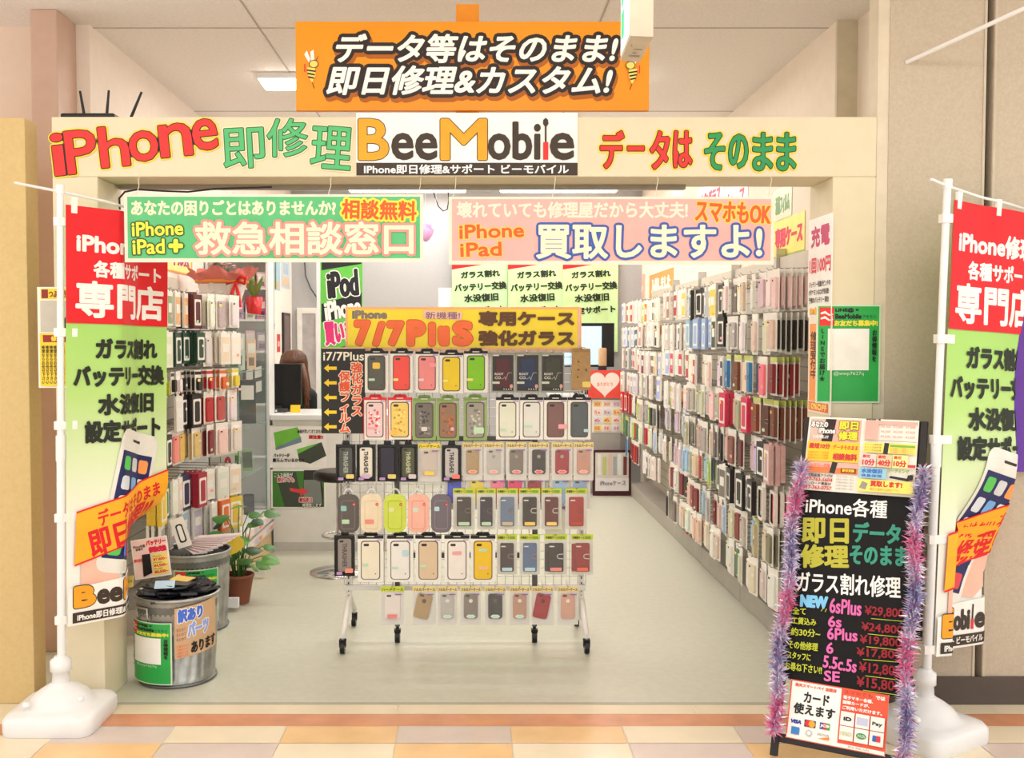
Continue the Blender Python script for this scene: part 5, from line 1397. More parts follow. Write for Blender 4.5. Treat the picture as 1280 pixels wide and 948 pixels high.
def hang(kind, col, loc, rz, label, group, cat=None, name=None, var=None, rnd=random):
    name = KNAME[kind]; cat = KCAT.get(kind, 'phone case')
    o = bpy.data.objects.new(name, wall_pack(kind, rnd.randrange(7) if var is None else var)); COL.objects.link(o)
    o.location = loc; o.rotation_euler = (0, 0, rz); o.color = L(col); o.scale = (rnd.uniform(.95, 1.03), 1, rnd.uniform(.90, 1.03)); WORLDPOS[o.name] = Vector(loc)
    return tag(o, label, cat, group)
def cname(c):
    r, g, b_ = c; mx, mn = max(c), min(c)
    if mx < 70: return 'black'
    if mx - mn < 22: return 'white' if mn > 214 else ('pale grey' if mn > 160 else ('grey' if mn > 95 else 'charcoal'))
    if r >= g and r >= b_:
        if g > r * .88: return 'cream' if b_ > 170 else ('yellow' if r > 200 else 'olive')
        if g > r * .70: return ('beige' if b_ > 140 else ('tan' if r < 225 else 'amber')) if b_ < g else 'pale pink'
        if b_ > g * 1.05 and r > 150: return 'pink' if g > 90 else 'crimson'
        if g > r * .5 : return ('salmon pink' if r > 190 else 'brown')
        return 'red' if r > 150 else 'dark red'
    if g >= b_: return 'lime' if r > 150 else ('dark green' if g < 110 else 'green')
    return 'pale blue' if r > 130 and g > 150 else ('violet' if r > g else ('blue' if b_ > 120 else 'navy'))
KN = {'bag': 'bagged phone case', 'box': 'boxed phone case', 'slim': 'screen film pack', 'wallet': 'wallet case', 'bumper': 'framed phone case', 'small': 'small accessory pack'}
W0 = (240, 232, 224); CP = (240, 206, 200); BE = (222, 204, 182); GY = (186, 180, 174); DG = (120, 112, 108); BK = (34, 30, 30); RD = (196, 40, 46); DR_ = (128, 32, 38); PKC = (236, 120, 140); BRN_ = (118, 66, 42); ORC = (240, 110, 50); BLC = (60, 130, 190); LB = (168, 196, 230); LIM = (186, 206, 110); GRC = (70, 120, 80); CRE = (238, 226, 196); YEC = (240, 206, 70); MAG = (214, 40, 90); NV = (48, 56, 92); LV = (206, 196, 222); OLV = (134, 124, 92)
bays = [4.66, 5.62, 6.58, 7.54, 8.50, 9.60]
ROWZ = [1.82, 1.615, 1.405, 1.20, 1.00, .795, .595, .40]
rowname8 = ['top', 'second', 'third', 'fourth', 'fifth', 'sixth', 'seventh', 'bottom']
SP = {  # bay, row -> list of (kind, colour) from the entrance inwards
 (0, 0): [('bag', CP), ('bag', W0), ('bag', CP), ('bag', W0), ('bag', BE), ('bag', W0), ('bag', DG)],
 (0, 1): [('bag', BE), ('bag', (232, 214, 200)), ('bag', BE), ('bag', (226, 206, 190)), ('bag', W0), ('bag', BK), ('bag', GY)],
 (0, 2): [('wallet', DR_), ('bag', PKC), ('bag', NV), ('wallet', BLC), ('wallet', CRE), ('wallet', BRN_), ('bag', DG)],
 (0, 3): [('wallet', BRN_), ('wallet', (90, 50, 40)), ('wallet', (150, 70, 44)), ('box', (232, 50, 90)), ('bag', OLV), ('bag', (170, 170, 140)), ('bag', BE)],
 (0, 4): [('box', (206, 178, 160)), ('box', BK), ('bag', LV), ('bag', (214, 190, 180)), ('bag', (110, 50, 50)), ('bag', BK), ('bag', (140, 90, 80))],
 (0, 5): [('bumper', PKC), ('bumper', GY), ('box', BK), ('slim', DG), ('box', BK), ('slim', BE), ('box', BK)],
 (0, 6): [('bag', OLV), ('bag', BE), ('wallet', (190, 180, 150)), ('bag', LB), ('bag', GY), ('bag', DR_), ('bag', BE)],
 (0, 7): [('bag', W0), ('bag', BE), ('bag', CP), ('bag', W0), ('bag', BE), ('bag', GRC), ('bag', W0)],
 (1, 0): [('box', BK), ('slim', YEC), ('slim', GY), ('slim', LB), ('box', BK), ('box', BK), ('box', BK)],
 (1, 1): [('box', BK), ('slim', BK), ('box', LB), ('box', LB), ('box', LB), ('box', LB), ('slim', LB)],
 (1, 2): [('slim', BK), ('bag', W0), ('bag', CP), ('bag', W0), ('bag', CP), ('slim', RD), ('slim', W0)],
 (1, 3): [('bag', DG), ('bag', GY), ('bag', CP), ('bag', GY), ('bag', BE), ('bag', GY), ('bag', GY)],
 (1, 4): [('bag', BK), ('bag', DG), ('bag', BE), ('bag', GY), ('bag', (200, 160, 150)), ('bag', GY), ('bag', DG)],
 (1, 5): [('box', BK), ('bag', LIM), ('bag', LIM), ('bag', LB), ('bag', (190, 90, 80)), ('bag', BE), ('bag', GY)],
 (1, 6): [('bag', BE), ('bag', DR_), ('bag', GY), ('bag', BE), ('bag', LB), ('bag', DR_), ('bag', (170, 80, 80))],
 (1, 7): [('bag', BE), ('bag', W0), ('bag', DR_), ('bag', W0), ('bag', BE), ('bag', CP), ('bag', W0)],
 (2, 0): [('slim', CRE), ('slim', YEC), ('slim', W0), ('slim', CP), ('slim', RD), ('slim', (170, 110, 100)), ('slim', W0)],
 (2, 1): [('slim', W0), ('slim', BE), ('slim', BK), ('slim', W0), ('slim', W0), ('slim', GY), ('slim', LV)],
 (2, 2): [('slim', MAG), ('slim', LIM), ('slim', MAG), ('slim', W0), ('slim', MAG), ('slim', LB), ('slim', LB)],
 (2, 3): [('slim', BLC), ('slim', CP), ('slim', W0), ('slim', CP), ('slim', MAG), ('slim', LIM), ('slim', W0)],
 (2, 4): [('bag', BK), ('bag', LV), ('bag', GY), ('bag', LV), ('bag', GY), ('bag', GY), ('bag', LV)],
 (2, 5): [('bag', GY), ('bag', LB), ('bag', W0), ('bag', LV), ('bag', CP), ('bag', CRE), ('bag', W0)],
 (2, 6): [('bag', BK), ('bag', DR_), ('bag', BRN_), ('bag', W0), ('bag', DR_), ('bag', BE)],
 (2, 7): [('wallet', RD), ('bag', BE), ('bag', W0), ('bag', DG), ('bag', BE), ('bag', BK)],
 (3, 0): [('slim', W0), ('slim', BE), ('slim', DG), ('slim', W0), ('slim', ORC), ('slim', RD), ('slim', LIM)],
 (3, 1): [('slim', W0), ('slim', BK), ('slim', W0), ('slim', LV), ('slim', W0), ('slim', RD), ('slim', ORC)],
 (3, 2): [('slim', LV), ('slim', YEC), ('slim', DG), ('slim', RD), ('slim', W0), ('slim', DR_), ('slim', W0)],
 (3, 3): [('slim', LB), ('slim', BK), ('slim', CP), ('slim', LV), ('slim', GY), ('slim', LV), ('slim', W0)],
 (3, 4): [('bag', BK), ('bag', DG), ('bag', BK), ('bag', LIM), ('bag', LV), ('bag', GY), ('bag', BE)],
 (3, 5): [('bag', W0), ('bag', LV), ('bag', CP), ('bag', W0), ('bag', RD), ('bag', LIM), ('bag', W0)],
 (3, 6): [('slim', W0), ('slim', CP), ('slim', BK), ('slim', BK), ('slim', W0), ('slim', GY)],
 (4, 0): [('slim', GRC), ('slim', W0), ('slim', GY), ('slim', RD), ('slim', CP), ('slim', W0), ('slim', RD), ('slim', LB)],
 (4, 1): [('slim', BK), ('slim', BK), ('slim', BK), ('slim', LV), ('slim', BLC), ('slim', LB), ('slim', LV), ('slim', W0)],
 (4, 2): [('slim', W0), ('slim', RD), ('slim', BE), ('slim', RD), ('slim', BK), ('slim', BK), ('slim', RD), ('slim', W0)],
 (4, 3): [('slim', W0), ('slim', GY), ('slim', LV), ('slim', GY), ('slim', PKC), ('slim', GY), ('slim', W0), ('slim', GY)],
 (4, 4): [('bag', BE), ('bag', GY), ('bag', W0), ('bag', BE), ('box', RD), ('box', RD), ('box', MAG), ('box', RD)],
 (4, 5): [('bag', W0), ('bag', GRC), ('bag', RD), ('bag', LIM), ('bag', W0), ('wallet', GRC), ('wallet', GRC), ('wallet', (60, 140, 60))],
 (4, 6): [('bag', DR_), ('bag', RD), ('bag', DR_), ('bag', DR_), ('bag', (90, 30, 34)), ('bag', BLC)],
}
gR = 'packs on the right wall'
PBX = 1.72
for bi in range(5):
    y0, y1 = bays[bi], bays[bi + 1]
    t = thing('shelving_bay', 'grey panel wall bay with rows of hooks, %s from the entrance on the right wall' % ORD[bi], 'shelving', (1.6, (y0 + y1) / 2, 0), 'right wall bays')
    pn = MB(); pn.box(PBX, y0 + .004, .12, XR - .002, y1 - .004, 1.95, SLAT)
    for k in range(24): pn.box(PBX - .0015, y0 + .004, .18 + k * .073, PBX, y1 - .004, .184 + k * .073, SLATD)
    pn.build('back_panel', t)
    MB().box(1.52, y0 + .002, 0.0, XR - .002, y1 - .002, .12, BASEM).build('base', t, bevel=.004)
    MB().box(PBX - .02, y0 - .012, .12, XR - .003, y0 + .0035, 2.0, STEEL).build('upright', t)
    sp = (y1 - y0) / (9 if bi == 4 else 8)
    for r in range(8):
        lst = SP.get((bi, r))
        if not lst: continue
        lst = list(lst) + ([lst[3]] if len(lst) > 6 else [])
        z = ROWZ[r] + (0, .01, -.015, .012, -.01)[bi] * (1 if r % 2 else -1)
        MB().box(PBX - .012, y0 + .01, z + .002, PBX - .002, y1 - .01, z + .024, HOOKM).build('hook_rail', t)
        for k, (kind, col) in enumerate(lst):
            rnd = random.Random(bi * 1000 + r * 50 + k)
            yy = y0 + sp * (k + .5) + rnd.uniform(-.012, .012)
            fx = 1.425 + rnd.uniform(-.02, .02) + (.02 if bi in (2, 4) else 0)
            hk = MB(); hk.tube([(PBX - .002, yy, z + .012), (fx - .012, yy, z + .006), (fx - .02, yy, z + .018)], .0024, HOOKM, 5); hk.build('hook', t)
            cc = tuple(min(255, max(0, int(v * rnd.uniform(.93, 1.05)))) for v in col)
            n = bi * 8 + k + 1
            hang(kind, cc, (fx, yy, z), -PI / 2 + rnd.uniform(-.14, .14), '%s %s, %s from entrance, %s row, right wall' % (cname(cc), KN[kind], count_word(n), rowname8[r]), gR, rnd=rnd)
            if bi == 0 and k == 0 or (rnd.random() < .07 and bi < 2):
                m = (5, 6, 4, 5, 2, 2, 5, 3)[r] if k == 0 and bi == 0 else 2
                for q in range(m):
                    c2 = cc if r != 1 else BK
                    hang(kind, c2, (fx + .026 * (q + 1) + rnd.uniform(0, .004), yy + rnd.uniform(-.004, .004), z), -PI / 2 + rnd.uniform(-.05, .05), '%s %s %s deep on %s hook from entrance, %s row, right wall' % (cname(c2), KN[kind].replace(' phone', ''), ORD[q + 1], count_word(n), rowname8[r]), gR, rnd=rnd)
# small price shelves and cards between the rows
for (label, bi, z, h, c, n) in (('orange price strip', 2, 1.13, .07, (250, 170, 80), 0), ('pale green price strip', 1, 1.165, .06, (206, 222, 160), 1), ('orange price strip', 3, 1.60, .07, (250, 176, 60), 2), ('orange price strip', 4, .98, .06, (246, 150, 70), 3)):
    y0, y1 = bays[bi], bays[bi + 1]
    b = MB(); b.box(1.47, y0 + .05, z - .012, PBX, y1 - .05, z, CARDM); b.box(1.462, y0 + .05, z - h, 1.47, y1 - .05, z, mat(c))
    A = Art(b, lambda a, q, hh: Vector((1.462 - hh, y1 - a, q)), .0004); A.text(('新商品入荷', '液晶保護', 'セール品', 'お買得')[n], .2, z - h * .8, .7, z - h * .2, PAPER if n != 1 else DARK, .002)
    tag(b.build('price_shelf'), '%s on a narrow shelf in the %s bay of the right wall' % (label, ORD[bi]), 'shelf strip')
# posters above the right rows and on the inner face of the right post
def side_poster(label, px0, py0, px1, py1, X, bgc, items, name='poster', th=.003):
    a, c = PX(px0, py0, X), PX(px1, py1, X)     # px0 is the far (left) edge
    y1, y0 = a.y, c.y; zt2 = max(a.z, P(px0, py0, y1).z); zb2 = min(c.z, CAMH + (c.z - CAMH))
    w, h = y1 - y0, zt2 - zb2
    b = MB(); b.box(X - th, y0, zb2, X - .0004, y1, zt2, mat(bgc, rough=.35))
    A = Art(b, lambda u, q, hh: Vector((X - th - hh, y1 - u * w, zb2 + q * h)), .0004)
    for it in items:
        if it[0] == 'r': A.rect(*it[1:5], mat(it[5]))
        else: A.text(it[1], *it[2:6], mat(it[6]), it[7] if len(it) > 7 else .006)
    tag(b.build(name), label, 'poster')
X1 = OR_
mag = (206, 50, 110)
side_poster('white charging poster with magenta lettering on the inner face of the right post', 1012, 276, 1040, 395, X1, (250, 246, 242), [('t', '充電', .12, .70, .9, .92, mag, .012), ('t', '1回100円', .06, .44, .95, .60, (230, 60, 80), .008), ('t', 'バッテリー残量がピンチの', .06, .30, .95, .36, (90, 80, 80), .002), ('t', 'ポケモンGOが快適!', .06, .22, .9, .28, (90, 80, 80), .002), ('t', '予備のバッテリー貸出', .06, .14, .9, .20, (90, 80, 80), .002), ('t', 'お気軽に', .1, .02, .9, .1, (250, 180, 60), .01)])
side_poster('orange pill shaped poster low on the inner face of the right post', 1012, 397, 1039, 520, X1, (250, 236, 220), [('r', .05, .12, .9, .93, (248, 160, 90)), ('t', '新\nネ\nッ\nト', .5, .3, .85, .9, (226, 60, 110), .01), ('t', '修\n理\n受\n付\n中', .1, .35, .4, .85, (90, 60, 50), .004), ('r', .05, .02, .9, .11, (240, 110, 50)), ('t', '10%OFF', .1, .03, .85, .1, (252, 220, 120), .006)])
side_poster('yellow case poster with magenta lettering high on the right wall', 968, 278, 1006, 318, XR - .001, (252, 236, 120), [('r', 0, 0, 1, .12, (170, 190, 110)), ('t', '専用ケース', .05, .3, .95, .8, (220, 50, 90), .02)])
for i, (x0, y0, x1, y1, c, c2, s) in enumerate(((772, 338, 785, 372, (226, 232, 130), (90, 100, 160), 'ケース'), (786, 330, 800, 346, (190, 216, 90), (240, 250, 230), '新品'), (786, 350, 806, 372, (240, 196, 170), (250, 250, 250), 'セール'), (812, 345, 842, 366, (250, 160, 84), (252, 246, 236), '入荷しました'), (872, 240, 905, 262, (240, 214, 210), (200, 60, 90), '強化ガラス'), (906, 238, 935, 262, (248, 236, 236), (220, 80, 110), 'ケース'), (968, 240, 990, 270, (214, 226, 190), (120, 160, 110), '液晶フィルム'))):
    side_poster('%s notice high on the right wall, %s from the back' % (('yellow', 'lime', 'peach', 'orange', 'pink', 'white and pink', 'pale green')[i], ORD[i]), x0, y0, x1, y1, XR - .001, c, [('t', s, .1, .2, .9, .8, c2, .02)], 'wall_notice')

# ================================================================= LEFT WALL
PLX = -1.78
t = thing('shelving_bay', 'grey panel wall bay with rows of hooks on the left wall behind the bins', 'shelving', (PLX, 5.4, 0))
pn = MB(); pn.box(XL + .002, 4.98, .3, PLX, 6.05, 1.86, SLAT)
for k in range(22): pn.box(PLX, 4.98, .32 + k * .07, PLX + .0015, 6.05, .324 + k * .07, SLATD)
pn.build('back_panel', t)
MB().box(XL + .002, 4.98, 0, PLX + .25, 5.6, .13, BASEM).build('base', t)
MB().box(PLX + .0005, 5.62, .3, PLX + .02, 5.645, 1.9, STEEL).build('upright', t)
for yy in (5.44,): MB().box(-1.62, yy - .014, .02, -1.28, yy + .014, .075, PLASTW).build('floor_bracket', t, bevel=.003)
LZ = [1.75, 1.535, 1.32, 1.19, 1.00, .745, .555]
LS = [[('slim', CP), ('slim', (226, 196, 130)), ('slim', (150, 176, 130)), ('slim', (222, 186, 130)), ('slim', (244, 170, 120)), ('box', (90, 30, 40)), ('bag', W0), ('bag', GY), ('bag', W0)],
      [('bag', (240, 214, 190)), ('bag', (236, 200, 190)), ('slim', CRE), ('box', (28, 62, 50)), ('box', (28, 62, 50)), ('box', (28, 62, 50)), ('bag', W0), ('slim', CRE), ('slim', W0)],
      [('small', BK), ('small', (190, 180, 50)), ('small', BK), ('small', W0), ('small', BK), ('small', BK), ('small', RD), ('small', ORC), ('small', YEC)],
      [('wallet', BK), None, None, ('slim', W0), ('box', BK), ('box', BK), ('bag', RD), ('bag', (200, 90, 80)), ('bag', W0)],
      [('box', (36, 56, 44)), ('box', BK), ('bag', PKC), ('bag', (240, 150, 140)), ('bag', (232, 190, 110)), ('bag', (224, 200, 130)), ('bag', DR_), ('bag', CP), ('bag', W0)],
      [('box', YEC), ('box', (40, 120, 70)), ('slim', W0), ('slim', CP), ('box', NV), ('box', (180, 40, 60)), ('slim', W0), ('slim', W0), ('slim', CRE)],
      [('slim', GY), None, ('slim', GY), None, ('slim', LB), ('slim', LV), ('slim', W0), ('box', ORC), ('box', YEC)]]
for r, lst in enumerate(LS):
    z = LZ[r]
    MB().box(PLX + .002, 5.0, z + .002, PLX + .012, 6.03, z + .024, HOOKM).build('hook_rail', t)
    for k, it in enumerate(lst):
        rnd = random.Random(9000 + r * 50 + k)
        yy = 5.06 + .113 * k; fx = -1.60 + rnd.uniform(-.015, .015) + .045 * max(0, k - 4)
        hk = MB(); hk.tube([(PLX + .002, yy, z + .012), (fx + .012, yy, z + .006), (fx + .02, yy, z + .018)], .0024, HOOKM, 5); hk.build('hook', t)
        if not it: continue
        kind, col = it
        cc = tuple(min(255, max(0, int(v * rnd.uniform(.95, 1.04)))) for v in col)
        hang(kind, cc, (fx, yy, z), PI / 2 + rnd.uniform(-.14, .14) - .10 * max(0, k - 4), '%s %s, %s from entrance, %s row, left wall' % (cname(cc), KN[kind], count_word(k + 1), rowname8[r] if r < 6 else 'bottom'), 'packs on the left wall', rnd=rnd)
        if k == 0 or k > 4 or rnd.random() < .25:
            for q in range(3 if k > 4 else 2): hang(kind, cc, (fx - .027 * (q + 1), yy + rnd.uniform(-.004, .004), z), PI / 2 - .10 * max(0, k - 4) + rnd.uniform(-.05, .05), '%s %s %s deep on %s hook from entrance, %s row, left wall' % (cname(cc), KN[kind].replace(' phone', ''), ORD[q + 1], count_word(k + 1), rowname8[r] if r < 6 else 'bottom'), 'packs on the left wall', rnd=rnd)

# ================================================================= LEFT SIDE: PLATFORM, GLASS SHOWCASE, PLANT
WOOD = mat((226, 200, 152), rough=.5, noise=.08, scale=10); GLASS = clear((226, 238, 234), .06, .03, 'glass'); EDGE = clear((120, 170, 156), .6, .1, 'glass_edge')
SX0, SX1, SY0, SY1 = -1.80, -1.43, 6.10, 6.92
t = thing('wooden_platform', 'low pale wood platform carrying the glass showcase on the left', 'platform', (-1.6, 6.4, 0))
MB().box(XL + .002, 5.78, 0, -1.41, 6.985, .285, WOOD).build('body', t, bevel=.004)
MB().box(-1.409, 6.186, .02, -1.29, 6.214, .075, PLASTW).build('floor_bracket', t, bevel=.003)
for k in range(2):
    b = MB(); z = .17 + k * .075; b.box(-1.409, 6.05, z, -1.385, 6.97, z + .05, PLASTW); b.box(-1.384, 6.07, z + .006, -1.3835, 6.95, z + .044, mat((244, 214, 206)))
    for j in range(7): b.box(-1.3834, 6.1 + j * .12, z + .012, -1.383, 6.18 + j * .12, z + .036, mat(((240, 150, 140), (250, 236, 226), (190, 206, 226))[j % 3]))
    b.build('price_rail', t)
t = thing('glass_showcase', 'glass showcase with shelves of phones on the wooden platform', 'showcase', (-1.6, 6.5, .285))
b = MB(); b.box(SX0, SY0, .286, SX1, SY1, .31, PLASTW); b.build('plinth', t)
def pane(n, x0, y0, z0, x1, y1, z1):
    MB().box(x0, y0, z0, x1, y1, z1, GLASS).build(n, t)
pane('glass_pane', SX1 - .005, SY0 + .006, .311, SX1, SY1 - .006, 1.65)
pane('glass_pane', SX0, SY0, .311, SX1, SY0 + .005, 1.65)
pane('glass_pane', SX0, SY1 - .005, .311, SX1, SY1, 1.65)
MB().box(SX0, SY0 + .006, .311, SX0 + .006, SY1 - .006, 1.65, mat((232, 232, 228), rough=.3)).build('back_panel', t)
b = MB()
for (x, y) in ((SX1, SY0), (SX1, SY1), (SX0, SY0), (SX0, SY1)): b.tube([(x, y, .31), (x, y, 1.652)], .004, EDGE, 6)
b.build('corner_edge', t)
shelfz = [.62, .93, 1.29]
for z in shelfz:
    b = MB(); b.box(SX0 + .008, SY0 + .008, z - .006, SX1 - .008, SY1 - .008, z, GLASS); b.tube([(SX1 - .008, SY0 + .008, z - .003), (SX1 - .008, SY1 - .008, z - .003)], .0035, EDGE, 6); b.tube([(SX0 + .008, SY0 + .008, z - .003), (SX1 - .008, SY0 + .008, z - .003)], .0035, EDGE, 6)
    b.build('shelf', t)
b = MB(); b.box(SX0, SY0, 1.651, SX1, SY1, 1.66, GLASS); b.tube([(SX1, SY0, 1.655), (SX1, SY1, 1.655)], .004, EDGE, 6); b.tube([(SX0, SY0, 1.655), (SX1, SY0, 1.655)], .004, EDGE, 6); b.build('top_pane', t)
def demo(label, x, y, z, w, h, col, scr, yaw, tilt, name='display_phone', cat='phone'):
    M = Matrix.Translation((x, y, z)) @ Matrix.Rotation(yaw, 4, 'Z') @ Matrix.Rotation(-tilt, 4, 'X')
    tt = thing(name, label, cat, (x, y, z), 'goods in the glass showcase')
    b = MB(); b.M = M; b.prism(rrect(w, h, w * .14, 4, 0, h / 2), 0, .009, mat(col, rough=.3)); b.build('body', tt)
    b = MB(); b.M = M; b.prism(rrect(w * .86, h * .78, .003, 2, 0, h / 2), -.0008, -.0001, mat(scr, rough=.15)); b.build('screen', tt)
    b = MB(); b.M = M; b.tube([(0, .011, h * .7), (0, h * .5 * math.sin(tilt) / 1 + .05, 0.0 - .05 * math.sin(tilt))], .002, STEEL, 5)
def carton(label, x, y, z, w, d, h, col, yaw=0, art=None, cat='box'):
    b = MB(); b.M = Matrix.Translation((x, y, z)) @ Matrix.Rotation(yaw, 4, 'Z'); b.box(-w / 2, -d / 2, 0, w / 2, d / 2, h, mat(col, rough=.4))
    A = Art(b, lambda a, q, hh: Vector((a, -d / 2 - hh, q)), .0004)
    if art: art(A, w, h)
    else:
        A.rect(-w * .38, h * .55, w * .38, h * .88, PAPER); A.rect(-w * .3, h * .12, w * .3, h * .4, mat(tuple(int(v * .6) for v in col)))
    return tag(b.build('carton'), label, cat, 'goods in the glass showcase')
for i, (x, y, w, h, c) in enumerate(((-1.72, 6.3, .10, .22, (206, 224, 206)), (-1.60, 6.28, .09, .26, (246, 214, 206)), (-1.50, 6.3, .08, .24, (170, 206, 170)), (-1.70, 6.6, .1, .2, (236, 190, 190)), (-1.55, 6.62, .09, .24, (214, 226, 214)), (-1.50, 6.8, .06, .2, (240, 206, 170)))):
    carton('%s carton on the upper showcase shelf, %s from the front' % (cname(c), ORD[i]), x, y, 1.2905, w, .05, h, c, .25)
carton('black carton standing at the left of the middle showcase shelf', -1.60, 6.36, .9305, .16, .10, .27, (40, 40, 40), .2)
carton('black carton standing at the right of the middle showcase shelf', -1.51, 6.72, .9305, .11, .10, .29, (30, 30, 32), .2)
carton('yellow card standing on the middle showcase shelf', -1.50, 6.2, .9305, .06, .004, .07, (250, 206, 60), .3)
for i, (x, y, c) in enumerate(((-1.70, 6.22, (220, 90, 90)), (-1.62, 6.2, (210, 160, 110)), (-1.54, 6.24, (236, 120, 140)))):
    carton('%s packet in front of the black cartons in the showcase' % cname(c), x, y, .9305, .07, .03, .09, c, .2)
def zero(A, w, h): A.rect(-w * .5, 0, w * .5, h, PAPER); A.text('0', -w * .25, h * .35, w * .25, h * .9, mat((216, 30, 60)), .005); A.rect(-w * .4, h * .1, w * .4, h * .25, mat((236, 150, 150)))
carton('dark carton on the lower showcase shelf', -1.60, 6.22, .6205, .08, .05, .17, (70, 60, 60), .1)
carton('white price card with a red zero in the showcase', -1.52, 6.2, .6205, .085, .004, .16, (240, 236, 230), .1, zero)
for i, (x, y, z, c, s_, yw, tl) in enumerate(((-1.53, 6.42, .6205, (150, 200, 60), (70, 90, 60), .3, .5), (-1.49, 6.62, .6205, (110, 160, 90), (60, 70, 60), .3, .5), (-1.66, 6.5, .6205, (60, 60, 60), (90, 100, 110), .2, .4), (-1.55, 6.4, .3105, (210, 210, 206), (70, 80, 76), .3, .3), (-1.50, 6.7, .3105, (40, 40, 42), (80, 80, 90), .3, .5), (-1.68, 6.3, .3105, (60, 110, 120), (110, 150, 160), .2, .4))):
    demo('%s phone leaning on the %s showcase shelf, %s along' % (cname(c), 'lower' if z > .5 else 'bottom', ORD[i % 3]), x, y, z + .004, .07, .145, c, s_, yw, tl)
carton('cream price card at the foot of the glass showcase', -1.47, 6.02, .2855, .12, .004, .07, (244, 236, 180), .25)
# gift flowers on top of the showcase
t = thing('gift_bouquet', 'red and white wrapped gift bouquet with a red bow on the glass showcase', 'bouquet', (-1.60, 6.42, 1.66))
def wavy(r0, z0, r1, z1, n, amp, k, m, zamp=.0):
    b = MB(); v = []; rows_ = 6
    for j in range(rows_ + 1):
        f = j / rows_
        for i in range(n):
            a = 2 * PI * i / n; r = (r0 + (r1 - r0) * f ** .8) * (1 + amp * f * math.sin(k * a + j))
            v.append((-1.60 + r * math.cos(a), 6.42 + r * .72 * math.sin(a), z0 + (z1 - z0) * f + zamp * f * math.sin(k * a * .5 + 1)))
    b.add(v, [(j * n + i, j * n + (i + 1) % n, (j + 1) * n + (i + 1) % n, (j + 1) * n + i) for j in range(rows_) for i in range(n)], m, True); return b
wavy(.10, 1.662, .15, 1.86, 60, .08, 9, clear((244, 236, 232), .85, .25, 'wrap')).build('white_wrap', t)
wavy(.15, 1.845, .215, 1.93, 60, .10, 11, mat((222, 122, 112), rough=.35), .025).build('red_wrap', t)
MB().tube([(-1.60 + .16 * math.cos(2 * PI * k / 30), 6.42 + .118 * math.sin(2 * PI * k / 30), 1.862) for k in range(30)], .012, mat((244, 150, 60)), 8, closed=True).build('ribbon_band', t)
b = MB(); rd = mat((214, 40, 36), rough=.3); bxx, byy, bz = -1.49, 6.335, 1.86
for s_ in (-1, 1):
    b.tube([(bxx, byy, bz), (bxx + s_ * .03, byy - .015, bz + .03), (bxx + s_ * .065, byy - .01, bz + .02), (bxx + s_ * .055, byy - .015, bz - .015), (bxx, byy - .01, bz)], [.006, .014, .016, .012, .006], rd, 8)
    b.tube([(bxx, byy - .01, bz), (bxx + s_ * .02, byy - .03, bz - .08), (bxx + s_ * .028, byy - .025, bz - .165)], [.006, .013, .013], rd, 8)
b.build('bow', t)
rnd = random.Random(3); fl = MB()
for k in range(14):
    a = rnd.uniform(0, 2 * PI); r = rnd.uniform(0, .1); c = Vector((-1.60 + r * math.cos(a), 6.42 + .7 * r * math.sin(a), 1.93 + rnd.uniform(0, .05)))
    for j in range(5):
        q = 2 * PI * j / 5; d = Vector((math.cos(q), math.sin(q), .5)).normalized() * .028; e = Vector((-math.sin(q), math.cos(q), 0)) * .013
        fl.add([c, c + d * .6 + e, c + d, c + d * .6 - e], [(0, 1, 2, 3)], mat((244, 226, 226)))
    fl.tube([c, (c.x * .6 - 1.60 * .4, c.y * .6 + 6.42 * .4, 1.75)], .002, mat((90, 130, 70)), 4)
fl.build('flowers', t)
t = thing('potted_plant', 'small green sprig in a square red pot on the glass showcase', 'plant', (-1.475, 6.78, 1.66))
b = MB(); b.lathe([(.045, 1.661), (.06, 1.78), (.055, 1.78), (.05, 1.765)], mat((206, 36, 40), rough=.3), (-1.475, 6.78, 0), 4); b.build('pot', t)
b = MB()
for k in range(22):
    a = rnd.uniform(0, 2 * PI); c = Vector((-1.475, 6.78, 1.77)); d = Vector((math.cos(a) * rnd.uniform(.2, .6), math.sin(a) * .4, 1)).normalized(); l_ = rnd.uniform(.07, .17); e = d.cross(Vector((0, 1, .2))).normalized() * .012
    b.add([c, c + d * l_ * .5 + e, c + d * l_, c + d * l_ * .5 - e], [(0, 1, 2, 3)], mat(((110, 150, 60), (80, 130, 60), (150, 120, 80))[k % 3]))
b.build('leaves', t)
# white shelf unit behind the showcase
t = thing('shelf_unit', 'tall white shelf unit behind the glass showcase', 'shelf', (-1.64, 7.1, 0))
b = MB()
for x in (-1.862, -1.44): b.box(x, 7.0, 0, x + .018, 7.2, 2.06, PLASTW)
b.box(-1.862, 7.19, 0, -1.422, 7.2, 2.06, PLASTW); b.build('frame', t)
for z in (.3, .66, 1.03, 1.40, 1.62, 1.84, 2.045): MB().box(-1.843, 7.0, z, -1.4405, 7.189, z + .014, PLASTW).build('shelf', t)
n_ = 0
for z in (1.416, 1.636, 1.856):
    for k in range(5):
        c = ((200, 120, 160), (150, 180, 110), (236, 206, 216), (190, 150, 190), (226, 226, 210))[(k + int(z * 10)) % 5]
        o = carton('%s small box, %s from the left on the %s shelf of the white unit' % (cname(c), ORD[k], {1.416: 'lower', 1.636: 'middle', 1.856: 'upper'}[z]), -1.80 + k * .08, 7.07, z - .0015, .065, .05, .14 - .03 * ((k * 7 + int(z * 9)) % 3) / 2, c)
        o['group'] = 'boxes on the white shelf unit'
def win(A, w, h):
    for (x0, z0) in ((-.34, .52), (.04, .58), (-.34, .2), (.04, .24)): A.poly([(x0 * w, z0 * h), ((x0 + .3) * w, (z0 + .05) * h), ((x0 + .3) * w, (z0 + .3) * h), (x0 * w, (z0 + .25) * h)], PAPER)
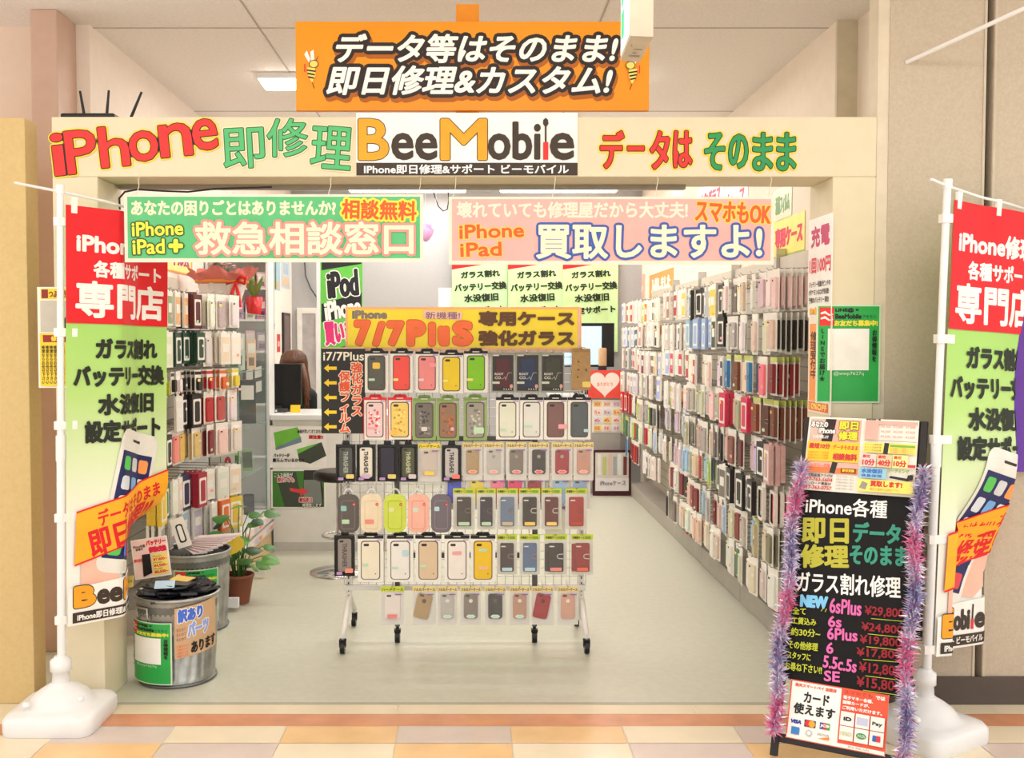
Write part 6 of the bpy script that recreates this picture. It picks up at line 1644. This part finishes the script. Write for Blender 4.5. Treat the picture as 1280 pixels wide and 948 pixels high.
o = carton('black carton with four white panes on the white shelf unit', -1.53, 7.06, 1.0445, .16, .1, .30, (26, 26, 28), 0, win); o['group'] = 'boxes on the white shelf unit'
def left_poster(label, px0, py0, px1, py1, bgc, items, name='poster', th=.003, X=XL):
    a, c = PX(px0, py0, X), PX(px1, py1, X); y0, y1 = a.y, c.y
    zt2, zb2 = P(px1, py0, y1).z, P(px1, py1, y1).z; w, h = y1 - y0, zt2 - zb2
    b = MB(); b.box(X + .0004, y0, zb2, X + th, y1, zt2, mat(bgc, rough=.4)); A = Art(b, lambda u, q, hh: Vector((X + th + hh, y0 + u * w, zb2 + q * h)), .0004)
    for it in items:
        if it[0] == 'r': A.rect(*it[1:5], mat(it[5]))
        else: A.text(it[1], *it[2:6], mat(it[6]), it[7] if len(it) > 7 else .006)
    tag(b.build(name), label, 'poster' if name != 'picture_frame' else 'picture')
left_poster('yellow edged poster high on the left wall above the hooks', 200, 318, 240, 346, (244, 170, 90), [('r', .05, .08, .95, 1, (248, 240, 150)), ('t', 'フィルム', .12, .3, .9, .8, (180, 60, 120), .02)])
left_poster('photo print with green stems high on the left wall by the back', 338, 328, 350, 364, (176, 206, 226), [('r', .1, .05, .9, .3, (210, 190, 160)), ('r', .42, .02, .55, .98, (70, 110, 60))])
left_poster('photo print of pale flowers high on the left wall by the back', 351, 328, 362, 362, (206, 220, 230), [('r', .1, .08, .9, .4, (226, 200, 170)), ('r', .2, .5, .8, .9, (190, 206, 220))])
left_poster('narrow black picture frame on the left wall near the back door', 352, 392, 361, 446, (34, 26, 26), [('r', .15, .06, .85, .94, (120, 100, 100))], 'picture_frame', .02)
left_poster('small red paper ornament on the left wall beside the frame', 346, 418, 350, 440, (214, 50, 50), [('r', .2, .3, .8, .6, (250, 200, 190))])
left_poster('tiny white switch plate on the left wall near the back', 340, 402, 343, 412, (214, 214, 220), [('r', .3, .3, .7, .7, (120, 120, 130))], 'switch_plate', .008)
# floor plant beside the rear bin
t = thing('potted_plant', 'leafy pothos with one yellow leaf in a brown pot behind the rear bin', 'plant', (-1.325, 5.62, 0))
MB().lathe([(.06, 0.001), (.085, .15), (.09, .15), (.09, .165), (.078, .165), (.074, .14)], mat((146, 84, 62), rough=.6), (-1.325, 5.62, 0), 24).build('pot', t)
rnd = random.Random(11)
def leaf(b, p, d, up, s_, m):
    d = d.normalized(); e = d.cross(up).normalized(); n = e.cross(d)
    o = [(0, 0), (.38, .14), (.5, .42), (.3, .78), (0, 1.05), (-.3, .78), (-.5, .42), (-.38, .14)]
    v = [p + e * (x * s_) + d * (y * s_) - n * (abs(x) * .25 * s_) - n * (y * y * .2 * s_) for x, y in o] + [p + d * (.5 * s_)]
    b.add(v, [(8, i, (i + 1) % 8) for i in range(8)], m, True)
greens = [mat((62, 116, 46), rough=.35, noise=.2), mat((94, 150, 62), rough=.35, noise=.2), mat((46, 90, 50), rough=.35, noise=.2)]
for k in range(26):
    a = rnd.uniform(0, 2 * PI); hgt_ = rnd.uniform(.2, .52); r = rnd.uniform(.03, .15)
    p = Vector((-1.325 + r * math.cos(a), 5.62 + r * math.sin(a), hgt_)); b = MB()
    b.tube([(-1.325 + .02 * math.cos(a), 5.62 + .02 * math.sin(a), .14), (p.x * .5 - 1.325 * .5, p.y * .5 + 5.62 * .5, hgt_ * .8 + .03), p], .003, greens[0], 5)
    leaf(b, p, Vector((math.cos(a), math.sin(a) - .4, rnd.uniform(-.5, .2))), Vector((0, -.4, 1)), rnd.uniform(.07, .11), greens[k % 3]); b.build('leaf', t)
b = MB(); p = Vector((P(296, 668, 5.45).x, 5.45, P(296, 668, 5.45).z)); b.tube([(-1.32, 5.6, .15), (p.x, 5.52, p.z * .9), p], .003, greens[1], 5)
leaf(b, p, Vector((-.35, -.3, -1)), Vector((.2, -1, .2)), .12, mat((240, 206, 60), rough=.4, noise=.08)); o = b.build('leaf', t); o['label'] = 'yellow leaf'

# ================================================================= COUNTER, CLERK, BACK OF THE SHOP
KY = 7.02
CW2 = mat((240, 238, 234), rough=.4, noise=.02)
t = thing('service_counter', 'white service counter with repair posters on its front', 'counter', (-1.0, 7.3, 0))
MB().box(-1.405, KY, .0, -.60, 7.58, .925, CW2).build('body', t, bevel=.004)
MB().box(-1.415, KY - .03, .926, -.58, 7.6, .965, PLASTW).build('worktop', t, bevel=.006)
MB().box(-1.40, KY - .004, 0, -.61, KY - .0005, .06, mat((206, 204, 200))).build('kick_strip', t)
def pst(label, x0, y0, x1, y1, draw, base=(248, 244, 238)):
    a, c = P(x0, y1, KY), P(x1, y0, KY); b = MB(); b.box(a.x, KY - .003, a.z, c.x, KY - .0004, c.z, mat(base, rough=.4)); A = FrontArt(b, KY - .003, .0004); draw(A); tag(b.build('poster'), label, 'poster')
G1 = mat((120, 196, 70)); G2 = mat((70, 130, 50)); GRP = mat((70, 76, 66)); 
def d1(A):
    A.ppoly([(342, 541), (372, 534), (377, 553), (345, 563)], G1); A.ppoly([(344, 560), (376, 546), (377, 553), (345, 563)], mat((120, 140, 160)))
    A.ppoly([(371, 562), (402, 553), (408, 570), (388, 580), (374, 576)], GRP); A.ppoly([(371, 562), (400, 554), (372, 568)], G1)
    A.ptext('画面が浮いてきてませんか?', 372, 537, 407, 542, BLACK, .1); A.ptext('要注意!!', 386, 544, 404, 549, REDP, .3); A.ptext('バッテリーが', 342, 567, 362, 572, BLACK, .2); A.ptext('膨らんでいるかも!!', 341, 573, 380, 578, BLACK, .2)
def d2(A):
    A.prect(341, 589, 405, 634, G2); A.ppoly([(345, 596), (370, 590), (378, 634), (356, 634)], GRP); A.ppoly([(380, 588), (398, 588), (404, 612), (404, 634), (378, 632)], mat((52, 50, 50))); A.ppoly([(380, 600), (400, 600), (403, 632), (379, 630)], mat((130, 136, 130)))
    A.ptext('こんな画面が', 343, 591, 366, 597, PAPER, .1, [(.6, BLACK)]); A.ptext('割れても', 347, 597, 368, 603, REDP, .2, [(.6, PAPER)]); A.ppoly([(362, 610), (376, 612), (376, 609), (386, 615), (375, 620), (376, 617), (363, 614)], mat((230, 70, 70))); A.ptext('最短即日', 374, 622, 390, 628, REDP, .2, [(.6, PAPER)]); A.ptext('修理致します', 378, 629, 402, 634, PAPER, .1, [(.5, BLACK)])
pst('battery warning poster with green phones on the counter front', 338, 532, 408, 585, d1)
pst('cracked screen repair poster on the counter front', 339, 587, 407, 636, d2)
# monitor seen from behind
a, c = P(338, 507, 7.34), P(376, 455, 7.34)
t = thing('monitor', 'black monitor seen from behind on the white counter', 'monitor', ((a.x + c.x) / 2, 7.36, .965))
mb = MB(); mb.box(a.x, 7.34, a.z, c.x, 7.385, c.z, BLACK); mb.build('panel', t, bevel=.006)
mb = MB(); mb.box((a.x + c.x) / 2 - .03, 7.335, .98, (a.x + c.x) / 2 + .03, 7.36, a.z + .1, BLACK); mb.build('neck', t)
mb = MB(); mb.lathe([(.085, 0.0), (.085, .012), (.04, .018)], BLACK, ((a.x + c.x) / 2, 7.36, .966), 24); mb.build('foot', t)
q = P(369, 514, 7.2); mb = MB(); mb.M = Matrix.Translation((q.x, 7.2, .9665)) @ Matrix.Rotation(-.25, 4, 'X'); mb.box(-.035, 0, 0, .035, .002, .055, mat((250, 206, 40))); tag(mb.build('note_card'), 'yellow note standing on the counter before the black monitor', 'card')
q = P(347, 500, 7.22); mb = MB(); mb.box(q.x - .06, 7.2, .9655, q.x + .06, 7.3, .99, mat((60, 58, 58))); mb.box(q.x - .03, 7.197, .970, q.x, 7.2, .985, PAPER); tag(mb.build('card_reader', bevel=.003), 'dark card reader at the left end of the counter', 'card reader')
# clerk seated behind the counter, back to the entrance
def skinned(name, pts, edges, rad, m, parent, sub=2):
    me = bpy.data.meshes.new(name); me.from_pydata(pts, edges, []); me.materials.append(m)
    o = link(me, name, parent)
    sk = o.modifiers.new('skin', 'SKIN'); 
    for i, r in enumerate(rad):
        me.skin_vertices[0].data[i].radius = r if isinstance(r, tuple) else (r, r); me.skin_vertices[0].data[i].use_root = i == 0
    sk.use_smooth_shade = True
    ss_ = o.modifiers.new('smooth', 'SUBSURF'); ss_.levels = sub; ss_.render_levels = sub
    return o
HX, HY = -1.45, 8.02
t = thing('person', 'person with long brown hair in dark clothes seated behind the counter', 'person', (HX, HY, 0))
SKN = mat((226, 182, 156), rough=.6)
pts = []; rad = []; edg = []
def vtx(p, r, frm=None):
    pts.append((HX + p[0], HY + p[1], p[2])); rad.append(r)
    if frm is not None: edg.append((frm, len(pts) - 1))
    return len(pts) - 1
pel = vtx((0, 0, .56), (.14, .11)); wai = vtx((0, .0, .70), (.115, .09), pel); che = vtx((0, .01, .92), (.135, .10), wai); upp = vtx((0, .01, 1.06), (.10, .08), che); nek = vtx((0, .02, 1.14), .048, upp); hd0 = vtx((.01, .035, 1.215), (.068, .075), nek); hd1 = vtx((.012, .04, 1.30), (.078, .092), hd0); hd2 = vtx((.012, .03, 1.37), (.055, .065), hd1)
for s_ in (-1, 1):
    sh = vtx((s_ * .155, .01, 1.05), .052, upp); el = vtx((s_ * .20, .10, .80), .040, sh); wr = vtx((s_ * .13, .30, .70), .026, el); pm = vtx((s_ * .12, .36, .685), (.034, .018), wr)
    for f_ in range(4):
        k1 = vtx((s_ * (.12 + (f_ - 1.5) * .019), .42 + (.006, .012, .009, -.002)[f_], .680), .0085, pm); k2 = vtx((s_ * (.12 + (f_ - 1.5) * .020), .45 + (.008, .016, .012, -.004)[f_], .662), .0075, k1)
    t1 = vtx((s_ * .085, .375, .684), .0095, wr); t2 = vtx((s_ * .075, .405, .674), .008, t1)
    hp = vtx((s_ * .09, .03, .54), .092, pel); kn = vtx((s_ * .11, .44, .53), .062, hp); an = vtx((s_ * .11, .42, .10), .040, kn); toe = vtx((s_ * .115, .55, .045), .034, an)
skinned('body', pts, edg, rad, SKN, t)
face = MB()
fc = Vector((HX + .012, HY + .115, 1.30))
for s_ in (-1, 1):
    face.lathe([(.001, -.012), (.009, -.008), (.012, 0), (.009, .008), (.001, .012)], PAPER, (fc.x + s_ * .03, fc.y + .006, fc.z), 10)
    face.tube([(fc.x + s_ * .018, fc.y + .018, fc.z + .02), (fc.x + s_ * .045, fc.y + .01, fc.z + .02)], .003, mat((60, 40, 30)), 5)
    face.tube([(HX + .012 + s_ * .078, HY + .03, 1.325), (HX + .012 + s_ * .09, HY + .02, 1.30), (HX + .012 + s_ * .08, HY + .03, 1.275)], .008, SKN, 6)
face.tube([(fc.x, fc.y + .012, fc.z), (fc.x, fc.y + .03, fc.z - .03)], [.007, .012], SKN, 8); face.tube([(fc.x - .022, fc.y, fc.z - .058), (fc.x, fc.y + .01, fc.z - .06), (fc.x + .022, fc.y, fc.z - .058)], .005, mat((190, 96, 90)), 6)
face.build('face', t)
cp = [(0, 0, .56), (0, 0, .70), (0, .01, .92), (0, .01, 1.07)]; ce = [(0, 1), (1, 2), (2, 3)]; cr_ = [(.16, .13), (.135, .11), (.155, .12), (.105, .085)]
for s_ in (-1, 1):
    k = len(cp); cp += [(s_ * .16, .01, 1.05), (s_ * .20, .10, .80), (s_ * .145, .265, .715)]; ce += [(3, k), (k, k + 1), (k + 1, k + 2)]; cr_ += [.064, .052, .036]
skinned('dark_top', [(HX + x, HY + y, z) for x, y, z in cp], ce, cr_, mat((58, 58, 64), rough=.9, noise=.15), t)
cp = [(0, 0, .56)]; ce = []; cr_ = [(.165, .13)]
for s_ in (-1, 1):
    k = len(cp); cp += [(s_ * .09, .03, .55), (s_ * .11, .44, .53), (s_ * .11, .42, .14)]; ce += [(0, k), (k, k + 1), (k + 1, k + 2)]; cr_ += [.104, .075, .055]
skinned('trousers', [(HX + x, HY + y, z) for x, y, z in cp], ce, cr_, mat((44, 44, 52), rough=.9), t)
HAIR = mat((92, 58, 42), rough=.45, noise=.25, scale=40); HAIR2 = mat((150, 84, 56), rough=.45, noise=.2, scale=40)
hb = MB(); rnd = random.Random(2); v = []; n = 36; lev = [(1.405, .03), (1.395, .062), (1.36, .092), (1.31, .104), (1.24, .106), (1.17, .118), (1.08, .128), (1.0, .115), (.95, .08)]
for (z, r) in lev:
    for i in range(n):
        a = PI * 1.14 * (i / (n - 1)) - PI * .07 + PI       # wraps the back and the sides of the head
        rr = r * (1 + .05 * math.sin(i * 2.3 + z * 30)); v.append((HX + .012 + rr * math.cos(a), HY + .045 + rr * 1.02 * math.sin(a) * (1 if z > 1.2 else .85) , z))
hb.add(v, [(j * n + i, j * n + i + 1, (j + 1) * n + i + 1, (j + 1) * n + i) for j in range(len(lev) - 1) for i in range(n - 1)], HAIR, True)
hb.lathe([(.106, 0), (.10, .04), (.07, .08), (.03, .1), (.002, .106)], HAIR, (HX + .012, HY + .03, 1.30), 24, capb=False)
for k in range(26):
    x = rnd.uniform(.02, .13); y0 = HY - rnd.uniform(.02, .09)
    hb.tube([(HX + x * .75, y0 + .02, 1.30), (HX + x, y0, 1.16), (HX + x + rnd.uniform(0, .03), y0 - .005, rnd.uniform(.94, 1.04))], [.009, .011, .003], HAIR2 if k % 2 else HAIR, 6)
o = hb.build('hair', t); so = o.modifiers.new('thick', 'SOLIDIFY'); so.thickness = .006
t2 = thing('office_chair', 'dark office stool under the seated person', 'chair', (HX, HY, 0))
MB().lathe([(.19, .37), (.20, .385), (.20, .42), (.18, .435)], mat((50, 50, 54), rough=.8), (HX, HY + .04, 0), 28).build('seat', t2)
MB().tube([(HX, HY + .04, .05), (HX, HY + .04, .37)], .022, BLACK, 12).build('column', t2)
b = MB()
for k in range(5): b.tube([(HX, HY + .04, .075), (HX + .25 * math.cos(2 * PI * k / 5), HY + .04 + .25 * math.sin(2 * PI * k / 5), .03)], [.02, .014], BLACK, 8); b.lathe([(.02, -.028), (.026, 0), (.02, .02)], BLACK, (HX + .25 * math.cos(2 * PI * k / 5), HY + .04 + .25 * math.sin(2 * PI * k / 5), .03), 10)
b.build('base', t2)
# round stool before the counter
SXX, SYY = P(424, 594, 6.35).x, 6.35
t = thing('bar_stool', 'round black stool in front of the counter behind the rack', 'stool', (SXX, SYY, 0))
zz = P(424, 594, 6.35).z
MB().lathe([(.15, -.03), (.165, -.02), (.165, .015), (.14, .03)], mat((34, 28, 26), rough=.35), (SXX, SYY, zz), 28).build('seat', t)
MB().tube([(SXX, SYY, .02), (SXX, SYY, zz - .03)], .02, CHROME, 12).build('column', t); MB().lathe([(.19, 0.001), (.19, .01), (.05, .03)], CHROME, (SXX, SYY, 0), 28).build('base', t)
MB().tube([(SXX + .11 * math.cos(2 * PI * k / 20), SYY + .11 * math.sin(2 * PI * k / 20), .24) for k in range(20)], .008, CHROME, 6, closed=True).build('foot_ring', t)
# green and black banner on a white post
IY = 7.9
a, c = P(402, 524, IY), P(453, 322, IY)
t = thing('banner_stand', 'green and black buying banner on a white post beside the clerk', 'banner', (a.x, IY, 0))
MB().box(a.x - .035, IY + .0, .0, a.x - .004, IY + .03, 2.3, PLASTW).build('post', t, bevel=.003); MB().box(a.x - .14, IY - .1, 0, a.x + .1, IY + .13, .025, PLASTW).build('foot', t)
b = MB(); b.box(a.x - .003, IY, a.z, c.x, IY + .004, c.z, mat((104, 196, 78), rough=.5)); A = FrontArt(b, IY, .0005); KB = mat((34, 36, 40)); 
A.ppoly([(402, 322), (452, 322), (452, 330), (402, 338)], KB); A.ppoly([(402, 380), (452, 366), (452, 392), (402, 403)], KB)
A.ptext('iPod', 408, 338, 449, 372, KB, 1.5, [(1.3, PAPER)], .1, .12); A.ptext('iPhone', 405, 374, 451, 398, PAPER, 1.0, [], .1, .16); A.ptext('買います', 405, 400, 455, 430, mat((220, 50, 120)), 1.2, [(1.2, PAPER)], .1, .12)
A.ppoly([(402, 440), (452, 428), (452, 450), (402, 462)], KB); A.ptext('iPad', 406, 462, 448, 492, KB, 2, [(1.2, PAPER)], .1, .12)
b.build('cloth', t)
# three green flags on the back wall
for i, x0 in enumerate((565, 635, 703)):
    YB = BACK - .05 - .004 * i; x1 = x0 + 70
    a, c = P(x0, 440, YB), P(x1, 268, YB)
    t = thing('green_flag', 'green repair flag on the back wall, %s of three from the left' % ORD[i], 'flag', (a.x, YB, a.z), 'green flags on the back wall')
    MB().tube([(a.x - .03, YB + .01, c.z + .01), (c.x - .01, YB + .01, c.z + .01)], .008, PLASTW, 8).build('rod', t)
    b = MB(); w, h = c.x - a.x, c.z - a.z
    to = lambda u, q, hh, a=a, YB=YB, w=w: Vector((a.x + u, YB - .010 * math.sin(u / w * 11 + i) - hh, a.z + q)); nn = 24
    b.add([to(w * k / nn, q, 0) for k in range(nn + 1) for q in (0, h)], [(2 * k, 2 * k + 2, 2 * k + 3, 2 * k + 1) for k in range(nn)], mat(((196, 236, 176), (200, 236, 170), (204, 236, 170))[i], rough=.6), True)
    A = Art(b, to, .0012, cutter(w / 24)); k_ = YB / FOC
    f = lambda px, py: ((px - x0) * k_, h * (440 - py) / 172.0)
    A.poly([f(x0, 337), f(x0 + 30, 332), f(x0 + 70, 326), f(x0 + 70, 268), f(x0, 268)], FRED)
    for (s, q0, y0, q1, y1) in (('専門店', 6, 296, 64, 322), ('ガラス割れ', 11, 338, 60, 347), ('バッテリー交換', 3, 353, 68, 363), ('水没復旧', 15, 367, 58, 377), ('設定サポート', 8, 383, 66, 392)):
        u0, v0 = f(x0 + q0, y1); u1, v1 = f(x0 + q1, y0); A.text(s, u0, v0, u1, v1, FBLACK if s != '専門店' else FWHITE, .004, rot=.06)
    b.build('cloth', t)
b = MB(); a, c = P(548, 388, BACK), P(566, 360, BACK); b.box(a.x, BACK - .004, a.z, c.x, BACK - .0005, c.z, PAPER); tag(b.build('paper_sheet'), 'blank white sheet on the back wall left of the green flags', 'paper')
# balloon and pennant hanging from the ceiling
q = P(532, 289, 8.0); t = thing('balloon', 'pink and white balloon hanging inside between the two vinyl banners', 'balloon', (q.x, 8, q.z))
b = MB(); b.lathe([(.004, -.085), (.03, -.07), (.056, -.03), (.066, .005), (.058, .04), (.035, .06), (.002, .068)], mat((236, 176, 226), rough=.2), (q.x, 8, q.z), 24); b.build('skin', t); MB().tube([(q.x, 8, q.z + .066), (q.x, 8, CEIL)], .0015, PAPER, 4).build('string', t)
q0, q1, q2 = P(531, 278, 7.9), P(545, 261, 7.9), P(545, 279, 7.9); b = MB(); b.prism([(q0.x, q0.z), (q2.x, q2.z), (q1.x, q1.z)], 7.9, 7.903, mat((250, 246, 228))); b.tube([(q1.x, 7.9015, q1.z), (q1.x, 7.9015, CEIL)], .0015, PAPER, 4); tag(b.build('pennant'), 'white triangular pennant hanging above the pink balloon', 'pennant')
tag(MB().tube([(P(541, 236, 8.4).x, 8.4, CEIL)] + [P(*p, 8.4) for p in ((541, 236), (543, 244), (548, 258), (554, 264), (559, 262), (561, 250), (560, 236))], .005, BLACK, 6).build('cable'), 'black cable loop hanging between the two vinyl banners', 'cable')
tag(MB().tube([P(p[0], p[1], BACK - .02) for p in ((398, 388), (396, 372), (388, 360), (382, 345), (380, 318))], .007, mat((70, 74, 80)), 6).build('cable'), 'grey cable running up the back wall beside the door', 'cable')
# back right: cabinet with posters and a monitor
CYB = 9.66
a = P(728, 500, CYB); 
t = thing('back_cabinet', 'grey back cabinet under the screen at the far right', 'cabinet', (1.2, 9.9, 0))
MB().box(a.x - .30, CYB, 0, 1.44, 10.1, .93, mat((176, 170, 164), rough=.5)).build('body', t, bevel=.004); MB().box(a.x - .32, CYB - .02, .931, 1.45, 10.12, .955, PLASTW).build('worktop', t)
a, c = P(735, 498, CYB - .03), P(777, 463, CYB - .03)
b = MB(); b.box(a.x, CYB - .034, a.z, c.x, CYB - .03 + .009, c.z, mat((236, 80, 70), rough=.4)); A = FrontArt(b, CYB - .034, .0004)
hp_ = [(16 * math.sin(q) ** 3, 13 * math.cos(q) - 5 * math.cos(2 * q) - 2 * math.cos(3 * q) - math.cos(4 * q)) for q in [2 * PI * k / 40 for k in range(40)]]
A.ppoly([(756 + x * 1.15, 479 - y * 1.1) for x, y in hp_], mat((252, 232, 222))); A.ptext('ありがとう', 746, 478, 766, 483, mat((240, 150, 140)), .2); tag(b.build('heart_card'), 'red card with a white heart leaning on the back counter edge', 'card')
a, c = P(740, 541, CYB), P(777, 500, CYB); b = MB(); b.box(a.x, CYB - .004, a.z, c.x, CYB - .0004, c.z, PAPER); A = FrontArt(b, CYB - .004, .0005)
for k in range(4):
    for j in range(3): A.prect(742 + j * 12, 502 + k * 10, 752 + j * 12, 509 + k * 10, mat(((250, 214, 140), (250, 226, 220), (226, 226, 240))[(j + k) % 3])); A.ptext(('3GS', '5s', '6', 'SE')[k], 743 + j * 12, 503.5 + k * 10, 750 + j * 12, 507.5 + k * 10, mat((220, 90, 70)), .1)
tag(b.build('price_poster'), 'white grid price poster on the grey back cabinet', 'poster')
a, c = P(741, 617, 9.5), P(789, 563, 9.5); b = MB(); b.box(a.x, 9.5, 0.004, c.x, 9.53, c.z, mat((70, 26, 34), rough=.4)); A = FrontArt(b, 9.5, .0006); A.prect(744, 566, 786, 598, mat((222, 214, 206))); A.prect(744, 598, 786, 614, mat((236, 230, 232)))
for k in range(6): A.prect(747 + k * 6.4, 568 + (k % 2) * 3, 751.5 + k * 6.4, 594, mat(((240, 236, 230), (200, 206, 120), (226, 196, 180), (170, 176, 180), (236, 236, 236), (120, 60, 60))[k]))
A.ptext('iPhoneケース', 750, 601, 782, 607, mat((120, 110, 120)), .1); tag(b.build('display_board'), 'dark red framed display board standing on the floor at the far right', 'board')
a, c = P(700, 459, 9.8), P(768, 404, 9.8)
t = thing('monitor', 'black monitor with a pale blue screen on the back cabinet', 'monitor', ((a.x + c.x) / 2, 9.8, .955))
b = MB(); b.box(a.x, 9.8, a.z, c.x, 9.84, c.z, BLACK); b.build('panel', t, bevel=.005)
s0, s1 = P(703, 456, 9.8), P(752, 408, 9.8); MB().box(s0.x, 9.797, s0.z, s1.x, 9.7995, s1.z, emit((170, 214, 240), 1.0)).build('screen', t)
b = MB(); b.box((a.x + c.x) / 2 - .03, 9.82, .957, (a.x + c.x) / 2 + .03, 9.84, a.z + .05, BLACK); b.box((a.x + c.x) / 2 - .12, 9.75, .956, (a.x + c.x) / 2 + .12, 9.9, .97, BLACK); b.build('stand', t)
q = P(753, 461, 9.72); t = thing('paper_cup', 'tan paper cup with a dark band beside the far monitor', 'cup', (q.x, 9.72, .956))
hh = P(753, 435, 9.72).z - .956
MB().lathe([(.032, 0), (.04, hh * .55), (.041, hh * .6), (.041, hh * .96), (.036, hh)], mat((206, 170, 130), rough=.6), (q.x, 9.72, .956), 20).build('cup', t); MB().lathe([(.042, hh * .52), (.043, hh * .62)], DARK, (q.x, 9.72, .956), 20, False, False).build('band', t)
# notice on the left end of the shop front
a, c = P(49, 485, F), P(84, 359, F); b = MB(); b.box(a.x, F - .004, a.z, c.x, F - .0006, c.z, mat((246, 242, 226))); A = FrontArt(b, F - .004, .0004)
A.prect(51, 361, 83, 374, mat((250, 214, 60))); A.prect(52, 362, 60, 373, mat((150, 50, 40))); A.ptext('つぶやき', 61, 363, 83, 372, mat((150, 60, 40)), .4); A.prect(51, 376, 83, 415, mat((206, 196, 186))); A.ppoly([(70, 415), (83, 395), (83, 415)], mat((60, 50, 60)))
A.prect(51, 417, 83, 483, mat((250, 214, 60))); A.prect(54, 419, 83, 428, mat((160, 50, 40))); A.ptext('修理', 64, 420, 78, 427, mat((250, 214, 60)), .3)
for k in range(6): A.ptext('修\n理\nな\nら\nお\n任\nせ\n下\nさ\nい', 53 + k * 5, 432, 56.5 + k * 5, 480, mat((60, 40, 30)), .1)
tag(b.build('wall_notice'), 'yellow notice with columns of text at the left end of the shop front', 'notice')
